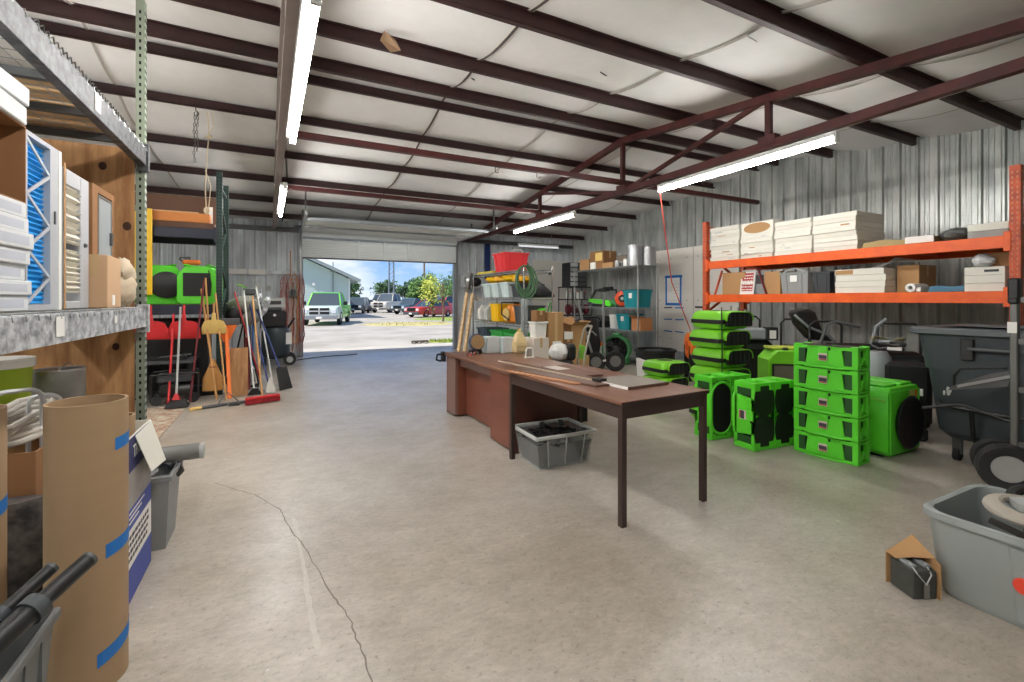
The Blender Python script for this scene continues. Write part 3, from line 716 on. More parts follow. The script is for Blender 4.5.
def text(s, size, parent, loc, rot, m, name='lettering', ext=.0006):
    cu = bpy.data.curves.new(name, 'FONT'); cu.body = s; cu.size = size; cu.extrude = ext; cu.align_x = 'LEFT'
    q = bpy.data.objects.new('tmp_text', cu); COL.objects.link(q)
    me = bpy.data.meshes.new_from_object(q.evaluated_get(bpy.context.evaluated_depsgraph_get())); bpy.data.objects.remove(q)
    me.name = name; me.materials.clear(); me.materials.append(m)
    o = bpy.data.objects.new(name, me); COL.objects.link(o)
    o.location = loc; o.rotation_euler = [R(a) for a in rot]
    if parent: o.parent = parent
    return o
text('TRUSS', .085, t, (x+.002,-.10,.655), (90,0,90), LABEL)
mb = MB(); mb._add([(.103,.239,.755),(.103,-.06,.75),(.16,-.03,.56),(.165,.25,.53),(.099,.239,.757),(.099,-.06,.752),(.156,-.03,.562),(.161,.25,.532)], [(0,1,2,3),(7,6,5,4),(0,4,5,1),(1,5,6,2),(2,6,7,3),(3,7,4,0)])
mb.build('flap', CARDW, t)
tb = thing('card_tube_roll', 'short cardboard ring poking out of the printed carton', 'cardboard tube', (-.725, 2.90, .008))
MB().lathe([(.062,0),(.072,0),(.072,.82),(.062,.82),(.062,0)], 24).build('tube_wall', TUBE, tb)
# waste bin with bag and roll
def tapered_bin(name, label, loc, rotz, w0, d0, w1, d1, h, m, cat='bin', rimw=.012, group=None):
    t = thing(name, label, cat, loc, rotz, group); th = .006
    mb = MB(); mb.taper(0,0,0,h,w0,d0,w1,d1,caps=False); mb.taper(0,0,.006,h,w0-2*th,d0-2*th,w1-2*th,d1-2*th,caps=False)
    mb.box(-w0/2,w0/2,-d0/2,d0/2,0,.006); mb.build('bin_body', m, t)
    mb = MB(); q = rimw
    for (x0,x1,y0,y1) in ((-w1/2-q,w1/2+q,-d1/2-q,-d1/2+.006),(-w1/2-q,w1/2+q,d1/2-.006,d1/2+q),(-w1/2-q,-w1/2+.006,-d1/2,d1/2),(w1/2-.006,w1/2+q,-d1/2,d1/2)): mb.box(x0,x1,y0,y1,h-.03,h)
    mb.build('rim', m, t, bv=.004)
    return t
t = tapered_bin('waste_bin', 'slim grey waste bin standing beside the printed carton', (-.70, 3.31, 0), 0, .24, .26, .29, .33, .42, mat('bin_grey',(140,142,142),.5,0,.08))
mb = MB(); mb.taper(0,0,.36,.428,.27,.31,.285,.325,caps=False)
mb.build('rim_band', MATS['bin_grey'], t)
mb = MB(); random.seed(8); mb.ball((0,0,.0),.13,.15,.07,16,8,jit=.2); mb.ball((.14,.08,.0),.035,.05,.05,8,6,jit=.3)
one(mb, 'black_bin_bag', BLKBAG, 'black bag bulging out of the slim grey bin', 'bin bag', (-.70, 3.31, .385))
t = thing('plastic_wrapped_roll', 'grey plastic-wrapped roll lying across the slim grey bin', 'roll', (-.70, 3.33, .488), 0)
MB().lathe([(.0,-.30),(.043,-.30),(.046,-.27),(.046,.25),(.044,.27)], 20, ax='x').build('wrap', mat('clear_wrapped_grey', (118,118,116), .25, 0, .3, 14, .5, 20), t)
MB().lathe([(.044,.0),(.048,.006),(.048,.02),(.03,.024),(.0,.02)], 20, (.262,0,0), ax='x').build('roll_end', LGREY, t)
# bottom-left tote with black poles
t = tapered_bin('storage_tote', 'grey plastic tote in the bottom left corner holding black poles', (-.83, 1.67, 0), 0, .32, .50, .38, .56, .42, mat('mid_grey_tote',(112,114,114),.5), 'tote')
for k in range(5): MB().box(.17,.19,-.2+k*.1-.008,-.2+k*.1+.008,.2,.39).build('rib', MATS['mid_grey_tote'], t)
for i, (a, c, r) in enumerate((((-.80,1.44,.42),(-.545,1.91,.575),.031),((-.86,1.50,.40),(-.63,1.90,.575),.024),((-.88,1.45,.34),(-.70,1.75,.48),.030))):
    t = thing('black_pole', 'black tubular pole sticking up from the corner tote, %s' % ['foremost','rearmost','thickest'][i], 'pole', a, 0, 'black poles in the corner tote')
    v = Vector(c)-Vector(a); mb = MB(); mb.cyl((0,0,0), v*.7, r, n=14); mb.cyl(v*.6, v, r*.78, n=14); mb.build('pole_tube', BLACK, t)
    mb = MB(); mb.cyl(v*.66, v*.72, r*1.25, n=14); mb.build('collar', CHAR, t); mb = MB(); mb.cyl(v*.985, v*1.005, r*.8, n=14); mb.build('end_cap', DGREY, t)
# ------------------------------------------------------------------ dark green rack facing the camera, behind the left rack
R2 = rack('pallet_rack', 'dark green and navy pallet rack facing the camera beyond the left rack', (DKGRN, NAVYST, STEEL), 2.3, 1.0, 3.30, (1.33, 2.44), deck='board', beam_h=.14)
R2.location = (-.78-.076-2.3, 8.0, 0)
t = thing('dark_filler_cabinet', 'black cabinet added to fill the dark space behind the generators', 'cabinet', (-1.72, 8.62, .0)); MB().box(-.72,.72,-.2,.2,.05,1.12).build('cabinet_body', BLACK, t, bv=.01); MB().box(-.71,-.005,-.212,-.2,.08,1.09).build('door', BLACK, t); MB().box(.005,.71,-.212,-.2,.08,1.09).build('door', BLACK, t); MB().box(-.72,.72,-.19,.2,0,.05).build('base', CHAR, t)  # cabinet put in to keep the space under the rack dark
one(MB().box(-1.0,.96,-.40,.10,0,.50), 'long_carton', mat('dark_brown_carton',(104,76,60),.8,0,.12,3), 'long dark brown carton on the top level of the dark green rack', 'carton', (-1.83, 8.62, 2.446), bv=.006)
one(MB().box(-.66,.66,-.05,.05,0,.02), 'thin_lath', PINE, 'thin pale lath lying on the orange-brown plank', 'lath', (-1.75, 8.14, 2.668+.001), 0)
one(MB().box(-1.0,.70,-.09,.10,0,.085), 'brown_board', mat('dark_brown_carton',(104,76,60)), 'dark brown board under the orange-brown plank of the dark green rack', 'board', (-1.58, 8.14, 2.446), bv=.004)
one(MB().box(-.68,.62,-.10,.10,0,.135), 'wood_plank', ORTAN, 'thick orange-brown plank on the front of the dark green rack', 'plank', (-1.56, 8.14, 2.532), 0, bv=.006)
one(MB().box(-.03,.03,-.002,.002,0,.25), 'white_tag', LABEL, 'white tag on the end of the dark brown carton', 'tag', (-.95, 8.216, 2.55))
# hanging chain and rope
t = thing('hanging_chain', 'steel chain with hook hanging from a purlin above the dark green rack', 'chain', (-.98, 7.0, 3.80))
mb = MB(); 
for s_ in (0,1):
    for k in range(14-3*s_):
        z = -.04-.045*k; x = .03*s_+.006*sin(k)
        pts = [(x+(.011*cos(a) if k%2 else 0), (0 if k%2 else .011*cos(a)), z+.024*sin(a)) for a in [2*pi*i/8 for i in range(8)]]
        mb.tube(pts, .0045, 5, closed=True)
mb.build('chain_links', DSTEEL, t)
MB().tube([(0.015,0,.06)]+arc((.015,0,-.03),.03,90,-90,6), .007, 6).build('hook', DSTEEL, t)
t = thing('hanging_rope', 'frayed pale rope hanging beside the steel chain', 'rope', (-.84, 7.02, 3.82))
mb = MB(); mb.tube([(0,0,0),(.01,0,-.3),(-.01,0,-.6),(-.03,.02,-1.0),(-.02,.05,-1.30)], .007, 6); mb.tube([(0.01,0,-.3),(.06,0,-.18),(.04,0,0)], .005, 6); mb.tube([(-.03,.02,-.75),(.03,.02,-.95),(0,.04,-1.28)], .006, 6)
mb.build('rope_strands', mat('rope', (206,190,160), .85), t)
mb = MB(); mb.ball((-.02,.05,-1.26),.03,.03,.05,8,6,jit=.2); mb.ball((.01,0,-.32),.035,.03,.025,8,6,jit=.2); mb.build('knot', MATS['rope'], t)
# yellow board
one(MB().box(-.34,.0,-.012,.012,0,1.2), 'yellow_board', YELLOW, 'tall yellow plastic board hung on the dark green rack', 'board', (-1.60, 7.95, 1.47), bv=.006)
# green scrubbers on the shelf
def scrubber_shelf(label, loc, rz, front):
    t = thing('air_scrubber', label, 'air scrubber', loc, rz, 'green scrubbers on the dark green rack')
    w, d, h = .50, .46, .56
    prof = [(-w/2+.05,0),(w/2-.05,0),(w/2,.05),(w/2,h-.14),(w/2-.10,h),(-w/2+.10,h),(-w/2,h-.14),(-w/2,.05)]
    mb = MB(); mb.prism(prof, -d/2, d/2, 'xz'); mb.box(-w/2+.08,-w/2+.14,-d/2-.01,d/2,h-.0,h+.025); mb.box(w/2-.14,w/2-.08,-d/2-.01,d/2,h,h+.025)
    mb.build('housing', GREEN, t, bv=.012)
    if front == 'duct':
        MB().lathe([(.0,.02),(.17,.02),(.19,0),(.19,-.07),(.175,-.08),(.0,-.08)], 28, (.03,-d/2,h*.5), ax='y').build('duct_collar', BLACK, t)
    else:
        mb = MB(); mb.box(-.17,.17,-d/2-.012,-d/2,.12,h-.10); mb.build('filter_grille', BLACKM, t, bv=.02)
        MB().tube([(.15,-d/2-.03,h-.06),(.18,-d/2-.03,.3),(.17,-d/2-.03,.12)], .008, 6).build('power_cord', BLACK, t)
    for x in (-.18,.18): MB().box(x-.03,x+.03,-d/2+.03,d/2-.03,-.0,.02).build('foot', BLACK, t)
    return t
scrubber_shelf('green air scrubber with round black duct collar on the dark green rack', (-1.60, 8.30, 1.336), 24, 'duct')
scrubber_shelf('green air scrubber with black square filter on the dark green rack', (-1.08, 8.28, 1.336), -4, 'grille')
t = thing('hand_grinder', 'orange power tool with coiled cord on top of the green scrubbers', 'power tool', (-1.18, 8.25, 1.336+.588))
mb = MB(); mb.box(-.12,.10,-.05,.05,0,.07); mb.build('tool_body', ORANGEP, t, bv=.02); mb = MB(); mb.tube([(-.12,0,.05)]+[(-.1+.05*k/6*2-.06, .03*sin(k*2.1), .08+.035*abs(sin(k*1.3))) for k in range(9)], .009, 6); mb.build('coiled_cord', BLACK, t)
# workbench-like lower level with generators
t = thing('steel_workbench', 'low dark steel bench under the dark green rack', 'bench', (-1.75, 8.12, 0))
MB().box(-.62,.62,-.2,.3,.50,.54).build('bench_top', DGREY, t)
for x in (-.58,.58):
    for y in (-.16,.26): MB().box(x-.025,x+.025,y-.025,y+.025,0,.5).build('leg', BLACK, t)
def generator(label, loc, rz):
    t = thing('portable_generator', label, 'generator', loc, rz, 'generators under the dark green rack')
    mb = MB(); mb.tube([(-.26,-.2,.05),(-.26,-.2,.40),(-.26,.2,.40),(-.26,.2,.05)], .014, 8); mb.tube([(.26,-.2,.05),(.26,-.2,.40),(.26,.2,.40),(.26,.2,.05)], .014, 8)
    for y in (-.2,.2):
        for z in (.05,.40): mb.tube([(-.26,y,z),(.26,y,z)], .014, 8)
    mb.build('tube_frame', BLACK, t)
    MB().box(-.2,.2,-.17,.17,.28,.385).build('fuel_tank', CHAR, t, bv=.02); MB().box(-.18,.02,-.15,.15,.09,.27).build('engine_block', CABINETG, t, bv=.015)
    MB().cyl((.03,-.0,.17),(.2,0,.17),.10,n=16).build('alternator', DSTEEL, t); MB().lathe([(0,0),(.09,0),(.09,-.03),(.03,-.04),(0,-.04)], 16, (-.08,-.15,.18), ax='y').build('recoil_starter', BLACK, t)
    for x in (-.2,.2): MB().cyl((x,-.22,.065),(x,-.17,.065),.065,n=16).build('wheel', RUBBER, t)
    return t
generator('black portable generator on the floor under the red snow shovels', (-1.30, 7.74, .002), 8)
generator('black portable generator half hidden left of the other one', (-1.95, 7.70, .002), -6)
t = thing('tool_tray', 'tray heaped with steel hand tools on the low bench', 'tool tray', (-1.45, 8.10, .541)); random.seed(11)
mb = MB(); mb.box(-.24,.24,-.12,.12,0,.012); mb.box(-.24,.24,-.125,-.115,0,.05); mb.box(-.24,.24,.115,.125,0,.05); mb.build('tray', BLACK, t)
for k in range(7):
    mb = MB(); x = -.18+.06*k; a = random.uniform(-.5,.5); mb.bar((x-.09*cos(a),-.09*sin(a),.022+.007*k),(x+.09*cos(a),.09*sin(a),.03+.007*k),.018,.008); mb.cyl((x+.09*cos(a),.09*sin(a),.02+.007*k),(x+.09*cos(a),.09*sin(a),.04+.007*k),.018,n=10); mb.build('wrench', STEEL, t)
carton('equipment_case', 'flat dark case at the right of the low bench', .36, .26, .14, (-1.02-.0, 8.14, .545-.545+.0), 0, BLACK, tape=False, cat='case')
# snow shovels hung blade down
def shovel(name, label, m, loc, rot, w=.36, h=.30, hl=.22, hm=None, cat='shovel', group=None):
    t = thing(name, label, cat, loc, group=group, rot=rot); mb = MB(); rings = []
    n = 10; P_ = []
    for i in range(n+1):
        u = -1+2*i/n; P_.append((w/2*u, h*(.62+.38*sqrt(max(0,1-abs(u)**2.4))) if abs(u) < 1 else h*.5))
    front = [(x, -.05*(1-(x/(w/2))**2)-.0, z) for x, z in P_]; lowf = [(x, .03-.04*(1-(x/(w/2))**2), 0) for x, z in P_]
    mb.loft([[(a[0],a[1],a[2]) for a in lowf],[(a[0],a[1]*.8-.01,a[2]*.5) for a in front],front], closed=False); mb.loft([[(a[0],a[1]+.006,a[2]) for a in lowf],[(a[0],a[1]*.8-.004,a[2]*.5) for a in front],[(a[0],a[1]+.006,a[2]) for a in front]], closed=False)
    mb.build('blade', m, t)
    mb = MB(); mb.taper(0,-.035,h*.55,h+.10,.075,.035,.04,.032); mb.build('socket', m, t, bv=.008)
    mb = MB(); mb.box(-w/2,w/2,.022,.032,-.012,.012); mb.build('wear_strip', hm or m, t)
    MB().cyl((0,-.035,h+.08),(0,-.02,h+.08+hl),.014,n=10).build('handle', hm or WOODH, t)
    return t
shovel('snow_shovel', 'red snow shovel blade hanging, right one of the red pair', RED, (-1.225, 7.90, .86), (0,0,0), .38, .25, .14, RED, group='red snow shovels')
shovel('snow_shovel', 'red snow shovel blade hanging, left one half behind the rack post', RED, (-1.60, 7.90, .86), (0,0,0), .38, .25, .14, RED, group='red snow shovels')
shovel('snow_shovel', 'pale yellow plastic shovel hanging beside the red snow shovels', PALEY, (-.86, 7.82, .92), (0,0,0), .30, .20, .16, WOODH)
# leaning sticks : helper
def stick(name, label, cat, base, top, r, m, head=None, headm=None, group=None, grip=None):
    t = thing(name, label, cat, base, group=group); v = Vector(top)-Vector(base)
    MB().cyl((0,0,0), v, r, n=10).build('handle', m, t)
    if grip: MB().cyl(v*.88, v*1.005, r*1.35, n=10).build('grip', grip, t)
    if head: head(t, v)
    return t
def h_corn(t, v):
    mb = MB(); mb.loft([[(x*.13,y*.045,-.0) for x,y in ring8],[(x*.12,y*.05,.18) for x,y in ring8],[(x*.06,y*.045,.33) for x,y in ring8],[(x*.022,y*.022,.44) for x,y in ring8]])
    o = mb.build('straw_head', STRAW, t); MB().lathe([(.05,0),(.056,.006),(.05,.012)], 12, (0,0,.33)).build('binding', DRED, t)
ring8 = [(cos(2*pi*i/12), sin(2*pi*i/12)) for i in range(12)]
def h_push(m, bm_, w=.60, ang=0):
    def f(t, v):
        a = R(ang); ux, uy = cos(a), sin(a); mb = MB(); mb.bar((-w/2*ux,-w/2*uy,.075),(w/2*ux,w/2*uy,.075),.065,.03); mb.build('broom_block', m, t, bv=.006)
        mb = MB(); mb.bar((-w/2*ux,-w/2*uy,.03),(w/2*ux,w/2*uy,.03),.075,.058); mb.build('bristles', bm_, t)
    return f
def h_flat(m, w, h, name='head', dy=0):
    def f(t, v):
        d = v.normalized(); mb = MB(); mb.taper(0,dy,0,h,w,.02,w*.35,.02); mb.build(name, m, t, bv=.004)
    return f
def h_mop(m):
    def f(t, v):
        mb = MB(); random.seed(int(v.x*1000)); 
        for k in range(14):
            a = 2*pi*k/14; mb.tube([(0,0,.22),(.03*cos(a),.03*sin(a),.14),(.06*cos(a),.06*sin(a),.01)], .012, 5)
        mb.build('mop_strands', m, t)
    return f
stick('straw_broom', 'straw corn broom leaning upside right by the plywood offcut', 'broom', (-.86,7.70,.12), (-.98,7.95,1.72), .012, WOODH, h_corn)
stick('broom_stick', 'long bare wooden handle leaning at the rack, leftmost one', 'handle', (-.80,7.55,.02), (-1.03,7.96,1.56), .015, WOODH, group='bare wooden handles')
stick('broom_stick', 'thin bare wooden handle leaning beside the orange squeegee', 'handle', (-.68,7.48,.02), (-.86,7.97,1.50), .012, WOODH, group='bare wooden handles')
stick('maroon_pole', 'slim maroon pole in front of the black square filter', 'pole', (-1.10,7.5,.02), (-1.0,7.97,1.68), .012, DRED)
stick('red_pole', 'bright red pole standing under the left red shovel', 'pole', (-1.33,7.45,.02), (-1.36,7.97,1.2), .014, RED)
stick('lobby_dustpan', 'grey pole with a small red and black dustpan at its foot', 'dustpan', (-1.22,7.28,.02), (-1.27,7.90,1.3), .013, LGREY, lambda t, v: (MB().taper(0,.02,.06,.16,.10,.10,.03,.04).build('red_neck', RED, t), MB().taper(.02,-.03,.0,.085,.26,.20,.16,.05).build('pan', BLACK, t, bv=.006)))
# orange scraper: T head up
t = thing('orange_scraper', 'orange T-headed floor scraper leaning head up at the rack end', 'scraper', (-.64,7.50,.02)); v = Vector((-.08,.42,.98))
mb = MB(); mb.bar((0,0,0), v, .05, .03); mb.build('shaft', ORANGEP, t, bv=.006)
mb = MB(); mb._add([(v.x-.03,v.y-.015,v.z-.22),(v.x+.03,v.y-.015,v.z-.22),(v.x+.14,v.y-.015,v.z+.03),(v.x-.14,v.y-.015,v.z+.03),(v.x-.03,v.y+.015,v.z-.22),(v.x+.03,v.y+.015,v.z-.22),(v.x+.14,v.y+.015,v.z+.03),(v.x-.14,v.y+.015,v.z+.03)], [(0,1,2,3),(7,6,5,4),(0,4,5,1),(1,5,6,2),(2,6,7,3),(3,7,4,0)]); mb.build('t_head', ORANGEP, t)
mb = MB(); mb.box(v.x-.17,v.x+.17,v.y-.025,v.y+.025,v.z+.03,v.z+.13); mb.build('scrub_pad', DGREY, t, bv=.01)
# plywood offcut
one(MB().box(-.115,.115,-.008,.008,0,.70), 'plywood_offcut', PLY, 'narrow plywood offcut leaning behind the orange scraper', 'plywood', (-.545,7.72,.006), rot=(-9,0,4))
# mops, dustpans, brooms leaning in a cluster
WSTK = mat('white_handle',(222,222,220),.4,0,.05)
stick('mop', 'white-handled mop leaning, leftmost of the mop cluster', 'mop', (-.34,7.62,.02), (-.52,8.25,1.55), .012, WSTK, h_flat(BLACK,.20,.10,'mop_plate'), 'mops beside the plywood offcut', BLUE)
stick('mop', 'red-handled mop crossing the mop cluster', 'mop', (-.24,7.95,.02), (-.63,8.10,1.52), .013, mat('red_handle',(176,52,52),.45), h_mop(LGREY), 'mops beside the plywood offcut', WSTK)
stick('mop', 'navy-handled mop leaning in the middle of the mop cluster', 'mop', (-.14,7.72,.02), (-.46,8.35,1.42), .013, mat('navy_handle',(38,52,110),.45), h_mop(mat('mop_white',(214,212,206),.9,0,.1)), 'mops beside the plywood offcut', BLUE)
stick('mop', 'white-handled mop with blue grip, second from the right of the cluster', 'mop', (-.10,7.95,.02), (-.36,8.45,1.62), .012, WSTK, h_flat(LGREY,.30,.08,'mop_plate'), 'mops beside the plywood offcut', BLUE)
stick('mop', 'steel-handled squeegee at the back of the mop cluster', 'squeegee', (-.30,8.30,.02), (-.30,8.75,1.60), .012, STEEL, h_flat(BLACK,.40,.06,'rubber_blade'), 'mops beside the plywood offcut')
t = stick('black_shovel', 'navy-handled black shovel at the right of the mop cluster', 'shovel', (.0,7.90,.30), (-.38,8.42,1.36), .014, MATS['navy_handle'], None, None, None, BLACK)
mb = MB(); mb._add([(-.07,-.03,.06),(.07,.03,.06),(.15,.0,-.27),(-.02,-.09,-.28),(-.06,-.015,.07),(.08,.045,.07),(.16,.015,-.26),(-.01,-.075,-.27)], [(0,1,2,3),(7,6,5,4),(0,4,5,1),(1,5,6,2),(2,6,7,3),(3,7,4,0)]); mb.build('blade', BLACK, t)
stick('push_broom', 'push broom with a wide red block lying out on the floor', 'push broom', (-.22,7.08,.01), (-.40,8.28,1.46), .013, WOODH, h_push(RED, mat('red_bristle',(150,34,40),.9,0,.2,60,.5), .42, 18))
t = thing('pole_saw', 'grey pole with a wire frame lying on the floor in front of the tools', 'pole', (-1.02,6.98,.022), 20)
MB().cyl((0,0,0),(.74,0,0),.02,n=12).build('pole', DGREY, t); MB().cyl((-.01,0,0),(.12,0,0),.022,n=12).build('grip', PALEY, t)
mb = MB(); mb.tube([(.42,-.01,0),(.40,-.09,-.01),(.52,-.11,-.01),(.54,-.01,0)], .008, 6); mb.tube([(.30,0,.01),(.42,.06,.15),(.55,0,.01)], .007, 6); mb.build('wire_frame', DSTEEL, t)
# red folded thing and grey tarp bundle
mb = MB(); random.seed(21); mb.ball((0,0,.19),.24,.13,.17,18,10,jit=.14); mb.ball((.05,-.03,.02),.18,.12,.12,16,8,jit=.15)
t = thing('grey_cover', 'rumpled grey cover draped over a tripod behind the orange scraper', 'cover', (-.52,8.42,1.10)); mb.build('cloth', TARP, t)
mb = MB(); 
for a in (90,210,330): mb.tube([(0,0,.0),(.25*cos(R(a)),.2*sin(R(a)),-1.10)], .014, 6)
mb.build('tripod_legs', BLACK, t)
mb = MB(); mb.ball((0,0,0),.13,.09,.14,14,8,jit=.12); t2 = mb.build('dark_lining', BLACK, t); t2.location = (-.12,-.10,.06)
t = thing('tripod_work_light', 'grey work light head with bright green clip above the mop cluster', 'work light', (-.44,8.62,0))
mb = MB(); mb.cyl((0,0,.0),(0,0,1.48),.016,n=10); mb.build('stand', STEEL, t); 
mb = MB(); mb.box(-.11,.07,-.06,.06,1.48,1.60); mb.build('lamp_head', DGREY, t, bv=.02); mb = MB(); mb.bar((-.2,-.0,1.66),(-.02,0,1.58),.06,.02); mb.build('green_clip', LIME, t)
mb = MB()
for a in (80,200,320): mb.tube([(0,0,.35),(.28*cos(R(a)),.28*sin(R(a)),.01)], .011, 6)
mb.build('tripod_legs', STEEL, t)
t = thing('plastic_bag_bundle', 'bundle of white and silver plastic hung among the mop handles', 'plastic bundle', (-.30,8.56,1.06)); random.seed(31)
mb = MB()
for k in range(7): mb.ball((random.uniform(-.10,.12),random.uniform(-.06,.06),.06+.055*k),.05,.04,.06,8,6,jit=.35)
mb.build('film', mat('crinkled_film',(196,198,204),.3,.1,.3,14,.6,24), t)
mb = MB(); mb.cyl((0,0,-1.05),(0,0,.3),.012,n=8); mb.build('stand_pole', DSTEEL, t)
one(MB().box(-.04,.04,-.04,.04,0,.82), 'red_duct', DRED, 'dark red post standing among the mop handles', 'post', (-.47,8.25,.002), bv=.01)
# rug
mb = MB(); mb.box(-.6,0,-1.0,1.0,0,.008)
RUGM = mat('patterned_rug', (150,112,92), .95, 0, .3, 9, .2, 60, rgb2=(188,180,160)); 
one(mb, 'rug', RUGM, 'worn patterned red and beige rug beyond the left rack', 'rug', (-1.10,6.35,.001))
mb = MB(); random.seed(12)
# compressor
t = thing('air_compressor', 'tall dark upright air compressor on wheels left of the doorway', 'air compressor', (-.10,11.15,0))
TANK = mat('compressor_tank',(52,62,66),.45,.2,.12)
MB().lathe([(.0,.13),(.14,.14),(.24,.19),(.275,.26),(.275,.72),(.24,.80),(.14,.85),(0,.86)], 28).build('tank', TANK, t)
mb = MB(); mb.box(-.25,.20,-.22,.2,.82,1.17); mb.build('motor_shroud', BLACK, t, bv=.03); MB().box(-.16,.12,-.17,.15,1.17,1.24).build('pump_head', DGREY, t, bv=.02)
MB().cyl((-.02,-.222,1.08),(-.02,-.228,1.08),.03,n=12).build('gauge', LABEL, t); MB().box(.12,.24,-.262,-.255,.45,.70).build('label_sticker', LABEL, t, rot=(0,0,18))
for x, y in ((-.2,-.12),(-.2,.14)): MB().cyl((x,y,0),(x,y,.22),.02,n=8).build('leg', TANK, t)
for y in (-.16,.16): 
    MB().lathe([(.05,-.03),(.12,-.035),(.125,0),(.12,.035),(.05,.03)], 20, (.27,y-.06,.126), ax='y').build('wheel', RUBBER, t); MB().lathe([(0,-.038),(.065,-.038),(.065,.038),(0,.038)], 16, (.27,y-.06,.126), ax='y').build('hub', LGREY, t)
MB().tube([(.24,-.2,.8),(.36,-.2,1.0),(.36,.15,1.0),(.24,.15,.8)], .014, 8).build('push_handle', BLACK, t)
carton('cardboard_box', 'pale printed carton on top of the dark air compressor', .36, .24, .20, (-.11,11.15,1.242), 3, LGREY, lab=[('-y',.2,.8,.3,.7,LABELD)], tape=False)
one(MB().box(-.05,.05,-.02,.02,0,1.15), 'blue_post', BLUE, 'blue flat post standing left of the air compressor', 'post', (-.56,11.0,.002), bv=.008)
t = carton('storage_drum', 'pale grey ribbed bin standing left of the air compressor', .34, .34, .68, (-.62,11.35,0), 0, LGREY, tape=False, cat='bin'); 
for k in range(4): MB().box(-.175,.175,-.175,.175,.12+.15*k,.135+.15*k).build('rib', LGREY, t)
t = thing('wall_shelf', 'small wooden wall shelf with odds and ends left of the compressor', 'shelf', (-.70,12.2,1.12)); MB().box(-.42,.42,-.14,.2,0,.03).build('shelf_board', mat('dull_pink_board',(150,112,108),.6), t)
for x in (-.3,.3): MB().box(x-.01,x+.01,-.12,.2,-.14,0).build('bracket', DSTEEL, t)
one(MB().taper(0,0,0,.30,.16,.14,.05,.05), 'red_funnel', DRED, 'dark red can standing on the small wall shelf', 'can', (-.55,12.15,1.152), bv=.02)
# hoses and cords by the door jamb
random.seed(14)
cols = [(178,92,88),(206,150,146),(222,196,190),(164,110,112),(232,226,220),(222,160,92),(208,128,124),(190,158,152),(156,86,88)]
for k in range(9):
    t = thing('hanging_hose', '%s hose or cord looped on the wall beside the doorway, %s from the left' % (['brick red','dusty pink','pale pink','maroon','white','orange','rose red','taupe','dark red'][k], ['first','second','third','fourth','fifth','sixth','seventh','eighth','ninth'][k]), 'hose', (.04+.05*k,12.34-.02*(k%3),1.80+.05*(k%3)), group='hoses hanging by the doorway')
    mb = MB()
    L_ = random.uniform(1.3,1.7); w = random.uniform(.03,.07)
    for q in range(2):
        pts = [(-w+random.uniform(-.01,.01)+.012*sin(i*1.3+k), -.015*q, -L_*i/10) for i in range(10)] + [(-w*.5, 0, -L_-.03), (w*.5,0,-L_-.03)] + [(w+.012*sin(i*1.7+k), -.015*q, -L_*(9-i)/10) for i in range(10)]
        mb.tube([(p[0]+q*.015, p[1], p[2]) for p in pts], .0085, 6, closed=True)
    mb.build('hose', mat('cord_%d' % k, cols[k], .6, 0, .15), t)
    mb = MB(); mb.tube([(-w,0,0),(-w*.4,-.01,.06+w),(0,0,.10+w),(w*.4,-.01,.06+w),(w,0,0)], .009, 6); mb.build('top_loop', MATS['cord_%d' % k], t)
    MB().cyl((0,.05,.085+w),(0,-.03,.085+w),.007,n=6).build('hook', STEEL, t)
t = thing('utility_lamp', 'caged white utility lamp hanging on the hoses by the doorway', 'lamp', (.26,12.22,1.58)); mb = MB()
for a in range(0,360,45): mb.tube([(.02*cos(R(a)),.02*sin(R(a)),.16),(.09*cos(R(a)),.09*sin(R(a)),.08),(.08*cos(R(a)),.08*sin(R(a)),-.08)], .006, 5)
mb.build('wire_cage', LGREY, t); MB().lathe([(0,-.1),(.08,-.1),(.085,.02),(.03,.08),(0,.08)], 16).build('shade', DGREY, t)
t = thing('orange_conduit', 'orange-brown rope hanging high beside the doorway jamb', 'rope', (.20,12.38,1.80)); MB().tube([(0,0,.80),(.01,0,.4),(-.01,0,0)], .014, 6).build('rope_strand', ORTAN, t)
one(MB().box(-.06,.06,-.02,0,0,.12), 'outlet_box', LGREY, 'grey electrical box on the wall left of the hoses', 'electrical box', (-.28,12.46,1.62))
one(MB().box(-.05,.05,-.03,0,0,.09), 'outlet_box', WHITE, 'white electrical box on the wall left of the grey one', 'electrical box', (-.50,12.46,1.70))
t = thing('floor_hose', 'dark hose lying on the floor across the doorway edge', 'hose', (.25,11.6,.012)); MB().tube([(0,0,0),(.3,.3,0),(.7,.55,0),(1.2,.60,0),(1.5,.7,0)], .011, 6).build('hose', CHAR, t)
# ------------------------------------------------------------------ desk and table
t = thing('office_desk', 'red-brown laminate office desk with recessed kneehole side', 'desk', (2.20, 4.60, 0), 1.2)
w, l = .78, 1.78; x0, x1 = -.36, .42; y0, y1 = -l/2, l/2
MB().box(x0,x1,y0,y1,.715,.75).build('desk_top', WALNUTT, t, bv=.004)
MB().box(x0+.03,x1-.02,y1-.03,y1,.0,.714).build('end_panel', WALNUT, t); MB().box(x0+.03,x1-.02,y0,y0+.03,.0,.714).build('end_panel', mat('dark_red_laminate',(88,46,38),.4,0,.12,3,stretch=(1,1,.2)), t)
MB().box(x0+.03,x0+.06,y0+.031,y0+.50,.02,.714).build('front_panel', WALNUT, t); MB().box(x0+.03,x0+.06,y1-.30,y1-.031,.02,.714).build('front_panel', mat('grey_brown_laminate',(124,96,88),.4,0,.1), t)
MB().box(x0+.17,x0+.19,y0+.50,y1-.30,.03,.714).build('modesty_panel', WALNUT, t)
MB().box(x0+.06,x1-.05,y0+.48,y0+.50,.02,.714).build('pedestal_side', WALNUT, t); MB().box(x0+.06,x1-.05,y1-.30,y1-.28,.02,.714).build('pedestal_side', WALNUT, t)
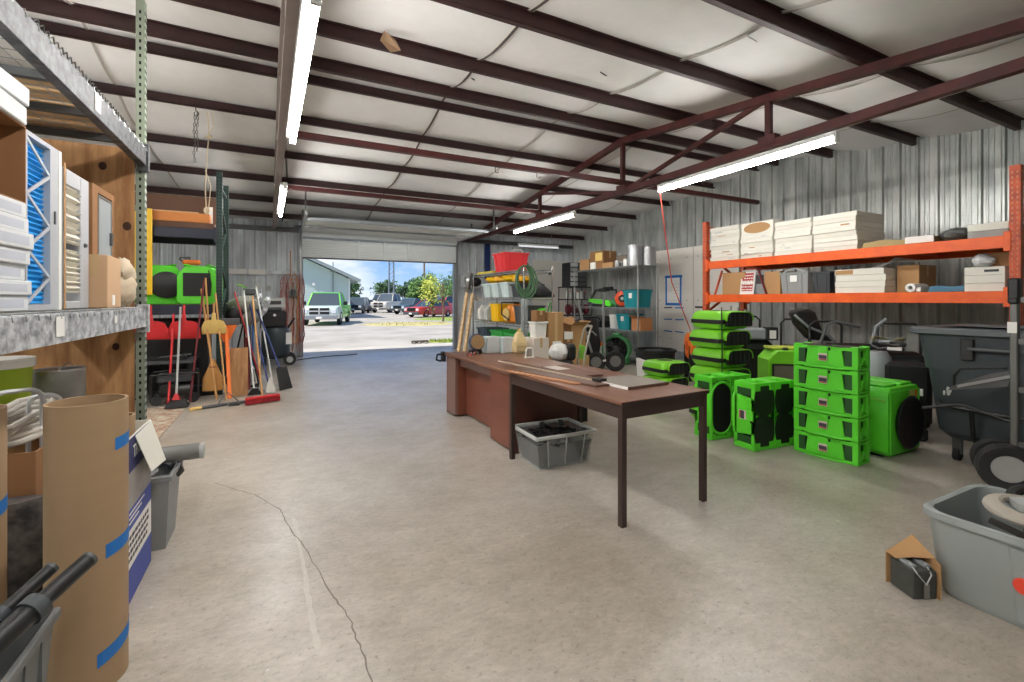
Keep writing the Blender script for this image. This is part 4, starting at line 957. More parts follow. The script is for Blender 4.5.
for j, yy in enumerate((y0+.04, y1-.29)):
    for k in range(3): MB().box(x1-.045,x1-.022,yy,yy+(.43 if j == 0 else .25),.05+.22*k,.26+.22*k).build('drawer', WALNUT, t)
MB().box(x0+.09,x0+.11,y0+.51,y1-.31,.61,.714).build('apron', mat('grey_brown_laminate',(124,96,88)), t)
t = thing('work_table', 'brown topped steel leg table standing in front of the desk', 'table', (2.225, 2.93, 0), 2.6)
w, l = .80, 1.44
MB().box(-w/2,w/2,-l/2,l/2,.752,.775).build('table_top', WALNUTT, t, bv=.004)
MB().box(-w/2-.002,w/2+.002,-l/2-.002,-l/2+.0,.75,.772).build('edge_band', DKBRN, t)
mb = MB(); q = .012
for (a, c, e, f) in ((-w/2+q,w/2-q,-l/2+q,-l/2+q+.03),(-w/2+q,w/2-q,l/2-q-.03,l/2-q),(-w/2+q,-w/2+q+.03,-l/2+q,l/2-q),(w/2-q-.03,w/2-q,-l/2+q,l/2-q)): mb.box(a,c,e,f,.665,.751)
mb.build('apron_frame', DKBRN, t)
for x in (-w/2+.027, w/2-.027):
    for y in (-l/2+.027, l/2-.027): MB().box(x-.019,x+.019,y-.019,y+.019,0,.751).build('leg', DKBRN, t)
ZTB = .7752
# things on table and desk
def slab(name, label, pts, z, h, m, cat, group=None, bv=.002):
    cx = sum(p[0] for p in pts)/len(pts); cy = sum(p[1] for p in pts)/len(pts); mb = MB(); mb.prism([(p[0]-cx,p[1]-cy) for p in pts], 0, h)
    return one(mb, name, m, label, cat, (cx,cy,z), bv=bv, group=group)
TANW = mat('tan_board',(178,126,88),.6,0,.12,4); SLATE = mat('slate_board',(132,124,114),.6,0,.12,6); DKB = mat('dark_board',(104,76,64),.5,0,.12,5)
slab('wood_strip', 'narrow tan wooden strip lying nearest the front edge of the table', [(1.755,3.56),(1.80,3.55),(1.985,2.80),(1.93,2.80)], ZTB, .012, TANW, 'board')
slab('brown_board', 'long dark brown board lying along the table front', [(1.82,3.58),(2.02,3.58),(2.20,2.66),(2.01,2.66)], ZTB+.0, .014, DKB, 'board')
t = thing('metal_strip', 'long pale metal edged strip lying across desk and table on the dark brown board', 'metal strip', (2.06,3.42,ZTB+.0152), -82)
MB().box(-.70,.62,-.04,.04,0,.010).build('strip', BROWNB, t); MB().box(-.70,.60,-.043,-.040,.0,.0115).build('pale_edge', mat('pale_strip',(186,174,152),.5), t); MB().box(.60,.68,-.045,.03,.0,.020).build('black_end', BLACK, t)
slab('brown_sheet', 'square brown panel with pale sheet lying at the back of the table', [(2.06,3.62),(2.40,3.62),(2.36,3.02),(2.12,3.02)], ZTB, .018, BROWNB, 'panel')
slab('paper_sheet', 'pale paper sheet on the brown panel', [(2.12,3.58),(2.26,3.59),(2.27,3.36),(2.14,3.36)], ZTB+.019, .0015, mat('grey_paper',(196,190,182),.8), 'paper', bv=0)
t = thing('slate_slab', 'flat grey-brown panel with pale edge lying on the near part of the table', 'panel', (2.34,2.69,ZTB), 4)
MB().box(-.20,.20,-.20,.20,0,.018).build('panel_face', SLATE, t, bv=.002); MB().box(-.204,.204,-.204,-.200,0,.02).build('panel_edge', DKB, t); MB().box(-.205,-.2,-.2,.2,.0,.0185).build('pale_edge', LABEL, t)
ZDK = .7502
t = thing('black_bracket', 'black metal bracket with a hole clamped at the far end of the desk', 'bracket', (1.83,5.49,.63), 0)
mb = MB(); mb.tube([(-.02,0,.10),(-.10,0,.09),(-.11,0,.03),(-.06,0,.01),(-.02,0,.03)], .014, 8); mb.box(-.03,.01,-.01,.08,.0,.12); mb.build('bracket_body', BLACK, t)
t = thing('head_lamp', 'brown-lensed round work lamp with dark blue body on the desk', 'lamp', (2.10,5.15,ZDK), 0)
mb = MB(); mb.lathe([(0,-.02),(.07,-.02),(.10,.03),(.10,.06),(.09,.07),(0,.07)], 24, ax='y'); o = mb.build('lamp_shell', mat('navy_shell',(44,58,88),.4), t, loc=(0,0,.135), rot=(10,0,200-20))
mb = MB(); mb.lathe([(0,.072),(.085,.072),(.085,.078),(0,.08)], 24, ax='y'); mb.build('lens', mat('amber_lens',(150,120,82),.3), t, loc=(0,0,.135), rot=(10,0,180))
MB().box(-.07,.07,-.05,.05,0,.05).build('base', BLACK, t, bv=.01)
random.seed(4)
for k in range(6):
    mb = MB(); mb.lathe([(0,0),(.012,0),(.014,.02),(.008,.03),(0,.032)], 10)
    one(mb, 'small_fitting', [BROWNB,LABELR,STEEL][k%3], 'small %s fitting scattered by the work lamp, %s from the desk end' % (['brown','red','steel'][k%3], ['first','second','third','fourth','fifth','sixth'][5-k]), 'fitting', (1.93+.035*k, 4.98+.03*k-.04*(k%2), ZDK+.0005), group='small fittings by the work lamp')
for k, (x, y, w_, h_) in enumerate(((2.32,5.18,.17,.20),(2.50,5.12,.17,.19))):
    t = thing('clear_organizer', 'clear plastic organizer box of small parts on the desk, %s one' % ('left' if k == 0 else 'right'), 'parts box', (x,y,ZDK), 0, 'clear parts boxes')
    MB().box(-w_/2,w_/2,-.08,.08,0,h_).build('case', FROST, t, bv=.006); mb = MB()
    for i in range(3):
        for j in range(3): mb.box(-w_/2+.008+i*w_/3,-w_/2+w_/3-.006+i*w_/3,-.084,-.078,.01+j*h_/3,.01+h_/3*.8+j*h_/3)
    mb.build('drawer_fronts', mat('parts_window',(205,208,210),.3,0,.15,30), t)
t = thing('yellow_jug', 'translucent yellow funnel-topped jug with label on the desk', 'jug', (2.63,5.02,ZDK), 4)
YJ = mat('amber_jug',(228,204,152),.35,0,.08)
MB().box(-.09,.09,-.06,.06,0,.145).build('jug_body', YJ, t, bv=.018); MB().taper(0,0,.143,.255,.165,.11,.06,.05).build('shoulder', YJ, t, bv=.004); MB().cyl((0,0,.26),(0,0,.295),.022,n=12).build('cap', PALEY, t); MB().box(-.07,.07,-.0625,-.0605,.03,.09).build('label_sticker', mat('tan_label',(196,172,128),.7,0,.1,30), t)
t = thing('loop_stand', 'white bent handle standing at the back edge of the desk', 'handle', (2.50,4.52,ZDK)); MB().tube([(-.045,0,0),(-.045,0,.08),(-.03,0,.11),(.03,0,.11),(.045,0,.08),(.045,0,0)], .009, 8).build('loop', WHITE, t); MB().box(-.06,.06,-.02,.02,0,.01).build('base', WHITE, t)
# clear tote of black parts under the table
t = thing('clear_tote', 'clear plastic tote filled with black parts under the table', 'tote', (2.14,3.43,0), -1)
w0,d0,w1,d1,h = .49,.35,.56,.42,.285
mb = MB(); mb.taper(0,0,0.004,h,w0,d0,w1,d1,caps=False); mb.box(-w0/2,w0/2,-d0/2,d0/2,.002,.006); mb.build('tote_wall', CLEAR, t)
mb = MB()
for (xa,xb,ya,yb) in ((-w1/2-.02,w1/2+.02,-d1/2-.02,-d1/2+.002),(-w1/2-.02,w1/2+.02,d1/2-.002,d1/2+.02),(-w1/2-.02,-w1/2+.002,-d1/2,d1/2),(w1/2-.002,w1/2+.02,-d1/2,d1/2)): mb.box(xa,xb,ya,yb,h-.03,h)
mb.build('rim', mat('clear_rim',(214,216,214),.3,0,.05,alpha=.75), t, bv=.006)
for x in (-.16,0,.16): mb = MB().bar((x,-.183,.02),(x*1.15,-.213,.25),.012,.004); mb.build('wall_rib', MATS['clear_rim'], t)
mb = MB(); random.seed(17); mb.taper(0,0,.012,.20,.46,.32,.53,.39)
for k in range(60):
    x, y = random.uniform(-.25,.25), random.uniform(-.18,.18); a = random.uniform(0,pi); z = .19+random.uniform(0,.06); q = random.uniform(.03,.07); mb.bar((x-q*cos(a),y-q*sin(a),z),(x+q*cos(a),y+q*sin(a),z+random.uniform(-.02,.04)),random.uniform(.02,.05),.012)
o = one(mb, 'black_parts', BLACK, 'jumble of small black parts filling the clear tote', 'parts', (2.14,3.43,0), -1, kind='stuff')
# ------------------------------------------------------------------ chrome wire rack behind the desk
def wire_rack(name, label, loc, w, l, h, shelves, m=CHROME, pr=.013, cat='wire shelf', solid=False):
    t = thing(name, label, cat, loc)       # local: x 0..w , y 0..l
    for x in (0, w):
        for y in (0, l): MB().cyl((x,y,0),(x,y,h),pr,n=10).build('post', m, t)
    for z in shelves:
        mb = MB(); e = .0
        for zz in (z, z-.03):
            for a, c in (((0,0),(w,0)),((0,l),(w,l)),((0,0),(0,l)),((w,0),(w,l))): mb.bar((a[0],a[1],zz-.006),(c[0],c[1],zz-.006),.01,.012)
        if solid: mb.box(0,w,0,l,z-.012,z)
        else:
            n = int(l/.045)
            for i in range(1,n): mb.bar((0,l*i/n,z-.004),(w,l*i/n,z-.004),.005,.006)
            for x in (w*.33,w*.66): mb.bar((x,0,z-.010),(x,l,z-.010),.008,.006)
            for i in range(int(l/.12)): mb.bar((0,.03+.12*i,z-.005),(0,.09+.12*i,z-.03),.005,.005)
        mb.build('shelf', m, t)
    return t
CX, CY = 3.0, 5.58
wire_rack('wire_shelving', 'chrome wire shelving unit crowded with totes behind the desk', (CX,CY,0), .46, 1.88, 1.88, (.25,.66,1.06,1.44,1.83))
def tote(name, label, w, d, h, loc, rz, m, lidm=None, group=None, cat='tote', taper=.88, lab=None, handles=True):
    t = thing(name, label, cat, loc, rz, group); th = .005
    mb = MB(); mb.taper(0,0,0,h,w*taper,d*taper,w,d,caps=False); mb.taper(0,0,.006,h,w*taper-2*th,d*taper-2*th,w-2*th,d-2*th,caps=False); mb.box(-w*taper/2,w*taper/2,-d*taper/2,d*taper/2,0,.006)
    for u in (-.28,.28): mb.bar((w*u*taper,-d*taper/2,.01),(w*u,-d/2,h*.9),.015,.008); mb.bar((-w*taper/2,d*u*taper,.01),(-w/2,d*u,h*.9),.015,.008,up=(0,1,0))
    mb.build('tote_body', m, t)
    mb = MB(); q = .014
    for (a,c,e,f) in ((-w/2-q,w/2+q,-d/2-q,-d/2+.004),(-w/2-q,w/2+q,d/2-.004,d/2+q),(-w/2-q,-w/2+.004,-d/2,d/2),(w/2-.004,w/2+q,-d/2,d/2)): mb.box(a,c,e,f,h-.025,h)
    mb.build('rim', m, t, bv=.004)
    if lidm:
        mb = MB(); mb.box(-w/2-q,w/2+q,-d/2-q,d/2+q,h+.001,h+.018); mb.box(-w/2+.03,w/2-.03,-d/2+.03,d/2-.03,h+.018,h+.03); mb.build('lid', lidm, t, bv=.004)
    if lab: MB().box(-w/2-.006,-w/2*.97-.004,-.05,.05,h*.55,h*.85).build('label_sticker', lab, t)
    return t
REDT = mat('tote_red',(222,52,58),.45,0,.06)
t = tote('storage_tote', 'bright red plastic tote on top of the chrome wire shelving', .42, .42, .30, (3.235,6.46,1.832), 0, REDT, None, taper=.82)
for y in (-.225,.225): MB().tube([(-.1,y,.30),(-.06,y,.34),(.06,y,.34),(.1,y,.30)], .009, 6).build('handle', WHITE, t)
MB().box(-.19,.19,-.19,.19,.27,.285).build('white_contents', WHITE, t)
one(MB().box(-.2,.2,-.32,.32,0,.04), 'yellow_pad', mat('dull_yellow',(206,188,60),.6,0,.1), 'dull yellow pad lying left of the red tote', 'pad', (3.23,7.05,1.832), bv=.01)
CL = mat('clear_bin',(206,222,222),.35,0,.05)
for i, y in enumerate((6.98, 6.66, 6.30)):
    t = tote('clear_bin', 'pale translucent bin on the second wire shelf, %s of the three' % ['farthest','middle','nearest'][i], .40, .27, .23, (3.23,y,1.441), 0, CL, None, 'pale translucent bins', cat='bin', taper=.8)
    MB().taper(0,0,.01,.19,.30,.20,.34,.24).build('dark_contents', CHAR, t)
for i, (y, m_) in enumerate(((6.92, YELLOW),(6.60, mat('amber_yellow',(244,182,30),.5)),(6.28, YELLOW),(5.95, MATS['amber_yellow']))):
    t = thing('yellow_lid_bag', 'yellow folded bag stuffed above the translucent bins, %s from the far end' % ['first','second','third','fourth'][i], 'bag', (3.2,y,1.672 if i < 3 else 1.64), 0, 'yellow bags under the top wire shelf')
    random.seed(40+i); mb = MB(); mb.ball((0,0,.06),.19,.14,.06,14,8,jit=.12); mb.build('bag_body', m_, t); mb = MB(); mb.tube([(-.12,-.06,.10),(-.17,0,.085),(-.12,.06,.10)], .01, 6); mb.build('strap', m_, t)
b = tote('storage_tote', 'dark tote at the near end of the second wire shelf', .38, .30, .195, (3.24,5.93,1.441), 0, CHAR, None, cat='tote')
# silver disc, bag on the far end
t = thing('fan_guard', 'round silver wire fan guard hooked on the far end of the wire shelving', 'fan guard', (2.95,7.52,1.73), 0, rot=(0,8,-28))
mb = MB()
for r in (.05,.09,.13,.165): mb.tube([(0,r*cos(a),r*sin(a)) for a in [2*pi*i/28 for i in range(28)]], .005, 5, closed=True)
for a in range(0,180,30): mb.bar((0,-.165*cos(R(a)),-.165*sin(R(a))),(0,.165*cos(R(a)),.165*sin(R(a))),.006)
mb.build('wire_guard', CHROME, t); MB().lathe([(.15,-.03),(.175,-.03),(.175,.02),(.15,.02),(.15,-.03)],28,ax='x').build('rim', STEEL, t); MB().lathe([(0,.02),(.15,.02),(.15,.035),(0,.035)],24,ax='x').build('dark_back', DGREY, t)
t = thing('wall_bracket_shelf', 'small pale shelf on the wall right of the doorway', 'shelf', (4.75,12.22,1.75)); MB().box(-.15,.5,-.22,.2,0,.03).build('shelf_board', LGREY, t); MB().box(0,.02,-.18,.2,-.15,0).build('bracket', STEEL, t)
mb = MB(); random.seed(51); mb.ball((0,0,.14),.17,.13,.14,14,8,jit=.15); one(mb, 'dark_bag', BLKBAG, 'dark bag on the small shelf right of the doorway', 'bag', (4.98,12.2,1.782))
mb = MB(); mb.tube([(.11*cos(a),-.01*k,.17+.16*sin(a)) for k, a in enumerate([2*pi*i/14 for i in range(30)])], .022, 8)
one(mb, 'white_hose', mat('white_hose2',(224,224,222),.4), 'coiled white hose hung on the wall right of the doorway', 'hose', (4.70,12.36,1.78))
one(MB().box(-.09,.09,-.03,.0,0,1.1), 'navy_strap', mat('navy_cloth',(36,56,110),.8), 'navy blue cloth strap hanging on the wall right of the doorway', 'strap', (5.45,12.44,1.98), bv=.01)
# lower shelf goods
def jug(label, loc, m, w=.16, d=.11, h=.26, capm=WHITE, rz=0, group=None):
    t = thing('plastic_jug', label, 'jug', loc, rz, group)
    MB().taper(0,0,0,h*.72,w,d,w,d).build('jug_body', m, t, bv=.015); MB().taper(0,0,h*.71,h*.92,w*.95,d*.95,.05,.05).build('shoulder', m, t, bv=.01); MB().cyl((0,0,h*.92),(0,0,h),.02,n=12).build('cap', capm, t)
    MB().tube([(w*.2,0,h*.9),(w*.45,0,h*.86),(w*.46,0,h*.6)], .012, 8).build('handle', m, t); return t
jug('white plastic jug on the third wire shelf at its far end', (3.08,7.22,1.061), WHITE)
jug('grey plastic jug beside the white jug on the third wire shelf', (3.12,7.02,1.061), LGREY)
tote('yellow_bucket', 'square yellow pail on the third wire shelf', .26, .30, .28, (3.17,6.66,1.061), 0, YELLOW, None, cat='pail')
t = thing('orange_drum', 'round orange tank with hose on the third wire shelf', 'tank', (3.20,6.20,1.061))
MB().lathe([(.13,0),(.15,.02),(.15,.22),(.13,.26),(.05,.28),(0,.28)],24).build('tank_body', mat('tank_orange',(238,140,24),.4), t); MB().lathe([(0,.278),(.05,.278),(.05,.31),(0,.315)],14).build('cap', BLACK, t)
MB().tube([(0,.05,.3),(-.15,.2,.3),(-.19,.12,.12),(-.17,-.1,.04)], .012, 8).build('spray_hose', BLACK, t)
mb = MB(); mb.lathe([(0,-.02),(.09,-.02),(.1,0),(.09,.02),(0,.02)],20,ax='x'); mb.build('tan_disc', PALEY, t, loc=(-.155,.02,.12))
t = tote('storage_tote', 'dark tote at the near end of the third wire shelf', .36, .28, .26, (3.23,5.85,1.061), 0, DGREY)
tote('storage_tote', 'bright green tote on the lower wire shelf', .40, .42, .26, (3.22,6.55,.661), 0, mat('tote_green',(52,168,74),.45))
tote('storage_tote', 'second bright green tote beside the yellow jug, nearer end of lower wire shelf', .40, .36, .24, (3.22,6.05,.661), 0, MATS['tote_green'])
tote('storage_tote', 'dark blue tote at the far end of the lower wire shelf', .40, .40, .27, (3.22,7.12,.661), 0, mat('tote_navy',(52,68,84),.45))
tote('storage_tote', 'teal plastic tote on the bottom wire shelf', .40, .50, .30, (3.22,6.1,.251), 0, TEAL)
tote('storage_tote', 'white plastic tote on the bottom wire shelf', .40, .50, .30, (3.22,6.85,.251), 0, WHITE)
# green hose
t = thing('garden_hose', 'green hose coil hanging on the near post of the wire shelving', 'hose', (2.975,5.545,1.86)); random.seed(61)
for k in range(6):
    mb = MB(); w = .095+.013*k; hh = .165+.012*k; off = random.uniform(-.022,.022)
    mb.tube([(w*cos(a)+off, -.012*k-.012, -hh+.0+hh*sin(a)+.01) for a in [2*pi*i/26 for i in range(26)]], .011, 7, closed=True); mb.build('hose_loop', GREENHOSE, t)
mb = MB(); mb.tube([(-.05,-.03,-.42),(-.02,-.02,-.8),(.03,-.02,-1.15),(-.03,-.01,-1.4)], .010, 6); mb.build('hose_end', BLACK, t)
t = thing('clear_film_roll', 'clear plastic film roll standing at the near post of the wire shelving', 'film roll', (2.93,5.44,.0)); MB().lathe([(.05,0),(.05,1.42),(.046,1.42),(.046,0)],20).build('film', mat('clear_film',(196,206,206),.2,0,.1,alpha=.22), t); MB().cyl((0,0,0),(0,0,1.43),.008,n=10).build('core', DGREY, t)
t = thing('black_tarp', 'black tarp slumped on the second wire shelf beside the hose', 'tarp', (3.30,5.66,1.441)); random.seed(71)
mb = MB(); mb.loft([[(-.12,-.05,0),(.24,-.06,0),(.24,.10,0),(-.12,.1,0)],[(-.12,-.05,.12),(.20,-.06,.06),(.2,.1,.08),(-.12,.1,.14)],[(-.12,-.02,.30),(.02,-.03,.20),(.04,.08,.2),(-.12,.08,.3)]]); mb.build('cloth', BLKBAG, t, bv=.02)
t = thing('lime_sprayer', 'lime green tool with grey handle on the third shelf beside the boxes', 'tool', (3.40,5.64,1.061)); mb = MB(); mb.box(-.08,.06,-.05,.05,.0,.14); mb.box(-.14,-.02,-.04,.04,.12,.22); mb.build('tool_body', GREEN, t, bv=.02); MB().tube([(.02,0,.14),(.05,0,.30),(.08,0,.3),(.08,0,.1)], .012, 8).build('handle', mat('tool_green',(60,150,60),.5), t)
# leaning lumber
for i, (a, c) in enumerate((((2.47,6.97,.02),(2.90,7.49,1.52)),((2.555,6.90,.02),(2.975,7.42,1.50)))):
    mb = MB(); v = Vector(c)-Vector(a); mb.bar((0,0,0),v,.045,.085); one(mb, 'lumber_stud', PINE, 'pale lumber stud leaning behind the desk, %s one' % ['left','right'][i], 'lumber', a, group='lumber studs behind the desk', bv=.003)
# cardboard boxes
carton('cardboard_box', 'tall brown cardboard box with paper labels beside the wire shelving', .22, .26, 1.24, (3.165,5.14,0), 0, CARD, lab=[('-y',.25,.85,.62,.70,LABEL),('-y',.3,.8,.50,.58,LABEL),('-y',.3,.8,.40,.46,LABEL)])
carton('cardboard_box', 'white-faced carton at the bottom of the stack by the wire shelving', .24, .30, .62, (2.915,5.10,0), 0, mat('whitish_card',(216,206,194),.8), tape=False)
carton('cardboard_box', 'white-fronted carton in the middle of the stack by the wire shelving', .23, .26, .30, (2.915,5.10,.622), 2, MATS['whitish_card'], lab=[('+x',0.,1,0,1,CARD)])
tote('white_pail', 'square white pail standing on the white-fronted cartons', .17, .17, .20, (2.945,5.10,.924), 0, WHITE, None, cat='pail', taper=.85)
carton('cardboard_box', 'small brown box on top of the square white pail', .14, .13, .14, (2.95,5.10,1.126), 5, CARDD)
carton('cardboard_box', 'wide brown carton at the base right of the tall box', .38, .36, .66, (3.49,5.18,0), 0, CARD)
carton('cardboard_box', 'brown carton with white top band stacked right of the tall box', .14, .26, .32, (3.36,5.16,.662), 3, CARDD, lab=[('-y',0,1,.7,1,LABEL)])
open_carton('cardboard_box', 'open tan carton with raised flaps at the top right of the box stack', .22, .28, .40, (3.56,5.20,.662), -4, CARD, flaps=((0,60),(1,70),(3,60),(2,20)))
# pressure washer
t = thing('pressure_washer', 'pressure washer with white engine cover and grey loop handle behind the table', 'pressure washer', (2.99,4.52,.185), -18); t.scale = (.72,.72,1.03); MB().box(-.3,.3,-.2,.2,-.178,-.005).build('dolly_base', BLACK, t)
for y in (-.2,.2): MB().lathe([(.03,-.03),(.11,-.035),(.12,0),(.11,.035),(.03,.03)],18,(-.05,y,.12),ax='y').build('wheel', RUBBER, t)
MB().box(-.25,.22,-.15,.15,.12,.17).build('base_plate', BLACK, t); MB().box(-.18,.1,-.13,.13,.17,.5).build('engine_block', CABINETG, t, bv=.03)
mb = MB(); random.seed(77); mb.ball((-.12,0,.59),.17,.15,.10,14,9,jit=.10); mb.build('engine_cover', mat('engine_white',(222,220,216),.5,0,.3,18,.4,30), t); MB().box(.0,.14,-.12,.12,.5,.68).build('muffler', BLACK, t, bv=.03)
MB().tube([(.22,-.17,.15),(.26,-.17,.55),(.36,-.16,.84),(.40,-.12,.88),(.40,.12,.88),(.36,.16,.84),(.26,.17,.55),(.22,.17,.15)], .016, 8).build('loop_handle', mat('handle_grey',(168,164,156),.4,.4), t); MB().box(.27,.29,-.15,.15,.5,.66).build('panel', LIME, t)
# black dump cart stood on end with grey frame
t = thing('wheelbarrow', 'black two-wheeled dump cart standing upright with grey frame handles', 'wheelbarrow', (5.50,7.46,0), 0)
mb = MB(); mb.loft([[(-.40,.05,.06),(.27,.05,.06),(.24,.45,.10),(-.34,.45,.10)],[(-.46,.02,.5),(.32,.02,.5),(.28,.5,.5),(-.38,.5,.5)],[(-.30,.06,1.04),(.26,.06,1.04),(.22,.4,1.0),(-.25,.4,1.0)]]); mb.build('tray', BLACK, t, bv=.04, ang=60)
MB().tube([(-.28,.02,1.0),(-.22,.0,1.05),(.20,.0,1.05),(.26,.02,1.0)], .018, 8).build('tray_rim', BLACK, t)
GF = mat('frame_grey',(156,158,158),.4,.4,.1)
MB().tube([(-.30,-.02,1.40),(-.22,-.06,1.0),(-.04,-.10,.40),(.02,-.08,.30)], .026, 10).build('frame_rail', GF, t); MB().tube([(.20,-.18,1.42),(.20,-.18,.9),(.22,-.2,.35),(.20,-.2,.12)], .026, 10).build('frame_rail', GF, t)
MB().tube([(-.2,-.06,.74),(.0,-.08,.78),(.10,-.08,.70)], .016, 8).build('brace', GF, t); MB().cyl((-.10,-.15,.19),(.42,-.35,.19),.014,n=10).build('axle', STEEL, t)
LASTO = {}
def wheel(parent, loc, r, w, ax='y', rz=0, hubm=LGREY):
    ty = MB().lathe([(r*.55,-w*.4),(r*.9,-w*.5),(r,-w*.25),(r,w*.25),(r*.9,w*.5),(r*.55,w*.4),(r*.55,-w*.4)],28,ax=ax).build('wheel', RUBBER, parent, loc=loc, rot=(0,0,rz))
    MB().lathe([(0,-w*.32),(r*.2,-w*.38),(r*.56,-w*.3),(r*.56,w*.3),(r*.2,w*.38),(0,w*.32)],22,ax=ax).build('hub', hubm, ty)
    return ty
wheel(t, (.0,-.20,.19), .19, .09, 'y', -30, mat('hub_grey',(120,120,118),.5)); wheel(t, (.36,-.34,.20), .20, .09, 'y', -30, MATS['hub_grey'])
MB().ball((.13,-.28,.22),.045).build('hub_cap', WHITE, t)
# ------------------------------------------------------------------ grey boltless shelving on the right wall
SX, SY = 6.95, 7.68
GSH = mat('shelf_grey_steel',(150,152,150),.4,.5,.1)
wire_rack('metal_shelving', 'tall grey metal shelving against the right corrugated wall', (SX,SY,0), .58, 2.42, 2.22, (.12,.72,1.23,2.17), GSH, .018, 'shelving', True)
ZS = {0:.121,1:.721,2:1.231,3:2.171}
carton('cardboard_box', 'tan box with a round cut at the far end of the top grey shelf', .34, .40, .28, (7.18,9.75,ZS[3]), 0, CARD)
carton('cardboard_box', 'taller open-fronted brown box on the top grey shelf', .42, .50, .44, (7.22,9.24,ZS[3]), 4, CARDD, lab=[('-x',.1,.6,.45,.9,PALEY)])
carton('cardboard_box', 'small white box in front of the taller brown box on the top shelf', .12, .20, .17, (7.02-.0+.02,9.62-.27,ZS[3]), 0, LABEL, tape=False)
carton('cardboard_box', 'low flat tan box in the middle of the top grey shelf', .24, .36, .13, (7.12,8.80,ZS[3]), 3, CARD)
for k, (y, h, r) in enumerate(((8.55,.16,.055),(8.38,.12,.05),(8.25,.17,.06))):
    t = thing('paint_can', 'small pale can on the top grey shelf, %s of three' % ['left','middle','right'][k], 'can', (7.10,y,ZS[3]), 0, 'small pale cans'); MB().lathe([(r,0),(r,h),(0,h)],16).build('can_body', [LGREY,DGREY,WHITE][k], t); MB().lathe([(r*1.05,h-.015),(r*1.05,h+.004),(0,h+.004)],16).build('lid', STEEL, t)
carton('cardboard_box', 'dull grey-brown box behind the small pale cans', .24, .5, .30, (7.36,8.50,ZS[3]), 0, mat('drab_card',(120,110,98),.8), tape=False)
for k, (x, y, r, h) in enumerate(((7.20,8.04-.08,.165,.42),(7.36,7.83-.1,.0,.0))):
    if r == 0: continue
for k, (x, y, r, h) in enumerate(((7.14,7.99,.17,.46),(7.40,7.84,.15,.42))):
    t = thing('insulation_roll', 'silver foil wrapped roll on the top grey shelf, %s' % ['taller left one','shorter right one'][k], 'roll', (x,y,ZS[3]), 0, 'silver foil rolls'); random.seed(80+k); mb = MB()
    mb.loft([[((r+random.uniform(-.008,.008))*cos(2*pi*i/22),(r+random.uniform(-.008,.008))*sin(2*pi*i/22),h*j/7) for i in range(22)] for j in range(8)]); mb.build('foil', FOIL, t); MB().lathe([(.05,h),(.07,h),(.07,h+.006),(.05,h+.006),(.05,h)],16).build('core', CARD, t)
# middle shelf
t = thing('lawn_sprayer', 'lime green and black garden blower on the middle grey shelf', 'leaf blower', (7.12,9.2,ZS[2]), 0); mb = MB(); mb._add([(0,.55,.20),(0,-.30,.16),(0,-.42,.06),(0,-.35,.0),(0,.0,.05),(0,.5,.12),(.16,.55,.20),(.16,-.30,.16),(.16,-.42,.06),(.16,-.35,.0),(.16,.0,.05),(.16,.5,.12)], [(0,1,2,3,4,5),(11,10,9,8,7,6)]+[(i,(i+1)%6,6+(i+1)%6,6+i) for i in range(6)]); mb.build('shroud', GREEN, t, bv=.01)
MB().box(-.05,.2,-.1,.3,.0,.07).build('base', BLACK, t); MB().cyl((.05,-.4,.12),(.05,-.62,.07),.07,n=14).build('nozzle', DGREEN, t); MB().tube([(.08,.5,.2),(.08,.3,.42),(.08,-.2,.40)], .02, 8).build('handle', BLACK, t); MB().box(.02,.14,-.1,.15,.38,.46).build('control', BLACK, t, bv=.02)
t = thing('weed_trimmer', 'black power tool lying under a raised black bar on the middle shelf', 'power tool', (7.35,9.25,ZS[2])); MB().tube([(-.1,.65,.0),(0,.5,.42),(.0,-.35,.42),(-.05,-.5,.0)], .02, 8).build('bar', BLACK, t); MB().box(-.06,.06,-.2,.1,.42,.5).build('motor', BLACK, t, bv=.02)
t = thing('orange_blower', 'round orange blower fan on the middle grey shelf', 'blower', (7.14,8.40,ZS[2]), 42); MB().lathe([(.09,-.09),(.17,-.07),(.19,0),(.17,.07),(0,.09)],24,(0,0,.205),ax='x').build('fan_housing', mat('fan_orange',(226,80,36),.45), t); MB().lathe([(0,-.07),(.085,-.085),(.085,-.095),(0,-.09)],20,(0,0,.205),ax='x').build('intake', BLACK, t); MB().box(-.07,.07,-.28,.0,.26,.39).build('outlet', MATS['fan_orange'], t, bv=.01); MB().box(-.08,.08,-.15,.15,0,.03).build('base', BLACK, t); MB().lathe([(0,-.1),(.04,-.1),(.04,-.09),(0,-.09)],12,(0,0,.205),ax='x').build('fan_hub', LGREY, t)
tote('storage_tote', 'teal plastic tote on the middle grey shelf', .40, .50, .38, (7.19,7.97,ZS[2]), 0, TEAL, mat('tote_teal_lid',(16,104,112),.45), taper=.86, lab=LABEL)
# lower shelf
tote('storage_tote', 'teal plastic tote on the lower grey shelf', .42, .46, .36, (7.2,8.24,ZS[1]), 0, TEAL, None, taper=.8, lab=LABEL)
open_carton('cardboard_box', 'open orange-brown box on the lower grey shelf beside the teal tote', .36, .28, .28, (7.2,7.83,ZS[1]), 4, mat('warm_card',(190,128,82),.8,0,.1), flaps=((1,60),(2,50)))
pail('white bucket on the lower grey shelf left of the teal tote', (7.18,8.72,ZS[1]), .12,.14,.33, WHITE)
carton('tool_case', 'black tool case on the lower grey shelf', .40, .5, .16, (7.2,9.35,ZS[1]), 0, BLACK, tape=False, cat='case')
carton('tool_case', 'grey tool case stacked on the black one on the lower grey shelf', .34, .40, .12, (7.2,9.35,ZS[1]+.162), 4, DGREY, tape=False, cat='case')
carton('tool_case', 'dark case at the far end of the lower grey shelf', .4, .3, .25, (7.2,9.82,ZS[1]), 0, CHAR, tape=False, cat='case')
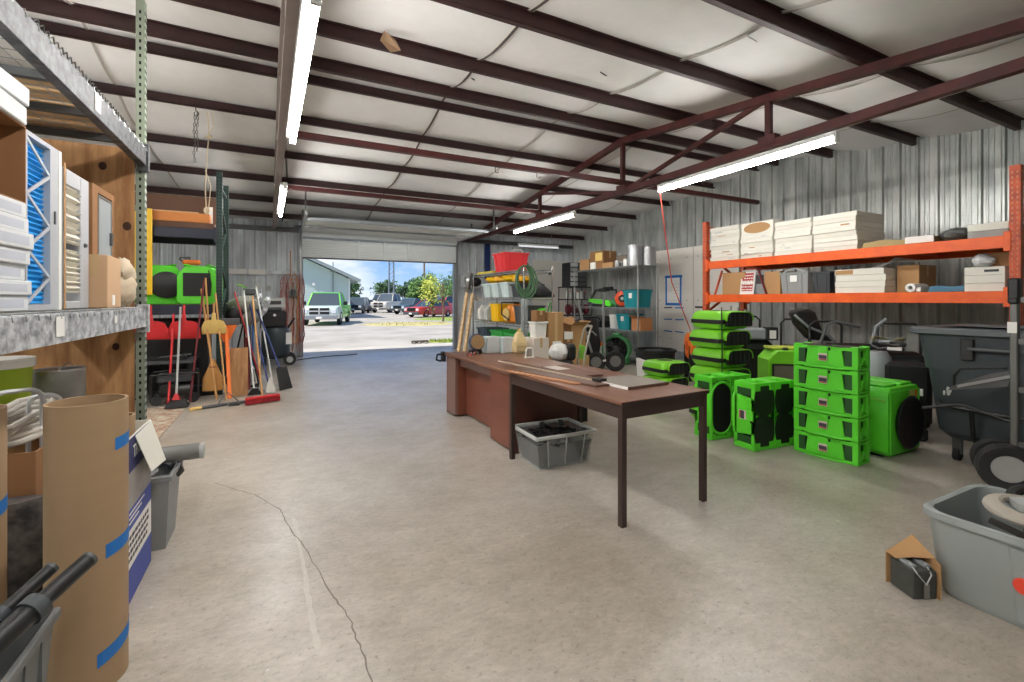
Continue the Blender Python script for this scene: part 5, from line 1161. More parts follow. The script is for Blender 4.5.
# bottom: drum fan etc
t = thing('drum_fan', 'round dark green drum fan on the floor before the grey shelving', 'fan', (6.62,7.98,0), 35)
MB().lathe([(.27,-.14),(.30,-.15),(.30,.15),(.27,.14),(.26,.0),(.27,-.14)],30,(0,0,.32),ax='x').build('drum', DGREEN, t)
mb = MB()
for r in (.08,.14,.20,.26): mb.tube([(-.13,r*cos(a),.32+r*sin(a)) for a in [2*pi*i/24 for i in range(24)]], .004, 4, closed=True)
for a in range(0,180,30): mb.bar((-.13,-.27*cos(R(a)),.32-.27*sin(R(a))),(-.13,.27*cos(R(a)),.32+.27*sin(R(a))),.005)
mb.build('guard', DSTEEL, t); MB().lathe([(0,-.08),(.07,-.08),(.08,.08),(0,.08)],16,(0,0,.32),ax='x').build('motor', DGREY, t); MB().lathe([(0,.12),(.26,.12),(.26,.13),(0,.13)],24,(0,0,.32),ax='x').build('rear_mesh', BLACKM, t)
for a in range(4):
    mb = MB(); th = R(90*a+20); mb._add([(-.02,.07*cos(th),.32+.07*sin(th)),(.02,.07*cos(th+.5),.32+.07*sin(th+.5)),(.03,.24*cos(th+.55),.32+.24*sin(th+.55)),(-.03,.24*cos(th-.05),.32+.24*sin(th-.05))],[(0,1,2,3)]); mb.build('blade', BLACK, t)
mb = MB(); mb.box(-.13,.13,-.26,-.2,0,.12); mb.box(-.13,.13,.2,.26,0,.12); mb.box(-.13,.13,-.26,.26,0,.03); mb.build('stand', DGREEN, t, bv=.01); MB().box(-.1,.1,-.08,.08,.61,.67).build('handle', DGREEN, t, bv=.015)
pail('white and orange bucket behind the round green drum fan', (6.60,8.62,0), .14,.16,.40, WHITE, ORANGEP)
t = thing('orange_reel', 'orange cable reel hanging at the foot of the red cord', 'reel', (6.42,5.78,.0), -32); MB().lathe([(.0,-.05),(.20,-.05),(.23,-.03),(.23,.03),(.2,.05),(0,.05)],26,(0,0,.60),ax='x').build('reel_disc', ORANGEP, t); MB().lathe([(0,-.06),(.08,-.06),(.08,.06),(0,.06)],16,(0,0,.6),ax='x').build('hub', mat('deep_orange',(206,84,20),.45), t); mb = MB(); mb.box(-.06,.06,-.16,-.13,0,.6); mb.box(-.06,.06,.13,.16,0,.6); mb.box(-.08,.08,-.2,.2,0,.03); mb.build('stand', BLACK, t); mb = MB(); mb.tube([(0,-.12,.80),(0,-.2,.86),(0,-.30,.84)], .02, 8); mb.build('hand_grip', ORANGEP, t)
t = thing('extension_lead', 'red extension cord dropping from the truss light to the orange reel', 'cord', (4.87,4.93,3.02)); MB().tube([(0,0,.0),(.0,.0,-.05),(.33,.22,-.62),(.75,.5,-1.33),(1.50,.78,-2.18)], .009, 7).build('cord', mat('cord_red',(214,88,78),.5), t)
# black round tub
t = thing('round_tub', 'black round tub with white wrap beside the lime air movers', 'tub', (5.55,5.72,0))
MB().lathe([(.25,0),(.29,.04),(.315,.54),(.335,.55),(.335,.59),(.30,.59),(.29,.10),(.25,.06),(0,.06)],32).build('tub_body', BLACK, t)
mb = MB(); n = 16
for k in range(n):
    a, c = R(150+80*k/n), R(150+80*(k+1)/n); r0, r1 = .293, .314; mb.quad((r0*cos(a),r0*sin(a),.03),(r0*cos(c),r0*sin(c),.03),(r1*cos(c),r1*sin(c),.44+.012*sin(k*.5)),(r1*cos(a),r1*sin(a),.44+.012*sin((k-1)*.5)))
mb.build('white_wrap', LABEL, t)
random.seed(90); mb = MB(); mb.ball((0,0,.50),.27,.27,.08,18,8,jit=.15); mb.build('bag_lining', BLKBAG, t)
# white wall panels with blue tape
for i, (ya, yb) in enumerate(((7.47,8.62),(6.30,7.455))):
    t = thing('white_wallboard', 'white plain panel fixed to the right wall, %s' % ['with the blue taped paper','partly behind the orange rack post'][i], 'panel', (8.40,(ya+yb)/2,.19))
    MB().box(-.008,.012,-(yb-ya)/2,(yb-ya)/2,0,2.43).build('panel_board', mat('white_panel',(222,218,210),.6,0,.03), t)
    mb = MB()
    for y in (-.4,.1,.45):
        for z in (.3,1.2,2.2): mb.cyl((-.011,y,z),(-.007,y,z),.012,n=8)
    mb.build('screw_head', DSTEEL, t)
t = thing('taped_paper', 'white paper framed in blue tape on the white wall panel', 'paper', (8.386,8.05,1.30)); MB().box(0,.002,-.22,.22,.02,.66).build('sheet', PAPER, t)
mb = MB(); mb.box(-.003,.0,-.27,.27,.63,.69); mb.box(-.003,0,-.26,.25,-.03,.03); mb.box(-.003,0,-.25,-.20,0,.66); mb.box(-.003,0,.20,.25,0,.66); mb.build('tape_frame', BLUETAPE, t)
mb = MB()
for k in range(7): mb.box(-.0012,0,-.16,.12-.03*(k%3),.10+.075*k,.106+.075*k)
mb.build('faint_writing', LGREY, t)
from_px = (('upper',1.215),('middle',.935),('lower',.645))
for i, (nm, z) in enumerate(from_px):
    for j, (y, nm2) in enumerate(((8.22,'left'),(7.87,'right'))):
        m_ = BLUETAPE if (i, j) != (0, 0) else mat('dark_tape',(44,52,66),.6)
        mb = MB(); mb.box(-.002,0,-.13,.13,-.014,.014); one(mb, 'tape_strip', m_, '%s strip of tape below the framed paper, %s row %s one' % ('dark' if (i,j)==(0,0) else 'blue', nm, nm2), 'tape', (8.389,y,z), rot=(random.uniform(-3,3),0,0), group='tape strips on the white wall panel')
one(MB().box(-.01,0,-.10,.10,-.02,.02), 'wall_latch', BLACK, 'black latch on the white panel near the orange rack', 'latch', (8.388,7.3,1.24))
# far right corner: white panel, drawers, shelf
t = thing('white_wallboard', 'white panel on the far wall behind the wire shelving', 'panel', (7.6,12.42,.3)); MB().box(-.62,.85,-.01,.02,0,2.35).build('panel_board', MATS['white_panel'], t); MB().box(-.05,.05,-.03,0,1.9,1.95).build('hook', BLACK, t)
t = thing('black_bracket', 'dark hooked bracket on the white far wall panel', 'bracket', (6.72,12.40,2.42)); MB().tube([(0,0,.28),(-.02,-.05,.15),(.06,-.06,.08),(-.06,-.04,0)], .02, 6).build('arm', BLACK, t)
t = thing('parts_cabinet_shelf', 'black low shelf unit in the far right corner', 'shelf', (7.55,10.95,0)); 
for z in (.05,.5,.95,1.40): MB().box(-.42,.42,-.25,.25,z,z+.03).build('shelf_board', BLACK, t)
for x in (-.41,.39): 
    for y in (-.24,.22): MB().box(x,x+.02,y,y+.02,0,1.78).build('post', BLACK, t)
MB().box(-.42,.42,-.25,.25,1.75,1.78).build('shelf_board', BLACK, t)
for k in range(5):
    t = thing('parts_cabinet', 'stacked parts drawer cabinet in the far right corner, %s' % nth(4-k), 'drawer cabinet', (7.50,10.92,1.781+.135*k), 0, 'parts drawer cabinets'); MB().box(-.28,.30,-.2,.2,0,.133).build('cabinet_case', BLACK, t); MB().box(-.26,-.02,-.208,-.2,.015,.12).build('drawer_front', LGREY if k != 3 else GREY, t); MB().box(.01,.27,-.208,-.2,.015,.12).build('drawer_front', DGREY, t)
for k, m_ in enumerate((WHITE,LGREY,DGREY,WHITE,LGREY,DGREY)):
    t = thing('spray_can', 'small bottle on the black corner shelf, %s from the left' % ['first','second','third','fourth','fifth','sixth'][k], 'bottle', (7.22+.12*k,10.85,1.431), 0, 'bottles on the black corner shelf'); MB().cyl((0,0,0),(0,0,.19),.035,n=12).build('can_body', m_, t); MB().cyl((0,0,.19),(0,0,.23),.018,n=10).build('cap', RED if k%2 else WHITE, t)
random.seed(95)
for k in range(4):
    mb = MB(); mb.ball((0,0,.15),.09,.12,.14,12,8,jit=.2); one(mb, 'cable_bundle', [DRED, mat('dusky_maroon',(96,52,62),.7,0,.3,14,.5), CHAR, DRED][k], '%s bundle of cables on the black corner shelf, %s from the left' % (['maroon','dusky','dark','deep red'][k],['first','second','third','fourth'][k]), 'cable bundle', (7.25+.2*k,10.84,.982), group='cable bundles on the black corner shelf')
# ------------------------------------------------------------------ orange pallet rack on the right
RX, RY0, RY1 = 6.5, 1.85, 5.50
t = thing('pallet_rack', 'orange pallet rack with two loaded levels along the right wall', 'pallet rack', (RX,RY0,0))
L_ = RY1-RY0; DP = 1.05; HR = 2.74
for y in (-.04, L_+.04):
    for x in (.04, DP-.04):
        mb = MB(); mb.box(x-.04,x+.04,y-.04,y+.04,0,HR); mb.box(x-.07,x+.07,y-.06,y+.06,0,.008)
        z = .08
        while z < HR-.04:
            for q in (-.018,.018): mb.box(x-.042,x-.035,y+q-.007,y+q+.007,z-.013,z+.013,1)
            mb.box(x-.008,x+.008,y-.042,y-.035,z-.013,z+.013,1); z += .0508
        mb.build('upright_post', [ORANGEW, mat('slot_pale',(196,112,72),.6)], t)
    mb = MB(); z = .2; k = 0
    while z < HR-.3:
        a, c = (.08,DP-.08) if k%2 == 0 else (DP-.08,.08); mb.bar((a,y,z),(c,y,z+.5),.035,.03); z += .5; k += 1
    mb.bar((.08,y,.15),(DP-.08,y,.15),.03); mb.bar((.08,y,HR-.1),(DP-.08,y,HR-.1),.03); mb.build('lacing', ORANGEW, t)
for zb in (1.49, 2.05):
    for x0, x1 in ((0,.05),(DP-.05,DP)):
        mb = MB(); mb.box(x0,x1,.002,L_-.002,zb-.125,zb)
        for y in (-.015,L_-.04): mb.box(x0-.012 if x0 == 0 else x0, x1 if x0 == 0 else x1+.012, y, y+.055, zb-.16, zb+.04)
        mb.build('beam', ORANGE, t, bv=.004)
    MB().box(.052,DP-.052,.01,L_-.01,zb-.022,zb-.004).build('deck_board', PLY, t)
    for k in range(6): MB().box(.05,DP-.05,.3+.6*k,.34+.6*k,zb-.09,zb-.023).build('cross_bar', ORANGE, t)
ZU, ZLW = 2.0505, 1.4905
# stacks of white flat cartons
random.seed(101)
cols_ = [('leftmost',5.17,.54,9,True),('second',4.60,.54,6,True),('third',4.045,.53,8,False),('rightmost',3.49,.54,8,False)]
TOPS = {}
for ci, (nm, y, wd, n, _) in enumerate(cols_):
    z = ZU
    for k in range(n):
        h = random.choice((.060,.062,.064)); 
        t = thing('filter_carton', 'flat white carton on the orange rack top, %s column, %s' % (nm, nth(n-1-k)), 'carton', (RX+.36+random.uniform(-.012,.012), y+random.uniform(-.008,.008), z), random.uniform(-1.5,1.5), 'flat white cartons on the orange rack')
        MB().box(-.33,.33,-wd/2+.004,wd/2-.004,0,h-.0012).build('carton_body', CARDW if k%3 else mat('white_card_b',(216,212,200),.75,0,.08,5), t, bv=.003)
        if random.random() < .45: q = random.uniform(-.4,.3)*wd; z0 = h*random.uniform(.1,.6); MB().box(-.3325,-.3305,q,q+wd*random.uniform(.08,.3),z0,z0+h*random.uniform(.12,.3)).build('torn_patch', random.choice((DGREY,LGREY,CARD,LGREY)), t)
        z += h
    TOPS[ci] = z
t = thing('tan_carton', 'tan cardboard carton with white rim on the second column of white cartons', 'cardboard box', (RX+.32, 4.60, TOPS[1]+.001), 0)
MB().box(-.28,.28,-.265,.265,0,.185).build('carton_body', CARDW, t, bv=.004); mb = MB(); mb.prism([(.22*cos(a)*(1 if abs(cos(a))<.8 else 1.0), .08*sin(a)) for a in [2*pi*i/20 for i in range(20)]], -.2835,-.2815,'yz'); mb.build('tan_panel', CARD, t, loc=(0,0,.093))
t = thing('wrapped_bundle', 'long flat paper-wrapped bundle lying on the orange rack top', 'bundle', (RX+.20, 2.83, ZU))
mb = MB(); rings = []
for k in range(9):
    y = -.36+.09*k*.98; hh = .075+.012*sin(k*1.4); zz = .0; rings.append([(-.14,y,zz),(.2,y,zz),(.21,y,hh),(.1,y,hh+.014),(-.12,y,hh)])
mb.loft(rings); mb.build('wrapping', mat('kraft_olive',(166,146,102),.8,0,.25,8,.3), t); mb = MB(); mb.box(-.145,-.12,-.365,-.10,.01,.085); mb.build('white_end', PAPER, t)
t = thing('wrapped_bundle', 'crinkled grey film bundle on the orange rack top', 'bundle', (RX+.22, 2.32, ZU)); random.seed(105); mb = MB(); mb.ball((0,0,.075),.18,.14,.075,16,8,jit=.12); mb.build('film', mat('grey_film',(92,94,94),.3,0,.4,12,.7,18), t)
for k in range(2):
    t = thing('filter_carton', 'pale carton at the right end of the orange rack top, %s' % ['lower one with dark print','upper one'][k], 'carton', (RX+.36,2.02,ZU+.0745*k), 0, 'pale cartons at the right rack end'); MB().box(-.32,.32,-.155,.155,0,.073).build('carton_body', [mat('marbled_card',(150,148,144),.6,0,.35,10),CARDW][k], t, bv=.003)
# lower level goods
t = carton('cardboard_box', 'tan cardboard box at the left end of the lower orange level', .5, .42, .36, (RX+.36,5.06,ZLW), 0, CARD)
t = thing('printed_sign', 'white sign with red blocks of print leaning on the tan box', 'sign', (RX+.075,4.80,ZLW), 0, rot=(0,8,0)); MB().box(0,.012,-.12,.12,0,.39).build('sign_board', LABEL, t)
mb = MB(); random.seed(106)
for (z0,z1) in ((.05,.17),(.20,.34)): mb.box(-.002,0,-.095,.095,z0,z1)
mb.build('red_blocks', LABELR, t)
mb = MB()
for r_ in range(6):
    y = -.085
    while y < .07: w = random.uniform(.015,.05); mb.box(-.0035,-.002,y,y+w,.065+.045*r_,.082+.045*r_); y += w+.012
mb.build('small_print', LABEL, t)
t = thing('orange_strip', 'orange metal strip leaning at the left post on the lower level', 'strip', (RX+.09,5.40,ZLW)); MB().bar((0,.0,0),(.0,-.14,.40),.03,.02).build('strip', ORANGEW, t)
t = thing('red_strip', 'dark red strip leaning beside the printed sign', 'strip', (RX+.08,4.52,ZLW)); MB().bar((0,-.05,0),(0,.09,.40),.025,.02).build('strip', DRED, t)
t = thing('grey_crate', 'grey printed box between the sign and the tan box', 'box', (RX+.36,4.62,ZLW)); MB().box(-.22,.22,-.10,.10,0,.34).build('crate_body', GREY, t); MB().box(-.224,-.22,-.07,.06,.16,.30).build('dark_print', LABELD, t)
carton('cardboard_box', 'tan cardboard box left of the grey tote on the lower orange level', .5, .25, .34, (RX+.36,4.42-.02,ZLW), 0, CARD)
GT = mat('tote_grey',(148,152,152),.5,0,.06)
t = tote('storage_tote', 'light grey tote with white label on the lower orange level', .56, .40, .31, (RX+.36,4.055,ZLW), 0, GT, None, taper=.9, lab=LABEL); MB().tube([(-.26,-.16,.31),(-.26,0,.37),(-.26,.17,.31)], .008, 6).build('handle', LGREY, t)
tote('storage_tote', 'dark grey tote beside the light grey one on the lower orange level', .5, .22, .30, (RX+.40,3.72,ZLW), 0, CHAR, None, taper=.9)
mb = MB(); random.seed(108); mb.ball((0,0,.17),.25,.07,.17,14,8,jit=.12); one(mb, 'black_bag', BLKBAG, 'black bag between the dark tote and the white cartons', 'bag', (RX+.42,3.55,ZLW))
for k in range(4):
    t = thing('filter_carton', 'white carton stacked on the lower orange level, %s' % nth(3-k), 'carton', (RX+.38,3.20+.006*(k%2),ZLW+.0765*k), random.uniform(-1,1), 'white cartons on the lower orange level'); MB().box(-.34,.34,-.28,.28,0,.075).build('carton_body', CARDW, t, bv=.003); (MB().box(-.343,-.341,.06,.27,.01,.065).build('tan_patch', CARD, t) if k == 3 else None)
carton('cardboard_box', 'brown box behind the white cartons on the lower orange level', .42, .22, .33, (RX+.48,2.79,ZLW), 0, CARD)
t = thing('wire_sticks', 'thin pale rods lying over the brown box on the lower level', 'rods', (RX+.30,2.95,ZLW+.335)); 
for k in range(3): MB().tube([(0,.25-.05*k,-.02+.0),(.05,.0,.06+.02*k),(.1,-.2-.05*k,.04)], .008, 6).build('rod', LGREY, t)
t = thing('white_roll', 'small white film roll lying on the lower orange level', 'roll', (RX+.03,2.66,ZLW+.052)); MB().lathe([(.022,-.02),(.05,-.02),(.052,.3),(.022,.3),(.022,-.02)],20,ax='x').build('film', WHITE, t); mb = MB(); mb.box(.0,.28,-.09,-.04,-.048,-.0); mb.build('loose_end', WHITE, t)
t = thing('blue_tarp', 'folded blue tarp lying on the lower orange level', 'tarp', (RX+.30,2.38,ZLW)); random.seed(110); mb = MB()
for k in range(3): mb.loft([[(-.22+.01*k,-.16+.05*j-.0,.022*k+.006*sin(j+k)),(.2,-.16+.05*j,.022*k),(.2,-.16+.05*j,.02+.022*k),(-.22+.01*k,-.16+.05*j,.02+.022*k+.008*sin(j*1.3+k))] for j in range(7)])
mb.build('folds', mat('tarp_blue',(72,122,150),.6,0,.15), t)
for k in range(3):
    t = thing('filter_carton', 'square white box at the right end of the lower orange level, %s' % nth(2-k), 'carton', (RX+.30,2.045,ZLW+.0855*k), 0, 'square white boxes'); MB().box(-.26,.26,-.155,.155,0,.084).build('carton_body', CARDW, t, bv=.003)
    if k == 2: MB().box(-.2615,-.2605,-.11,.0,.03,.055).build('small_print', LABELD, t)
mb = MB(); random.seed(112); mb.ball((-.14,.06,.07),.10,.09,.07,12,8,jit=.2); t = thing('brown_box', 'brown carton with a white bag on top of the square white boxes', 'box', (RX+.32,2.04,ZLW+.258)); mb.build('white_bag', mat('white_bag',(214,216,218),.4,0,.1,12,.6), t); MB().box(-.10,.24,-.15,.13,0,.15).build('box_body', CARDD, t)
# ------------------------------------------------------------------ stackable axial fans
def axial_fan():
    # bar shaped: L along x, D along y (label face at -y), T along z
    Lx, D, T = .52, .22, .188
    t = thing('axial_fan', '', 'fan')
    mb = MB(); x0, x1 = -Lx/2, Lx/2; y0, y1 = -D/2, D/2
    for yy, s_ in ((y0,1),(y1,-1)):
        # shell face with end cut-outs
        pa, pb = min(yy,yy+s_*.02), max(yy,yy+s_*.02)
        mb.box(x0+.03,x1-.03,pa,pb,.0,.03); mb.box(x0+.03,x1-.03,pa,pb,T-.03,T)
        mb._add([(x0+.10,pa,.0),(x1-.10,pa,.0),(x1-.125,pa,T),(x0+.125,pa,T),(x0+.10,pb,0),(x1-.10,pb,0),(x1-.125,pb,T),(x0+.125,pb,T)], [(0,1,2,3),(7,6,5,4),(0,4,5,1),(1,5,6,2),(2,6,7,3),(3,7,4,0)])
        for x in (x0,x1): 
            sx = 1 if x == x0 else -1
            mb.box(min(x,x+sx*.045),max(x,x+sx*.045),min(yy,yy+s_*.05),max(yy,yy+s_*.05),0,T)
    for x in (x0,x1):
        sx = 1 if x == x0 else -1
        mb.bar((x+sx*.012,y0+.05,.03),(x+sx*.012,0,T*.55),.024,.03,up=(1,0,0)); mb.bar((x+sx*.012,y1-.05,.03),(x+sx*.012,0,T*.55),.024,.03,up=(1,0,0))
        mb.box(min(x,x+sx*.03),max(x,x+sx*.03),y0+.05,y1-.05,.0,.02); mb.box(min(x,x+sx*.03),max(x,x+sx*.03),y0+.05,y1-.05,T-.018,T)
    # scalloped corner lugs
    for x in (x0+.03,x1-.03):
        for y in (y0+.03,y1-.03): mb.box(x-.03,x+.03,y-.03,y+.03,T,T+.008)
    mb.box(x0+.02,x1-.02,y0+.008,y1-.008,T-.03,T-.014)
    # bottom stadium rim
    st = [(.10+.115*cos(a), .115*sin(a)) for a in [-pi/2+pi*i/12 for i in range(13)]] + [(-.10-.115*cos(a), -.115*sin(a)) for a in [-pi/2+pi*i/12 for i in range(13)]]
    mb.tube([(p[0],p[1],.004) for p in st], .014, 6, closed=True)
    mb.build('fan_shell', GREEN, t, bv=.003)
    mb = MB(); mb.box(x0+.035,x1-.035,y0+.022,y1-.022,.012,T-.04); mb.build('inner_case', BLACK, t)
    xs8 = [-.235+.47*i/28 for i in range(29)]
    hw = lambda u: max(.042, .1085*max(0, 1-abs((abs(u)-.118)/.122)**3.2)**.5)
    e8 = [(u, -hw(u)) for u in xs8] + [(u, hw(u)) for u in reversed(xs8)]
    MB().prism(e8, T-.02, T+.001).build('fan_grille', BLACKM, t)
    for x in (x0,x1):
        sx = 1 if x == x0 else -1
        for yy, s_ in ((y0,1),(y1,-1)): MB().box(min(x+sx*.046,x+sx*.10),max(x+sx*.046,x+sx*.10),min(yy+s_*.003,yy+s_*.02),max(yy+s_*.003,yy+s_*.02),.031,T-.031).build('end_recess', mat('deep_green',(26,78,24),.6,0,.1), t)
    mb = MB(); mb.prism(st, .0, .010); mb.build('lower_grille', BLACKM, t)
    m2 = MB(); m2.box(-.045,.035,y0-.012,y0,.10,T-.004); m2.build('label_boss', GREEN, t, bv=.006); MB().box(-.04,.03,y0-.0135,y0-.012,.06,.125).build('label_sticker', mat('badge',(206,186,178),.5,0,.1), t); MB().box(-.036,.026,y0-.0148,y0-.0135,.075,.108).build('label_band', LABELD, t); MB().box(-.02,.05,y0-.002,y0+.01,T-.035,T-.01).build('grip_slot', HOLE, t)
    MB().box(-.034,.024,y0-.0148,y0-.0135,.064,.073).build('label_print', LABELR, t)
    return t
proto = axial_fan()
# stack of five: label faces -X ; local x -> along Y, local -y -> -X  => rotz = -90
GP = 'stack of five green axial fans'
for k in range(5):
    lab = 'bright green axial fan with badge in the stack of five, %s' % nth(4-k); loc = (4.405,2.385,.002+.2005*k); rz = -90+random.uniform(-.6,.6)+4
    if k == 0: proto.location = loc; proto.rotation_euler = (0,0,R(rz)); proto['label'] = lab; proto['group'] = GP
    else: dup(proto, loc, rz, lab, GP)
# standing pair with label panel to the left (local x up). pair B
def standing(loc, yaw, label, group, flip=False):
    o = dup(proto, loc, None, label, group)
    m = Matrix.Rotation(R(yaw),4,'Z') @ Matrix(((0,0,1 if not flip else -1,0),(0,1,0,0),(1,0,0,0),(0,0,0,1))) if False else None
    return o
def stand_rot(o, ex, ey, ez):          # columns: where local x, y, z go
    M = Matrix((ex, ey, ez)).transposed(); o.rotation_mode = 'XYZ'; o.rotation_euler = M.to_euler()
def standing_fan(c, side, face, label, group):
    # local x -> up ; local -y (label) -> side ; local z (figure eight) -> face
    u = Vector((0,0,1)); sd = Vector((cos(R(side)),sin(R(side)),0)); ey = -sd; ez = u.cross(ey)
    if ez.dot(Vector((cos(R(face)),sin(R(face)),0))) < 0: ex = -u; ez = ex.cross(ey)
    else: ex = u
    o = dup(proto, (c[0],c[1],.316), None, label, group); stand_rot(o, ex, ey, ez); o.scale = (1.2,)*3; return o
standing_fan((4.038,2.977,0), 176, -94, 'green fan standing on end with round badge, nearest the stack of five', 'green fans standing on end')
standing_fan((4.311,2.958,0), 176, -94, 'green fan standing on end, squeezed between the badge fan and the stack', 'green fans standing on end')
standing_fan((3.952,3.157,0), 176, 86, 'green fan standing on end behind the table leg, front one', 'green fans standing on end')
standing_fan((4.226,3.138,0), 176, 86, 'green fan standing on end behind the table leg, rear one', 'green fans standing on end')
# ------------------------------------------------------------------ low profile air movers (lime wedge shells with arched mouths)
def air_mover():
    t = thing('air_mover', '', 'air mover')
    def ring(z, x0, x1, y0, y1, r=.06):
        out = []
        for cx, cy, a0 in ((x1-r,y0+r,-90),(x1-r,y1-r,0),(x0+r,y1-r,90),(x0+r,y0+r,180)):
            for i in range(4): a = R(a0+30*i); out.append((cx+r*cos(a), cy+r*sin(a), z))
        return out
    X0, X1, Y0, Y1 = -.235, .235, -.225, .225
    def rg(z, i): return ring(z, X0+i, X1-i, Y0+i, Y1-i, .05)
    mb = MB(); mb.loft([rg(.100,0),rg(.118,.002),rg(.170,.016),rg(.192,.038),rg(.199,.06)]); mb.build('upper_shell', LIME, t, bv=.004)
    mb = MB(); mb.loft([rg(-.004,.032),rg(.010,.02),rg(.058,.0)]); mb.build('lower_shell', LIME, t, bv=.004)
    mb = MB(); mb.loft([rg(.056,-.005),rg(.102,-.005)]); sb = mb.build('seam_band', BLACK, t)
    arch = [(-.15,.030)]+[(-.08-.07*cos(a),.115+.070*sin(a)) for a in [pi/2*i/6 for i in range(7)]]+[(.15+.075*sin(a),.115+.070*cos(a)) for a in [pi/2*i/6 for i in range(7)]]+[(.225,.030)]
    mb = MB(); mb.prism(arch, -.255, -.08, 'xz'); mb.build('outlet_mouth', BLACKM, t, bv=.003)
    P2 = [(p[0]*1.05-.003, p[1]*1.03+.003) for p in arch[1:-1]]; P2 = [(P2[0][0],.09)]+P2+[(P2[-1][0],.09)]
    mb = MB()
    for (a, za), (c, zc) in zip(P2, P2[1:]): mb._add([(a,-.262,za),(c,-.262,zc),(c,-.10,zc),(a,-.10,za),(a*.97,-.262,za-.008),(c*.97,-.262,zc-.008)],[(0,1,2,3),(0,4,5,1)])
    hd = mb.build('mouth_hood', LIME, t)
    mb = MB()
    for k in range(5): mb.bar((-.11+.07*k,-.258,.04),(-.11+.07*k,-.258,.17),.004)
    mb.build('outlet_bars', CHAR, t)
    mb = MB(); mb.lathe([(0,.190),(.10,.192),(.11,.200),(.08,.206),(0,.206)],20,(.02,.02,0)); mb.build('intake_guard', BLACK, t)
    for x in (-.15,.15):
        for y in (-.14,.15): MB().cyl((x,y,-.006),(x,y,.004),.02,n=8).build('foot', BLACK, t)
    return t
am = air_mover(); GA = 'lime air movers in the tall stack'
for k in range(6):
    lab = 'lime green air mover with black arched mouth in the tall stack, %s' % nth(5-k); loc = (4.555+.02*(k%2),3.70-.015*(k%2),.008+.2135*k); rz = -4+random.uniform(-2.5,2.5)
    if k == 0: am.location = loc; am.rotation_euler = (0,0,R(rz)); am['label'] = lab; am['group'] = GA
    else: dup(am, loc, rz, lab, GA)
t = thing('black_strap', 'thin black strap hanging down the tall stack of air movers', 'strap', (4.32,3.455,.27)); MB().tube([(0,0,.0),(.01,0,.5),(.0,.0,1.05)], .007, 5).build('strap', BLACK, t)
for k in range(2): dup(am, (4.90+.03*k,4.90,.12+.2135*k), 4-6*k, 'lime air mover beside the black round tub, %s of the short pair' % ['bottom','top'][k], 'short pair of lime air movers')
# ------------------------------------------------------------------ dehumidifiers and other machines
def u_handle(t, w, h0, h1, y, m=BLACK, r=.013): MB().tube([(-w/2,y,h0),(-w/2,y,h1-.05),(-w/2+.05,y,h1),(w/2-.05,y,h1),(w/2,y,h1-.05),(w/2,y,h0)], r, 8).build('fold_handle', m, t)
t = thing('dehumidifier', 'green dehumidifier with brown filter front behind the standing fans', 'dehumidifier', (5.50,3.52,0), -38)
w, d, h = .46, .40, .80
mb = MB(); mb.prism([(-w/2,.10),(w/2,.10),(w/2,h-.12),(w/2-.10,h),(-w/2+.10,h),(-w/2,h-.12)], -d/2, d/2, 'xz'); mb.build('housing', LIME, t, bv=.012)
MB().box(-w/2+.04,w/2-.04,-d/2-.012,-d/2,.14,h-.16).build('filter_frame', BLACK, t); MB().box(-w/2+.06,w/2-.06,-d/2-.016,-d/2-.011,.16,h-.18).build('filter', mat('filter_brown',(112,104,92),.9,0,.15,60,.2), t)
MB().box(-.05,.0,-d/2+.02,-d/2+.09,h-.03,h+.03).build('latch', BLACK, t, bv=.01); MB().box(-.18,.18,-.12,.15,h,h+.03).build('top_tray', mat('yellow_clutter',(180,190,70),.7,0,.5,14), t, bv=.01)
for x in (-.2,.2): wheel(t, (x,.14,.10), .10, .06, 'x')
MB().box(-.2,.2,-.18,-.1,0,.10).build('foot', BLACK, t)
def machine(name, label, loc, rz, w, d, h, hh, m=BLACK, group='black machines under the orange rack', extra=None):
    t = thing(name, label, 'dehumidifier', loc, rz, group)
    mb = MB(); mb.prism([(-w/2,.09),(w/2,.09),(w/2,h-.10),(w/2-.08,h),(-w/2+.08,h),(-w/2,h-.10)], -d/2, d/2, 'xz'); mb.build('housing', m, t, bv=.015)
    MB().box(-w/2+.05,w/2-.05,-d/2-.012,-d/2,.16,h-.18).build('grille', BLACKM, t, bv=.006); MB().box(-.12,.12,-d/2-.016,-d/2+.02,h-.13,h-.06).build('control_panel', CHAR, t)
    u_handle(t, w*.82, h-.15, hh, d/2-.04)
    for x in (-w/2+.05,w/2-.05): wheel(t, (x,d/2-.10,.10), .10, .06, 'x')
    MB().box(-w/2+.05,w/2-.05,-d/2+.03,-d/2+.1,0,.09).build('foot', BLACK, t)
    return t
machine('dehumidifier', 'black dehumidifier with tall U handle right of the tall air mover stack', (5.95,4.28,0), -35, .46,.44,.86,1.16)
machine('dehumidifier', 'black dehumidifier with U handle behind the stack of five fans', (5.58,3.02,0), -40, .40,.34,.80,1.15, DGREY)
machine('dehumidifier', 'black dehumidifier with U handle between the stack of five and the green one', (6.10,3.68,0), -38, .42,.38,.80,1.14)
machine('dehumidifier', 'black dehumidifier with a heap of hoses behind the green scrubber', (6.16,2.60,0), -60, .46,.40,.82,1.13)
t = thing('grey_controller', 'grey boxy blower with white label on the black machine', 'blower', (5.86,4.06,.885-.02), -35); mb = MB(); mb.box(-.34,.10,-.10,.12,0,.15); mb.build('case', GREY, t, bv=.02); MB().box(.02,.16,-.16,.0,.0,.17).build('black_end', BLACK, t, bv=.01); MB().box(.05,.13,-.166,-.16,.02,.13).build('label_sticker', LABEL, t)
t = thing('aluminium_tubes', 'three short aluminium tubes standing behind the air mover stack', 'tubes', (5.75,4.55,.0)); 
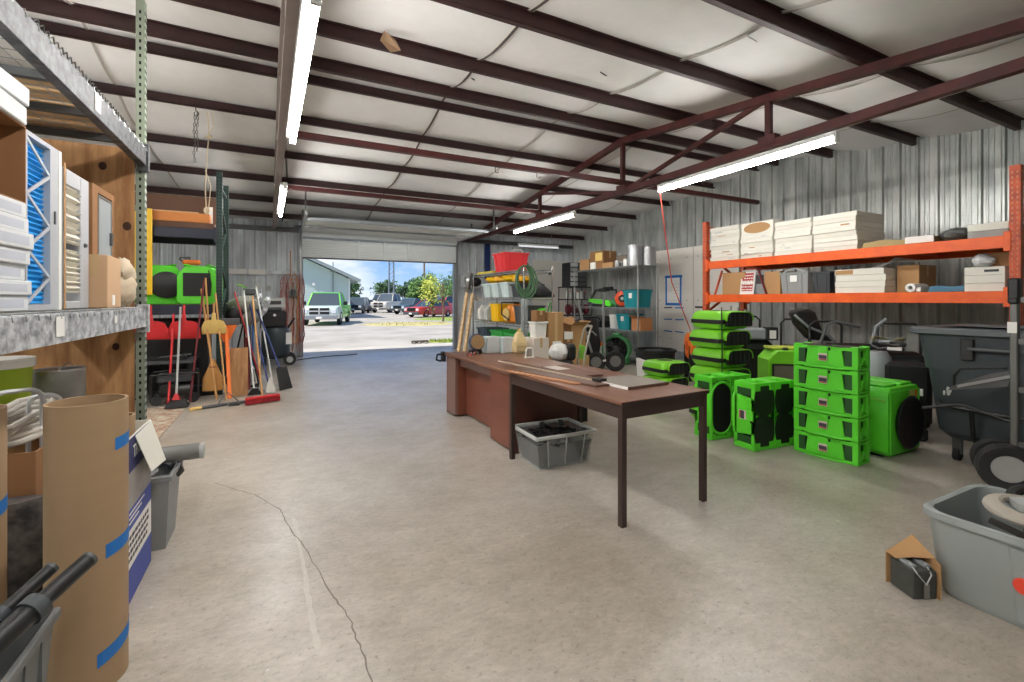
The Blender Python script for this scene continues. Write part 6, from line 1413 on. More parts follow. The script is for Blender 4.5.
for k in range(3): MB().cyl((.05*k,-.04*k,0),(.12+.10*k,-.04*k-.02,1.32-.03*k),.016,n=10).build('tube', STEEL, t)
# black spouted pump on top of the machines
t = thing('black_vacuum_head', 'black spouted vacuum hood propped above the green stack', 'vacuum head', (5.78,3.36,.92), -35)
mb = MB(); mb.loft([[(-.02,-.09,.0),(.22,-.09,-.02),(.22,.09,-.02),(-.02,.09,0)],[(-.16,-.11,.18),(.1,-.11,.10),(.1,.11,.10),(-.16,.11,.18)],[(-.22,-.10,.32),(.02,-.10,.33),(.02,.10,.33),(-.22,.10,.32)],[(-.20,-.08,.36),(-.05,-.08,.38),(-.05,.08,.38),(-.20,.08,.36)]]); mb.build('hood', BLACK, t, bv=.02)
MB().tube([(-.22,-.10,.30),(-.08,-.115,.16),(.16,-.10,.06),(.24,-.09,-.02)], .014, 8).build('pale_edge', GREY, t)
t = thing('folding_arm', 'grey and black folded tool arm above the stack of five fans', 'tool arm', (5.66,3.10,.82), -38); MB().tube([(-.1,0,-.02),(.0,0,.30),(.08,0,.33),(.34,0,.27)], .018, 8).build('arm', DGREY, t); MB().tube([(.44,0,.0),(.50,0,.28),(.60,0,.36)], .016, 8).build('arm', GREY, t); mb = MB(); mb.box(.0,.45,-.1,.1,-.02,.08); mb.build('black_body', BLACK, t, bv=.03)
t = thing('hose_heap', 'heap of dark hoses and straps on the machine behind the green scrubber', 'hoses', (6.03,2.66,.83)); random.seed(120)
for k in range(5): MB().tube([(.17*cos(a+k)+random.uniform(-.02,.02), .13*sin(a+k), .03+.025*k+.02*sin(2*a)) for a in [pi*1.5*i/12 for i in range(13)]], .014, 7).build('hose', [BLACK,DGREY,BLACK,GREY,mat('olive_hose',(126,124,88),.5)][k], t)
MB().box(-.2,-.08,-.12,.0,.03,.06).build('white_clip', LABEL, t, rot=(0,0,20))
t = thing('grey_machine', 'black carpet machine with grey rounded end behind the scrubber', 'machine', (5.62,2.58,0), -60); MB().lathe([(0,-.05),(.10,-.05),(.12,0),(.12,.5),(.08,.56),(0,.56)],20,(0,0,.3)).build('grey_tank', GREY, t); MB().box(.05,.40,-.14,.14,.12,.76).build('machine_body', BLACK, t, bv=.03); MB().box(.12,.34,-.155,-.14,.45,.52).build('white_plate', LABEL, t, rot=(0,0,0)); MB().box(.08,.3,-.16,-.14,.3,.40).build('tan_plate', CARD, t); MB().box(-.12,.38,-.16,.16,0,.13).build('base', BLACK, t, bv=.02); MB().cyl((0,0,.12),(0,0,.3),.05,n=12).build('neck', BLACK, t)
# green scrubber with round black intake
t = thing('air_scrubber', 'big bright green air scrubber with round black intake beside the grey cart', 'air scrubber', (5.03,2.36,0), 0)
w, d, h = .56, .52, .64
mb = MB(); mb.prism([(-w/2+.03,.02),(w/2-.03,.02),(w/2,.06),(w/2,h-.07),(w/2-.05,h-.02),(-w/2+.05,h-.02),(-w/2,h-.07),(-w/2,.06)], -d/2, d/2, 'xz'); mb.box(-w/2+.05,-.03,-d/2+.04,d/2-.03,h-.025,h); mb.box(.03,w/2-.05,-d/2+.04,d/2-.03,h-.025,h); mb.box(-w/2+.02,w/2-.02,-d/2-.012,-d/2,.04,h-.05)
mb.build('housing', GREEN, t, bv=.016)
MB().lathe([(0,.0),(.20,-.0),(.225,-.02),(.24,-.035),(.225,-.045),(.20,-.03),(.0,-.025)],36,(.02,-d/2-.008,h*.47),ax='y').build('intake_ring', BLACK, t)
MB().box(-w/2-.006,-w/2-.0,-.04,.02,.22,.38).build('badge', mat('badge',(206,186,178)), t); MB().box(-w/2-.0075,-w/2-.006,-.03,.01,.25,.35).build('badge_print', LABELR, t)
MB().box(.06,.16,-d/2-.014,-d/2-.012,h-.13,h-.06).build('label_sticker', mat('warning_label',(196,190,110),.6,0,.2,30), t); MB().box(.16,.20,-d/2-.014,-d/2-.012,h-.13,h-.06).build('label_sticker', ORANGEP, t)
MB().bar((-w/2-.006,-.24,h-.13),(-w/2-.006,.0,h-.12),.012,.02).build('side_grip', mat('bright_lime',(150,226,90),.4), t)
for x in (-.2,.2): MB().box(x-.05,x+.05,-.2,.2,0,.02).build('foot', BLACK, t)
# ------------------------------------------------------------------ big dark grey tilt cart
t = thing('tilt_cart', 'big dark blue-grey plastic tilt cart on casters under the orange rack', 'cart', (5.56,1.44,0), 0)
CART = mat('cart_bluegrey',(60,66,71),.55,0,.12,3,.08)
def cring(z, x0, x1, y0, y1, r): 
    out = []
    for cx, cy, a0 in ((x1-r,y0+r,-90),(x1-r,y1-r,0),(x0+r,y1-r,90),(x0+r,y0+r,180)):
        for i in range(5): a = R(a0+22.5*i); out.append((cx+r*cos(a), cy+r*sin(a), z))
    return out
mb = MB(); mb.loft([cring(.20,-.34,.36,-.50,.46,.12),cring(.26,-.40,.40,-.55,.50,.12),cring(.80,-.455,.44,-.585,.545,.1),cring(.80,-.47,.45,-.60,.56,.1),cring(1.14,-.50,.48,-.625,.60,.09)]); mb.loft([cring(1.14,-.48,.46,-.60,.58,.09),cring(.9,-.46,.44,-.58,.56,.09)]); mb.build('cart_body', CART, t, ang=30)
mb = MB(); mb.loft([cring(1.10,-.52,.50,-.645,.62,.09),cring(1.11,-.545,.52,-.67,.645,.09),cring(1.15,-.545,.52,-.67,.645,.09),cring(1.165,-.52,.50,-.65,.62,.09),cring(1.15,-.47,.45,-.60,.57,.09),cring(1.10,-.47,.45,-.60,.57,.09)],caps=False); mb.build('rim', mat('cart_rim',(90,95,99),.55,0,.1), t)
MB().tube([(-.515,.22,1.0),(-.56,.22,1.0),(-.565,-.45,1.0),(-.515,-.45,1.0)], .013, 8).build('push_bar', DGREY, t)
for y in (.24,-.47): MB().box(-.525,-.485,y-.04,y+.04,.90,1.08).build('bar_mount', BLACK, t, bv=.006)
MB().tube([(-.36,.48,.52),(-.50,.42,.50),(-.50,-.5,.48),(-.36,-.56,.48)], .018, 8).build('frame_bar', BLACK, t); 
for y in (.22,-.1,-.4): MB().tube([(-.50,y,.48),(-.46,y,.25),(-.36,y,.18),(.0,y,.17)], .016, 8).build('frame_rib', BLACK, t)
mb = MB()
for z, y, s_ in ((.62,.38,.035),(.60,.41,.02)): mb.ball((-.452,y,z),.004,s_*.5,s_,8,6,jit=.3)
mb.build('paint_splash', LGREY, t)
for x in (-.28,.30):
    for y in (-.42,.38):
        MB().cyl((x,y-.02,.055),(x,y+.02,.055),.055,n=16).build('caster', RUBBER, t); MB().box(x-.02,x+.02,y-.03,y+.03,.06,.19).build('caster_fork', DSTEEL, t)
# ------------------------------------------------------------------ hand truck at the right edge
t = thing('hand_truck', 'grey hand truck with black grips and pneumatic wheels at the right edge', 'hand truck', (4.78,1.37,0), 0)
HT = mat('hand_truck_grey',(112,112,109),.4,.4,.1)
mb = MB(); mb.box(-.03,.03,-.06,-.02,.16,1.44); mb.build('side_rail', HT, t, bv=.006); MB().box(-.03,.03,-.42,-.38,.16,1.44).build('side_rail', HT, t, bv=.006)
for z in (.35,.75,1.1,1.4): MB().box(-.015,.015,-.38,-.06,z-.02,z+.02).build('cross_bar', HT, t)
for y in (-.04,-.40): 
    mb = MB(); mb.box(-.035,.035,y-.032,y+.032,1.40,1.56); mb.box(-.045,.03,y-.03,y+.03,1.37,1.42); mb.build('grip', BLACK, t, bv=.012)
MB().box(-.04,-.036,-.06,-.01,1.16,1.24).build('label_sticker', LABEL, t)
wheel(t, (-.05,-.02,.175), .175, .09, 'x', 24, mat('hub_silver',(176,176,174),.4,.3)); wheel(t, (.20,.10,.165), .165, .08, 'x', 24, MATS['hub_silver'])
MB().cyl((-.05,-.02,.175),(.20,.10,.17),.014,n=8).build('axle', STEEL, t)
mb = MB(); mb._add([(-.0,-.03,.88),(-.0,.10,.84),(-.02,.30,.72),(-.02,.33,.68),(-.0,.0,.76),(.02,-.03,.88),(.02,.10,.84),(0,.30,.72),(0,.33,.68),(.02,.0,.76)], [(0,1,2,3,4),(9,8,7,6,5)]+[(i,(i+1)%5,5+(i+1)%5,5+i) for i in range(5)]); mb.build('toe_plate', DSTEEL, t)
MB().bar((0,-.02,.84),(-.02,.27,.72),.03,.02).build('brace_arm', STEEL, t); MB().tube([(.0,.0,.90),(.0,.26,.86),(.0,.30,.80),(.0,.30,.70)], .010, 8).build('brace_loop', BLACK, t)
MB().tube([(0,-.04,.5),(-.01,.25,.58),(0,.5,.50)], .012, 8).build('stay', BLACK, t)
# ------------------------------------------------------------------ grey tote and battery at front right
t = thing('storage_tote', 'large pale grey open tote in the front right corner', 'tote', (3.12,.68,0), 0)
TG = mat('tote_pale_grey',(152,158,156),.5,0,.05,3)
mb = MB(); mb.loft([cring(.0,-.30,.26,-.40,.36,.08),cring(.03,-.315,.27,-.41,.375,.08),cring(.36,-.345,.30,-.44,.41,.09),cring(.365,-.36,.315,-.455,.425,.09),cring(.395,-.36,.315,-.455,.425,.09),cring(.40,-.35,.305,-.445,.415,.09),cring(.395,-.33,.285,-.425,.395,.08),cring(.05,-.30,.255,-.395,.36,.08)]); mb.build('tote_body', TG, t)
for y in (.02,-.28): mb = MB(); mb._add([(-.312,y-.08,.03),(-.312,y+.08,.03),(-.352,y+.09,.35),(-.352,y-.09,.35),(-.322,y-.07,.03),(-.322,y+.07,.03),(-.362,y+.08,.35),(-.362,y-.08,.35)],[(0,1,5,4),(1,2,6,5),(2,3,7,6),(3,0,4,7),(4,5,6,7)]); mb.build('wall_rib', TG, t)
t = thing('orange_tag', 'small round orange-red tag stuck on the front of the pale grey tote', 'tag', (2.772,.745,.20)); MB().lathe([(0,-.012),(.03,-.01),(.035,0),(.03,.01),(0,.012)],14,ax='x').build('tag_disc', mat('tag_red',(232,72,48),.5), t)
random.seed(130)
t = thing('hose_coil', 'coil of pale grey flat hose lying on top of the junk in the tote', 'hose', (3.10,.83,.365)); mb = MB()
for k in range(4): mb.tube([((.15-.014*k)*cos(a), (.12-.012*k)*sin(a), .05+.012*sin(a+.5)+.004*k) for a in [2*pi*i/26 for i in range(26)]], .018, 8, closed=True)
mb.build('hose', mat('flat_hose_grey',(176,168,156),.6,0,.2,14,.3), t); MB().box(-.02,.10,-.03,.03,.05,.085).build('clear_clip', LGREY, t, rot=(0,0,35)); mb = MB(); mb.ball((-.05,-.14,.03),.06,.05,.05,10,6,jit=.3); mb.build('plastic_wrap', mat('film_grey',(206,208,208),.3,0,.2), t)
mb = MB()
for k in range(40):
    x, y = random.uniform(-.25,.22), random.uniform(-.36,.16); z = random.uniform(.27,.37); a = random.uniform(0,pi); q = random.uniform(.04,.09); mb.bar((x-q*cos(a),y-q*sin(a),z),(x+q*cos(a),y+q*sin(a),z+random.uniform(-.03,.05)),random.uniform(.015,.05),.02)
mb.box(-.27,.23,-.38,.10,.06,.27); mb.box(-.25,.21,.10,.33,.06,.12)
one(mb, 'scrap_parts', mat('dark_scrap',(54,50,46),.6,0,.4,20,.3), 'jumble of dark scrap filling the pale grey tote', 'scrap', (3.12,.68,0), kind='stuff')
t = thing('black_hose', 'black rubber hose looped at the back of the pale grey tote', 'hose', (3.27,.78,.40)); MB().tube([(.12*cos(a),.14*sin(a),.03+.02*sin(2*a)) for a in [2*pi*i/24 for i in range(24)]], .024, 8, closed=True).build('hose', RUBBER, t)
t = thing('battery', 'dark boxed battery with wire loop in a brown open bag beside the pale grey tote', 'battery', (2.71,1.10,0), -26); t.scale = (.86,)*3
MB().box(-.062,.07,-.075,.075,0,.155).build('battery_case', mat('battery_dark',(66,68,64),.5,0,.35,16,.2), t, bv=.006); 
for x in (-.035,.045): MB().box(x-.018,x+.018,-.05,.03,.155,.172).build('terminal', GREY, t, bv=.004)
MB().tube([(-.04,-.03,.175),(-.05,-.085,.15),(-.0,-.088,.09),(.03,-.085,.14),(.045,-.03,.175)], .004, 6).build('wire_loop', LGREY, t); MB().box(-.012,.018,-.0875,-.085,.015,.09).build('hang_tag', mat('dull_tag',(120,116,110),.6), t)
mb = MB()
def sl(p): return [tuple(q) for q in p]
mb._add([(.078,-.085,0),(.078,.09,0),(.078,.09,.27),(.078,-.085,.19),(.084,-.085,0),(.084,.09,0),(.084,.09,.27),(.084,-.085,.19)],[(0,1,2,3),(7,6,5,4),(0,4,5,1),(1,5,6,2),(2,6,7,3),(3,7,4,0)])
mb._add([(-.075,.084,0),(.078,.084,0),(.078,.084,.27),(-.075,.084,.175),(-.075,.09,0),(.078,.09,0),(.078,.09,.27),(-.075,.09,.175)],[(0,1,2,3),(7,6,5,4),(0,4,5,1),(1,5,6,2),(2,6,7,3),(3,7,4,0)])
mb._add([(-.075,.084,.176),(.078,.084,.27),(.078,-.06,.215),(.01,.01,.185),(-.075,.02,.172)],[(0,1,3,4),(1,2,3)])
mb.build('paper_bag', CARD, t)
# ------------------------------------------------------------------ outside
DIRT = mat('pale_lot_gravel',(178,172,162),.95,0,.14,.5,.3,6,rgb2=(154,148,137))
struct(MB().box(-120,160,14.4,260,-.3,-.03), 'ground', DIRT, 'pale gravel lot and road beyond the doorway', 'ground')
struct(MB().box(-6,14,12.52,14.4,-.3,-.012), 'apron_slab', mat('apron_concrete',(176,170,160),.85,0,.12,1.5,.1,rgb2=(192,186,176)), 'concrete apron outside the overhead door', 'apron')
GRASS = mat('dry_grass',(150,158,84),.95,0,.3,1.2,.5,20,rgb2=(122,150,58)); DRYG = mat('straw_grass',(182,172,118),.95,0,.25,1.5,.5,20)
def blob_patch(name, label, cx, cy, rx, ry, m, z=-.03, h=.03, seed=1):
    random.seed(seed); n = 40; ring = [(rx*cos(2*pi*i/n)*(1+random.uniform(-.12,.12)), ry*sin(2*pi*i/n)*(1+random.uniform(-.12,.12))) for i in range(n)]
    mb = MB(); mb.loft([[(x,y,0) for x,y in ring],[(x*.93,y*.9,h) for x,y in ring]])
    random.seed(seed+1)
    for k in range(260):
        a = random.uniform(0,2*pi); q = sqrt(random.random())*.93; x, y = rx*q*cos(a), ry*q*sin(a); hh = random.uniform(.04,.12); w = .03; b = random.uniform(0,pi)
        mb._add([(x-w*cos(b),y-w*sin(b),h*.5),(x+w*cos(b),y+w*sin(b),h*.5),(x+random.uniform(-.05,.05),y+random.uniform(-.05,.05),h+hh)],[(0,1,2)])
    return one(mb, name, m, label, 'grass', (cx,cy,z), kind='stuff')
blob_patch('grass_verge','green grass verge in front of the parked cars',12.6,33.0,3.6,3.6,GRASS,seed=2)
blob_patch('grass_verge','dry grass strip beside the green pickup truck',6.9,27.0,2.6,2.2,DRYG,seed=4)
blob_patch('grass_verge','small grass clump by the apron at the right of the doorway',5.15,15.0,.75,.30,GRASS,seed=6)
t = thing('wood_debris','dark weathered log and stones lying at the edge of the apron','debris',(4.1,14.85,-.028)); MB().cyl((-.28,0,.05),(.28,.05,.06),.05,.04,n=10).build('log',mat('weathered_wood',(84,74,62),.9,0,.3,10,.5),t); random.seed(140)
for k in range(3): mb = MB(); mb.ball((-.25+.2*k,-.15+.06*(k%2),.025),.05,.05,.03,8,6,jit=.2); mb.build('stone', mat('stone_grey',(150,146,138),.9,0,.2), t)
# neighbouring building, gable end toward us
t = thing('neighbour_building','pale grey-green clapboard building beside the green pickup','building',(0,37.5,0))
SID = mat('pale_siding',(188,204,198),.7,0,.04)
ex, ez, rx, rz_ = 4.75, 3.05, -3.0, 6.6
mb = MB(); n = 26
gz = lambda x: ez+(rz_-ez)*(ex-x)/(ex-rx)
k = 0; z = 0
while z < rz_-.05:
    z1 = min(z+.2, rz_); fx = lambda zz: min(ex, ex-(zz-ez)*(ex-rx)/(rz_-ez)) if zz > ez else ex
    xr = fx(z); xu = fx(z1); xl = 2*rx-xr; xv = 2*rx-xu
    mb._add([(xl,-.02,z),(xr,-.02,z),(xu,.0,z1),(xv,.0,z1),(xl,.1,z),(xr,.1,z),(xu,.1,z1),(xv,.1,z1)],[(0,1,2,3),(0,4,5,1),(1,5,6,2),(3,2,6,7)]); z = z1
mb.build('gable_siding', SID, t)
MB().box(2*rx-ex,ex,.1,14,0,ez).build('side_walls', SID, t)
mb = MB(); rt = lambda x: gz(x)+.10
for s_ in (1,-1):
    e = ex+.75; xe = rx+s_*(e-rx); ze = gz(e)+.1
    mb._add([(rx,-.6,rz_+.1),(xe,-.6,ze),(xe,14,ze),(rx,14,rz_+.1),(rx,-.6,rz_+.28),(xe,-.6,ze+.18),(xe,14,ze+.18),(rx,14,rz_+.28)],[(0,1,2,3),(7,6,5,4),(0,4,5,1),(1,5,6,2),(2,6,7,3),(3,7,4,0)])
mb.build('roof', mat('pale_grey_roof',(206,212,210),.6,0,.06), t)
mb = MB(); mb.bar((rx,-.62,rz_+.16),(ex+.75,-.62,gz(ex+.75)+.16),.05,.24,up=(0,0,1)); mb.build('fascia', mat('fascia_grey',(150,160,158),.6), t)
MB().box(ex-.06,ex+.04,-.06,.06,0,ez).build('corner_board', mat('corner_white',(226,232,228),.6), t)
MB().cyl((3.55,-.12,.0),(3.55,-.12,4.3),.035,n=8).build('conduit', mat('conduit_grey',(120,128,126),.5), t); MB().box(3.3,4.0,-.16,-.1,3.55,3.6).build('conduit_arm', mat('conduit_grey',(120,128,126)), t)
MB().lathe([(0,-.1),(.12,-.1),(.12,0)],12,(2.2,-.02,2.6),ax='y').build('vent', WHITE, t)
MB().box(ex+.0,ex+.6,4,4.1,1.8,2.4).build('shutter', DGREY, t)
# vehicles : local x to the right, -y = front (toward us), z up
GLASSC = mat('car_glass',(52,66,76),.12,0,.1,2,spec=.8)
LAMPG = mat('headlamp',(222,226,230),.2,.2,.05)
def vehicle(name, label, cat, kind, loc, rz, body, hoodm=None, L=4.6, W=1.84, H=1.5):
    t = thing(name, label, cat, loc, rz)
    w = W/2; hm = hoodm or body; pk = kind == 'pickup'
    gz0 = .38 if kind != 'car' else .24; bz = H*.60 if kind != 'car' else H*.62; y0, y1 = -L/2, L/2
    hood_e = y0+L*.27; ws = hood_e+ (.55 if kind != 'car' else .7)
    def ring(y, zb, zt, ww): return [(-ww,y,zb),(ww,y,zb),(ww*1.02,y,zb+(zt-zb)*.5),(ww*.95,y,zt),(-ww*.95,y,zt),(-ww*1.02,y,zb+(zt-zb)*.5)]
    mb = MB(); mb.loft([ring(y0,gz0+.08,bz*.86,w*.88),ring(y0+.12,gz0,bz*.93,w*.97),ring(hood_e,gz0,bz,w)]); mb.build('hood', hm, t, bv=.02)
    cab_e = y1 if not pk else hood_e+L*.42
    rear = [ring(hood_e,gz0,bz,w),ring(cab_e,gz0,bz*1.01,w)] if pk else [ring(hood_e,gz0,bz,w),ring(y1-.15,gz0,bz*1.02,w*.98),ring(y1,gz0+.08,bz*.92,w*.92)]
    mb = MB(); mb.loft(rear); mb.build('body', body, t, bv=.02)
    ge = cab_e-.05 if (pk or kind == 'suv') else cab_e-.55
    def rg(y, z, ww): return [(-ww,y,z),(ww,y,z)]
    A = [(hood_e,bz,w*.90),(ws,H-.05,w*.74),(ws+.3,H,w*.72),(ge-.45,H,w*.72),(ge-.15,H-.06,w*.73),(ge,bz,w*.9)]
    v = []; f = []
    for (y,z,ww) in A: v += [(-ww,y,z),(ww,y,z)]
    for i in range(len(A)-1): f.append((2*i,2*i+1,2*i+3,2*i+2))
    f += [tuple(2*i for i in range(len(A)-1,-1,-1)), tuple(2*i+1 for i in range(len(A))), (0,10,11,1)]
    mb = MB(); mb._add(v, f); mb.build('greenhouse', GLASSC, t)
    mb = MB(); 
    for s_ in (-1,1):
        for (a, c) in ((0,1),(2,2),(4,5)):
            pass
        mb.bar((s_*A[0][2]*1.0,A[0][0],A[0][1]),(s_*A[1][2],A[1][0],A[1][1]),.06,.05); mb.bar((s_*A[1][2],A[1][0],A[1][1]+.02),(s_*A[3][2],A[3][0],H),.06,.05); mb.bar((s_*A[4][2],A[4][0],A[4][1]),(s_*A[5][2],A[5][0],A[5][1]),.08,.06)
        ym = (ws+ge)/2; mb.bar((s_*w*.9,ym,bz),(s_*w*.73,ym,H),.08,.04)
    mb._add([(-A[1][2],A[1][0],A[1][1]+.02),(A[1][2],A[1][0],A[1][1]+.02),(A[2][2],A[2][0],H+.03),(-A[2][2],A[2][0],H+.03),(A[3][2],A[3][0],H+.03),(-A[3][2],A[3][0],H+.03),(A[4][2],A[4][0],A[4][1]+.02),(-A[4][2],A[4][0],A[4][1]+.02)],[(0,1,2,3),(3,2,4,5),(5,4,6,7)])
    mb.build('roof_pillars', body, t)
    if pk:
        mb = MB(); mb.box(-w,w,cab_e+.03,y1,gz0,gz0+.25); mb.box(-w,-w+.08,cab_e+.03,y1,gz0,bz); mb.box(w-.08,w,cab_e+.03,y1,gz0,bz); mb.box(-w,w,y1-.06,y1,gz0,bz); mb.build('truck_bed', body, t, bv=.02)
    wr = .30 if kind == 'car' else .40
    for s_ in (-1,1):
        for y in (y0+L*.19, y1-L*.2): wheel(t, (s_*(w-.09), y, wr), wr, .22, 'x')
    bm_ = STEEL if pk else body
    MB().box(-w*.96,w*.96,y0-.10,y0+.06,gz0-.02,gz0+.22).build('bumper', bm_ if pk else CHAR, t, bv=.03)
    gh = (bz*.86-gz0)
    MB().box(-w*.52,w*.52,y0-.03,y0+.03,gz0+.26,gz0+.08+gh*.92).build('grille', BLACK, t, bv=.02)
    if pk:
        mb = MB(); zc = (gz0+.26+gz0+.08+gh*.92)/2; mb.box(-w*.54,w*.54,y0-.05,y0-.02,zc-.03,zc+.03); mb.box(-.035,.035,y0-.05,y0-.02,gz0+.26,gz0+.08+gh*.92); mb.build('grille_cross', LGREY, t)
        for s_ in (-1,1): MB().box(s_*(w+.14)-.11,s_*(w+.14)+.11,hood_e+.25,hood_e+.34,bz+.02,bz+.24).build('wing_mirror', BLACK, t, bv=.02)
    for s_ in (-1,1): MB().box(s_*w*.74-.14,s_*w*.74+.14,y0-.025,y0+.10,bz*.62,bz*.82).build('headlamp', LAMPG, t, bv=.02)
    MB().box(-.15,.15,y0-.115,y0-.10,gz0+.03,gz0+.14).build('number_plate', LABEL, t)
    return t
TRUCKG = mat('truck_lime',(112,214,52),.3,.1,.06,coat=.5); SILV = mat('truck_pale',(206,218,206),.3,.2,.06,coat=.4)
vehicle('pickup_truck','lime green pickup truck with pale hood facing the doorway','truck','pickup',(2.55,29.9,-.03),-14,TRUCKG,SILV,5.6,2.0,1.86)
TAN = mat('car_tan',(196,188,172),.35,.2,.08,coat=.4)
vehicle('pickup_truck','lifted tan pickup truck parked between the white car and the blue-green car','truck','pickup',(11.3,54.0,-.03),-38,TAN,TAN,5.6,2.1,2.15)
vehicle('sedan','white sedan parked beside the lifted tan pickup','car','car',(8.3,58.0,-.03),-75,mat('car_white',(236,238,240),.3,0,.03,coat=.5),None,4.7,1.84,1.45)
vehicle('suv','dark grey car half hidden by the pale building corner','car','suv',(7.5,52.2,-.03),-20,mat('car_dark',(78,82,84),.35,.2,.1,coat=.4),None,4.6,1.85,1.7)
vehicle('sedan','navy blue car parked behind the white sedan','car','car',(8.6,66,-.03),-60,mat('car_navy',(64,84,116),.35,.2,.1,coat=.4),None,4.7,1.84,1.6)
vehicle('suv','dark blue-green car parked right of the tan pickup','car','suv',(12.2,46.8,-.03),-55,mat('car_bluegreen',(74,100,108),.35,.2,.1,coat=.4),None,4.8,1.9,1.6)
vehicle('suv','silver car parked behind the blue-green one','car','suv',(15.6,62.0,-.03),-60,mat('car_silver',(170,178,184),.35,.3,.1,coat=.4),None,4.8,1.9,1.65)
vehicle('sedan','red car parked behind the yellow-green shrub','car','car',(11.4,38.2,-.03),-60,mat('car_red',(190,58,50),.35,.1,.1,coat=.4),None,4.4,1.8,1.42)
vehicle('suv','pinkish red van parked at the right edge of the doorway view','car','suv',(14.8,44.1,-.03),-65,mat('car_rose',(196,92,84),.35,.1,.1,coat=.4),None,4.7,1.9,1.85)
vehicle('van','beige van in the back row beyond the tan pickup','van','suv',(13.5,70.0,-.03),-50,mat('car_beige',(206,196,170),.4,.1,.06),None,5.2,2.0,2.3)
# bollard, poles
one(MB().lathe([(.11,0),(.11,1.15),(.09,1.22),(0,1.24)],16), 'bollard', mat('bollard_yellow',(236,196,70),.5,0,.08), 'yellow bollard standing right inside the edge of the doorway view', 'bollard', (8.2,22.8,-.03))
WOODP = mat('pole_brown',(122,104,84),.8,0,.15,6)
t = thing('utility_pole','brown wooden utility pole behind the shrub','pole',(20.1,70.5,-.03)); MB().cyl((0,0,0),(0,0,9.5),.18,.13,n=10).build('pole',WOODP,t); MB().box(-1.2,1.2,-.06,.06,8.6,8.75).build('cross_arm',WOODP,t)
t = thing('mast_tower','tall grey steel mast above the parked cars','mast',(16.6,78.0,-.03)); GM = mat('mast_grey',(122,130,140),.5,.3,.1); mb = MB()
for x in (-.45,.45): mb.cyl((x,0,0),(x*.7,0,12),.14,.11,n=8)
for k in range(14): mb.bar((-.45+.01*k,0,.8*k),(.45-.01*k,0,.8*k+.8),.06)
mb.build('lattice',GM,t); MB().box(-.6,.6,-.15,.15,8.0,8.8).build('equipment_box',GM,t)
# trees
LEAF = {}
def leafm(nm, a, b): return mat(nm, a, .8, 0, .25, 3, .0, rgb2=b)
LG1 = leafm('leaf_dark',(78,108,62),(58,88,50)); LG2 = leafm('leaf_mid',(104,140,72),(80,112,56)); LG3 = leafm('leaf_yellow',(196,196,84),(150,168,70)); BARK = mat('bark',(112,92,74),.9,0,.2,8,.4)
def tree(label, loc, h, r, m, n=900, ls=.16, trunk=.35, seed=1, group=None, clumps=7, name='leafy_tree', flat=1.0):
    t = thing(name, label, 'tree', loc, 0, group); random.seed(seed)
    mb = MB(); mb.tube([(0,0,0),(.04*h*.3,0,h*.3),(0,.02*h,h*.7)], [.035*h*.6,.03*h*.5,.012*h], 7); cs = []
    for k in range(clumps):
        a = random.uniform(0,2*pi); q = random.uniform(.2,.65)*r; c = (q*cos(a),q*sin(a),h*(trunk+ (1-trunk)*random.uniform(.2,.8))); cs.append((c, r*random.uniform(.4,.62))); mb.tube([(0,0,h*trunk*.8),(c[0]*.5,c[1]*.5,(h*trunk*.8+c[2])/2),c],[.014*h,.010*h,.004*h],5)
    mb.build('trunk', BARK, t)
    mb = MB()
    for k in range(n):
        c, cr = random.choice(cs); d = Vector((random.gauss(0,1),random.gauss(0,1),random.gauss(0,1)*flat)); d.normalize(); p = Vector(c)+d*cr*(random.random()**.4); u = Vector((random.gauss(0,1),random.gauss(0,1),random.gauss(0,1))).normalized(); v = u.orthogonal().normalized(); s_ = ls*random.uniform(.6,1.3)
        mb._add([p-u*s_,p+v*s_*.5,p+u*s_,p-v*s_*.5],[(0,1,2,3)])
    mb.build('foliage', m, t); return t
tree('yellow-green shrub tree in front of the red car',(11.0,36.2,-.03),3.3,1.5,LG3,900,.11,.30,3)
t = tree('thin sapling with bare crooked twigs left of the yellow shrub',(9.7,29.5,-.03),3.6,.9,LG2,120,.11,.35,5,name='sapling')
tree('tall olive green tree behind the blue-green car',(16.9,59.0,-.03),5.2,2.5,LG2,1500,.24,.2,7)
tree('olive tree right of the wooden utility pole',(23.5,66.0,-.03),6.0,3.2,LG2,1300,.26,.2,8)
for i, (x, y, h, r, lab) in enumerate(((9.6,80,4.6,2.6,'rounded dark bush beyond the pale building corner'),(12.9,95,6.3,1.4,'round-topped slim tree in the far row, left of the mast'),(17.0,86,4.8,2.6,'low dark tree in the far row just left of the mast base'),(22.5,92,6.0,2.6,'dark tree in the far row right behind the mast'),(27.0,96,5.0,2.8,'low dark tree in the far row right of the mast'),(30.5,88,5.2,3.2,'wide dark tree in the far row behind the wooden pole'),(38,90,5.6,3.5,'wide dark tree in the far row at the right end'),(9.8,98,4.0,2.4,'low bush in the far row behind the rounded bush'))):
    tree(lab,(x,y,-.03),h,r,LG1,650,.34,.15,20+i,'trees in the far row')
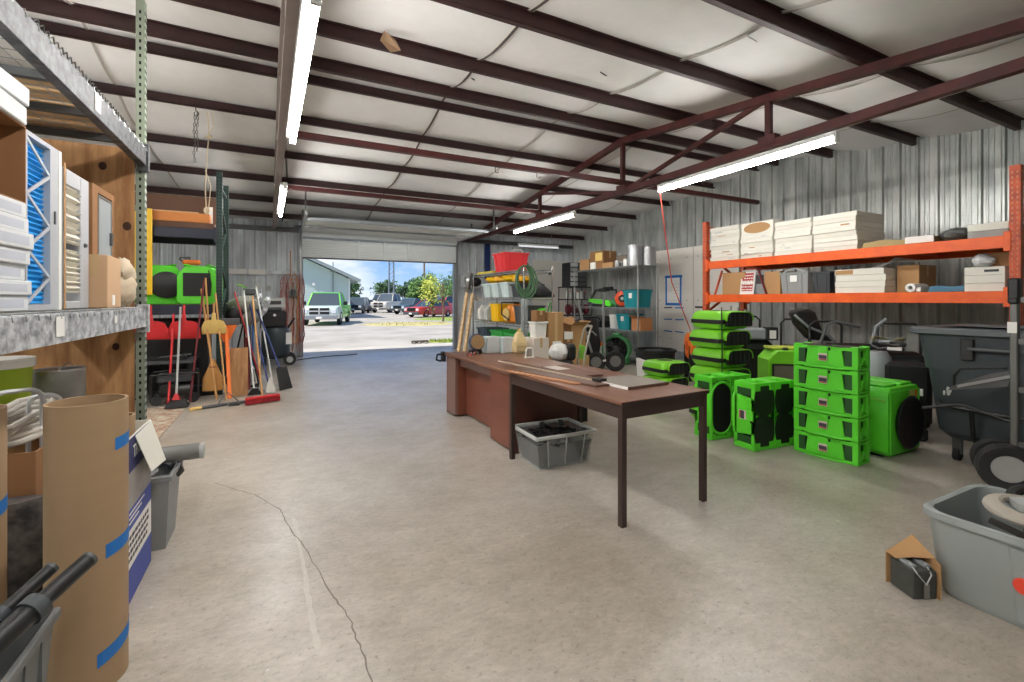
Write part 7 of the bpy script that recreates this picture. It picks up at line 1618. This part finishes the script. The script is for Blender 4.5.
# ------------------------------------------------------------------ sky, sun, camera
w = bpy.data.worlds.new('sky'); SC.world = w; w.use_nodes = True; nt = w.node_tree; N = nt.nodes; L = nt.links
bg = N['Background']; tc = N.new('ShaderNodeTexCoord'); sx = N.new('ShaderNodeSeparateXYZ'); L.new(tc.outputs['Generated'], sx.inputs[0])
rp = N.new('ShaderNodeValToRGB'); el = rp.color_ramp.elements; el[0].position = .0; el[0].color = lin((186,212,240)); el[1].position = .5; el[1].color = lin((70,128,206)); e = el.new(.10); e.color = lin((120,172,232))
L.new(sx.outputs['Z'], rp.inputs[0])
mp = N.new('ShaderNodeMapping'); mp.inputs['Scale'].default_value = (1,1,2.6); mp.inputs['Location'].default_value = (.35,.2,.1); L.new(tc.outputs['Generated'], mp.inputs[0])
cn = N.new('ShaderNodeTexNoise'); cn.inputs['Scale'].default_value = 3.4; cn.inputs['Detail'].default_value = 8; cn.inputs['Roughness'].default_value = .55; L.new(mp.outputs[0], cn.inputs['Vector'])
cr = N.new('ShaderNodeMapRange'); cr.inputs[1].default_value = .47; cr.inputs[2].default_value = .66; L.new(cn.outputs['Fac'], cr.inputs[0])
mx = N.new('ShaderNodeMix'); mx.data_type = 'RGBA'; L.new(cr.outputs[0], mx.inputs[0]); L.new(rp.outputs[0], mx.inputs[6]); mx.inputs[7].default_value = lin((244,246,250))
L.new(mx.outputs[2], bg.inputs[0]); bg.inputs[1].default_value = .92
sl = bpy.data.lights.new('sun', 'SUN'); sl.energy = 4.7; sl.angle = R(1.5); sl.color = (1,.94,.84); so = bpy.data.objects.new('sun', sl); COL.objects.link(so); so.rotation_mode = 'QUATERNION'; so.rotation_quaternion = Vector((-.72,-.22,1.0)).to_track_quat('Z','Y')
# sky portal in the doorway (guides sampling only; gives no light of its own)
pl = bpy.data.lights.new('doorway_portal', 'AREA'); pl.shape = 'RECTANGLE'; pl.size = 3.9; pl.size_y = 2.45; pl.cycles.is_portal = True
po = bpy.data.objects.new('doorway_portal', pl); COL.objects.link(po); po.location = (2.445,12.52,1.23); po.rotation_euler = (R(-90),0,0)
cam = bpy.data.cameras.new('camera'); co = bpy.data.objects.new('camera', cam); COL.objects.link(co)
cam.sensor_width = 36; cam.lens = 458/1024*36; cam.shift_y = -(341-300)/1024; cam.clip_start = .05; cam.clip_end = 500
co.location = (0,0,1.4); co.rotation_euler = (R(90),0,-atan2(231,458)); SC.camera = co
SC.view_settings.view_transform = 'Standard'; SC.view_settings.look = 'None'; SC.view_settings.gamma = 1; SC.view_settings.use_curve_mapping = False; SC.view_settings.exposure = .42
SC.cycles.max_bounces = 8; SC.cycles.diffuse_bounces = 5; SC.cycles.transparent_max_bounces = 12; SC.cycles.sample_clamp_indirect = 6; SC.cycles.use_denoising = True
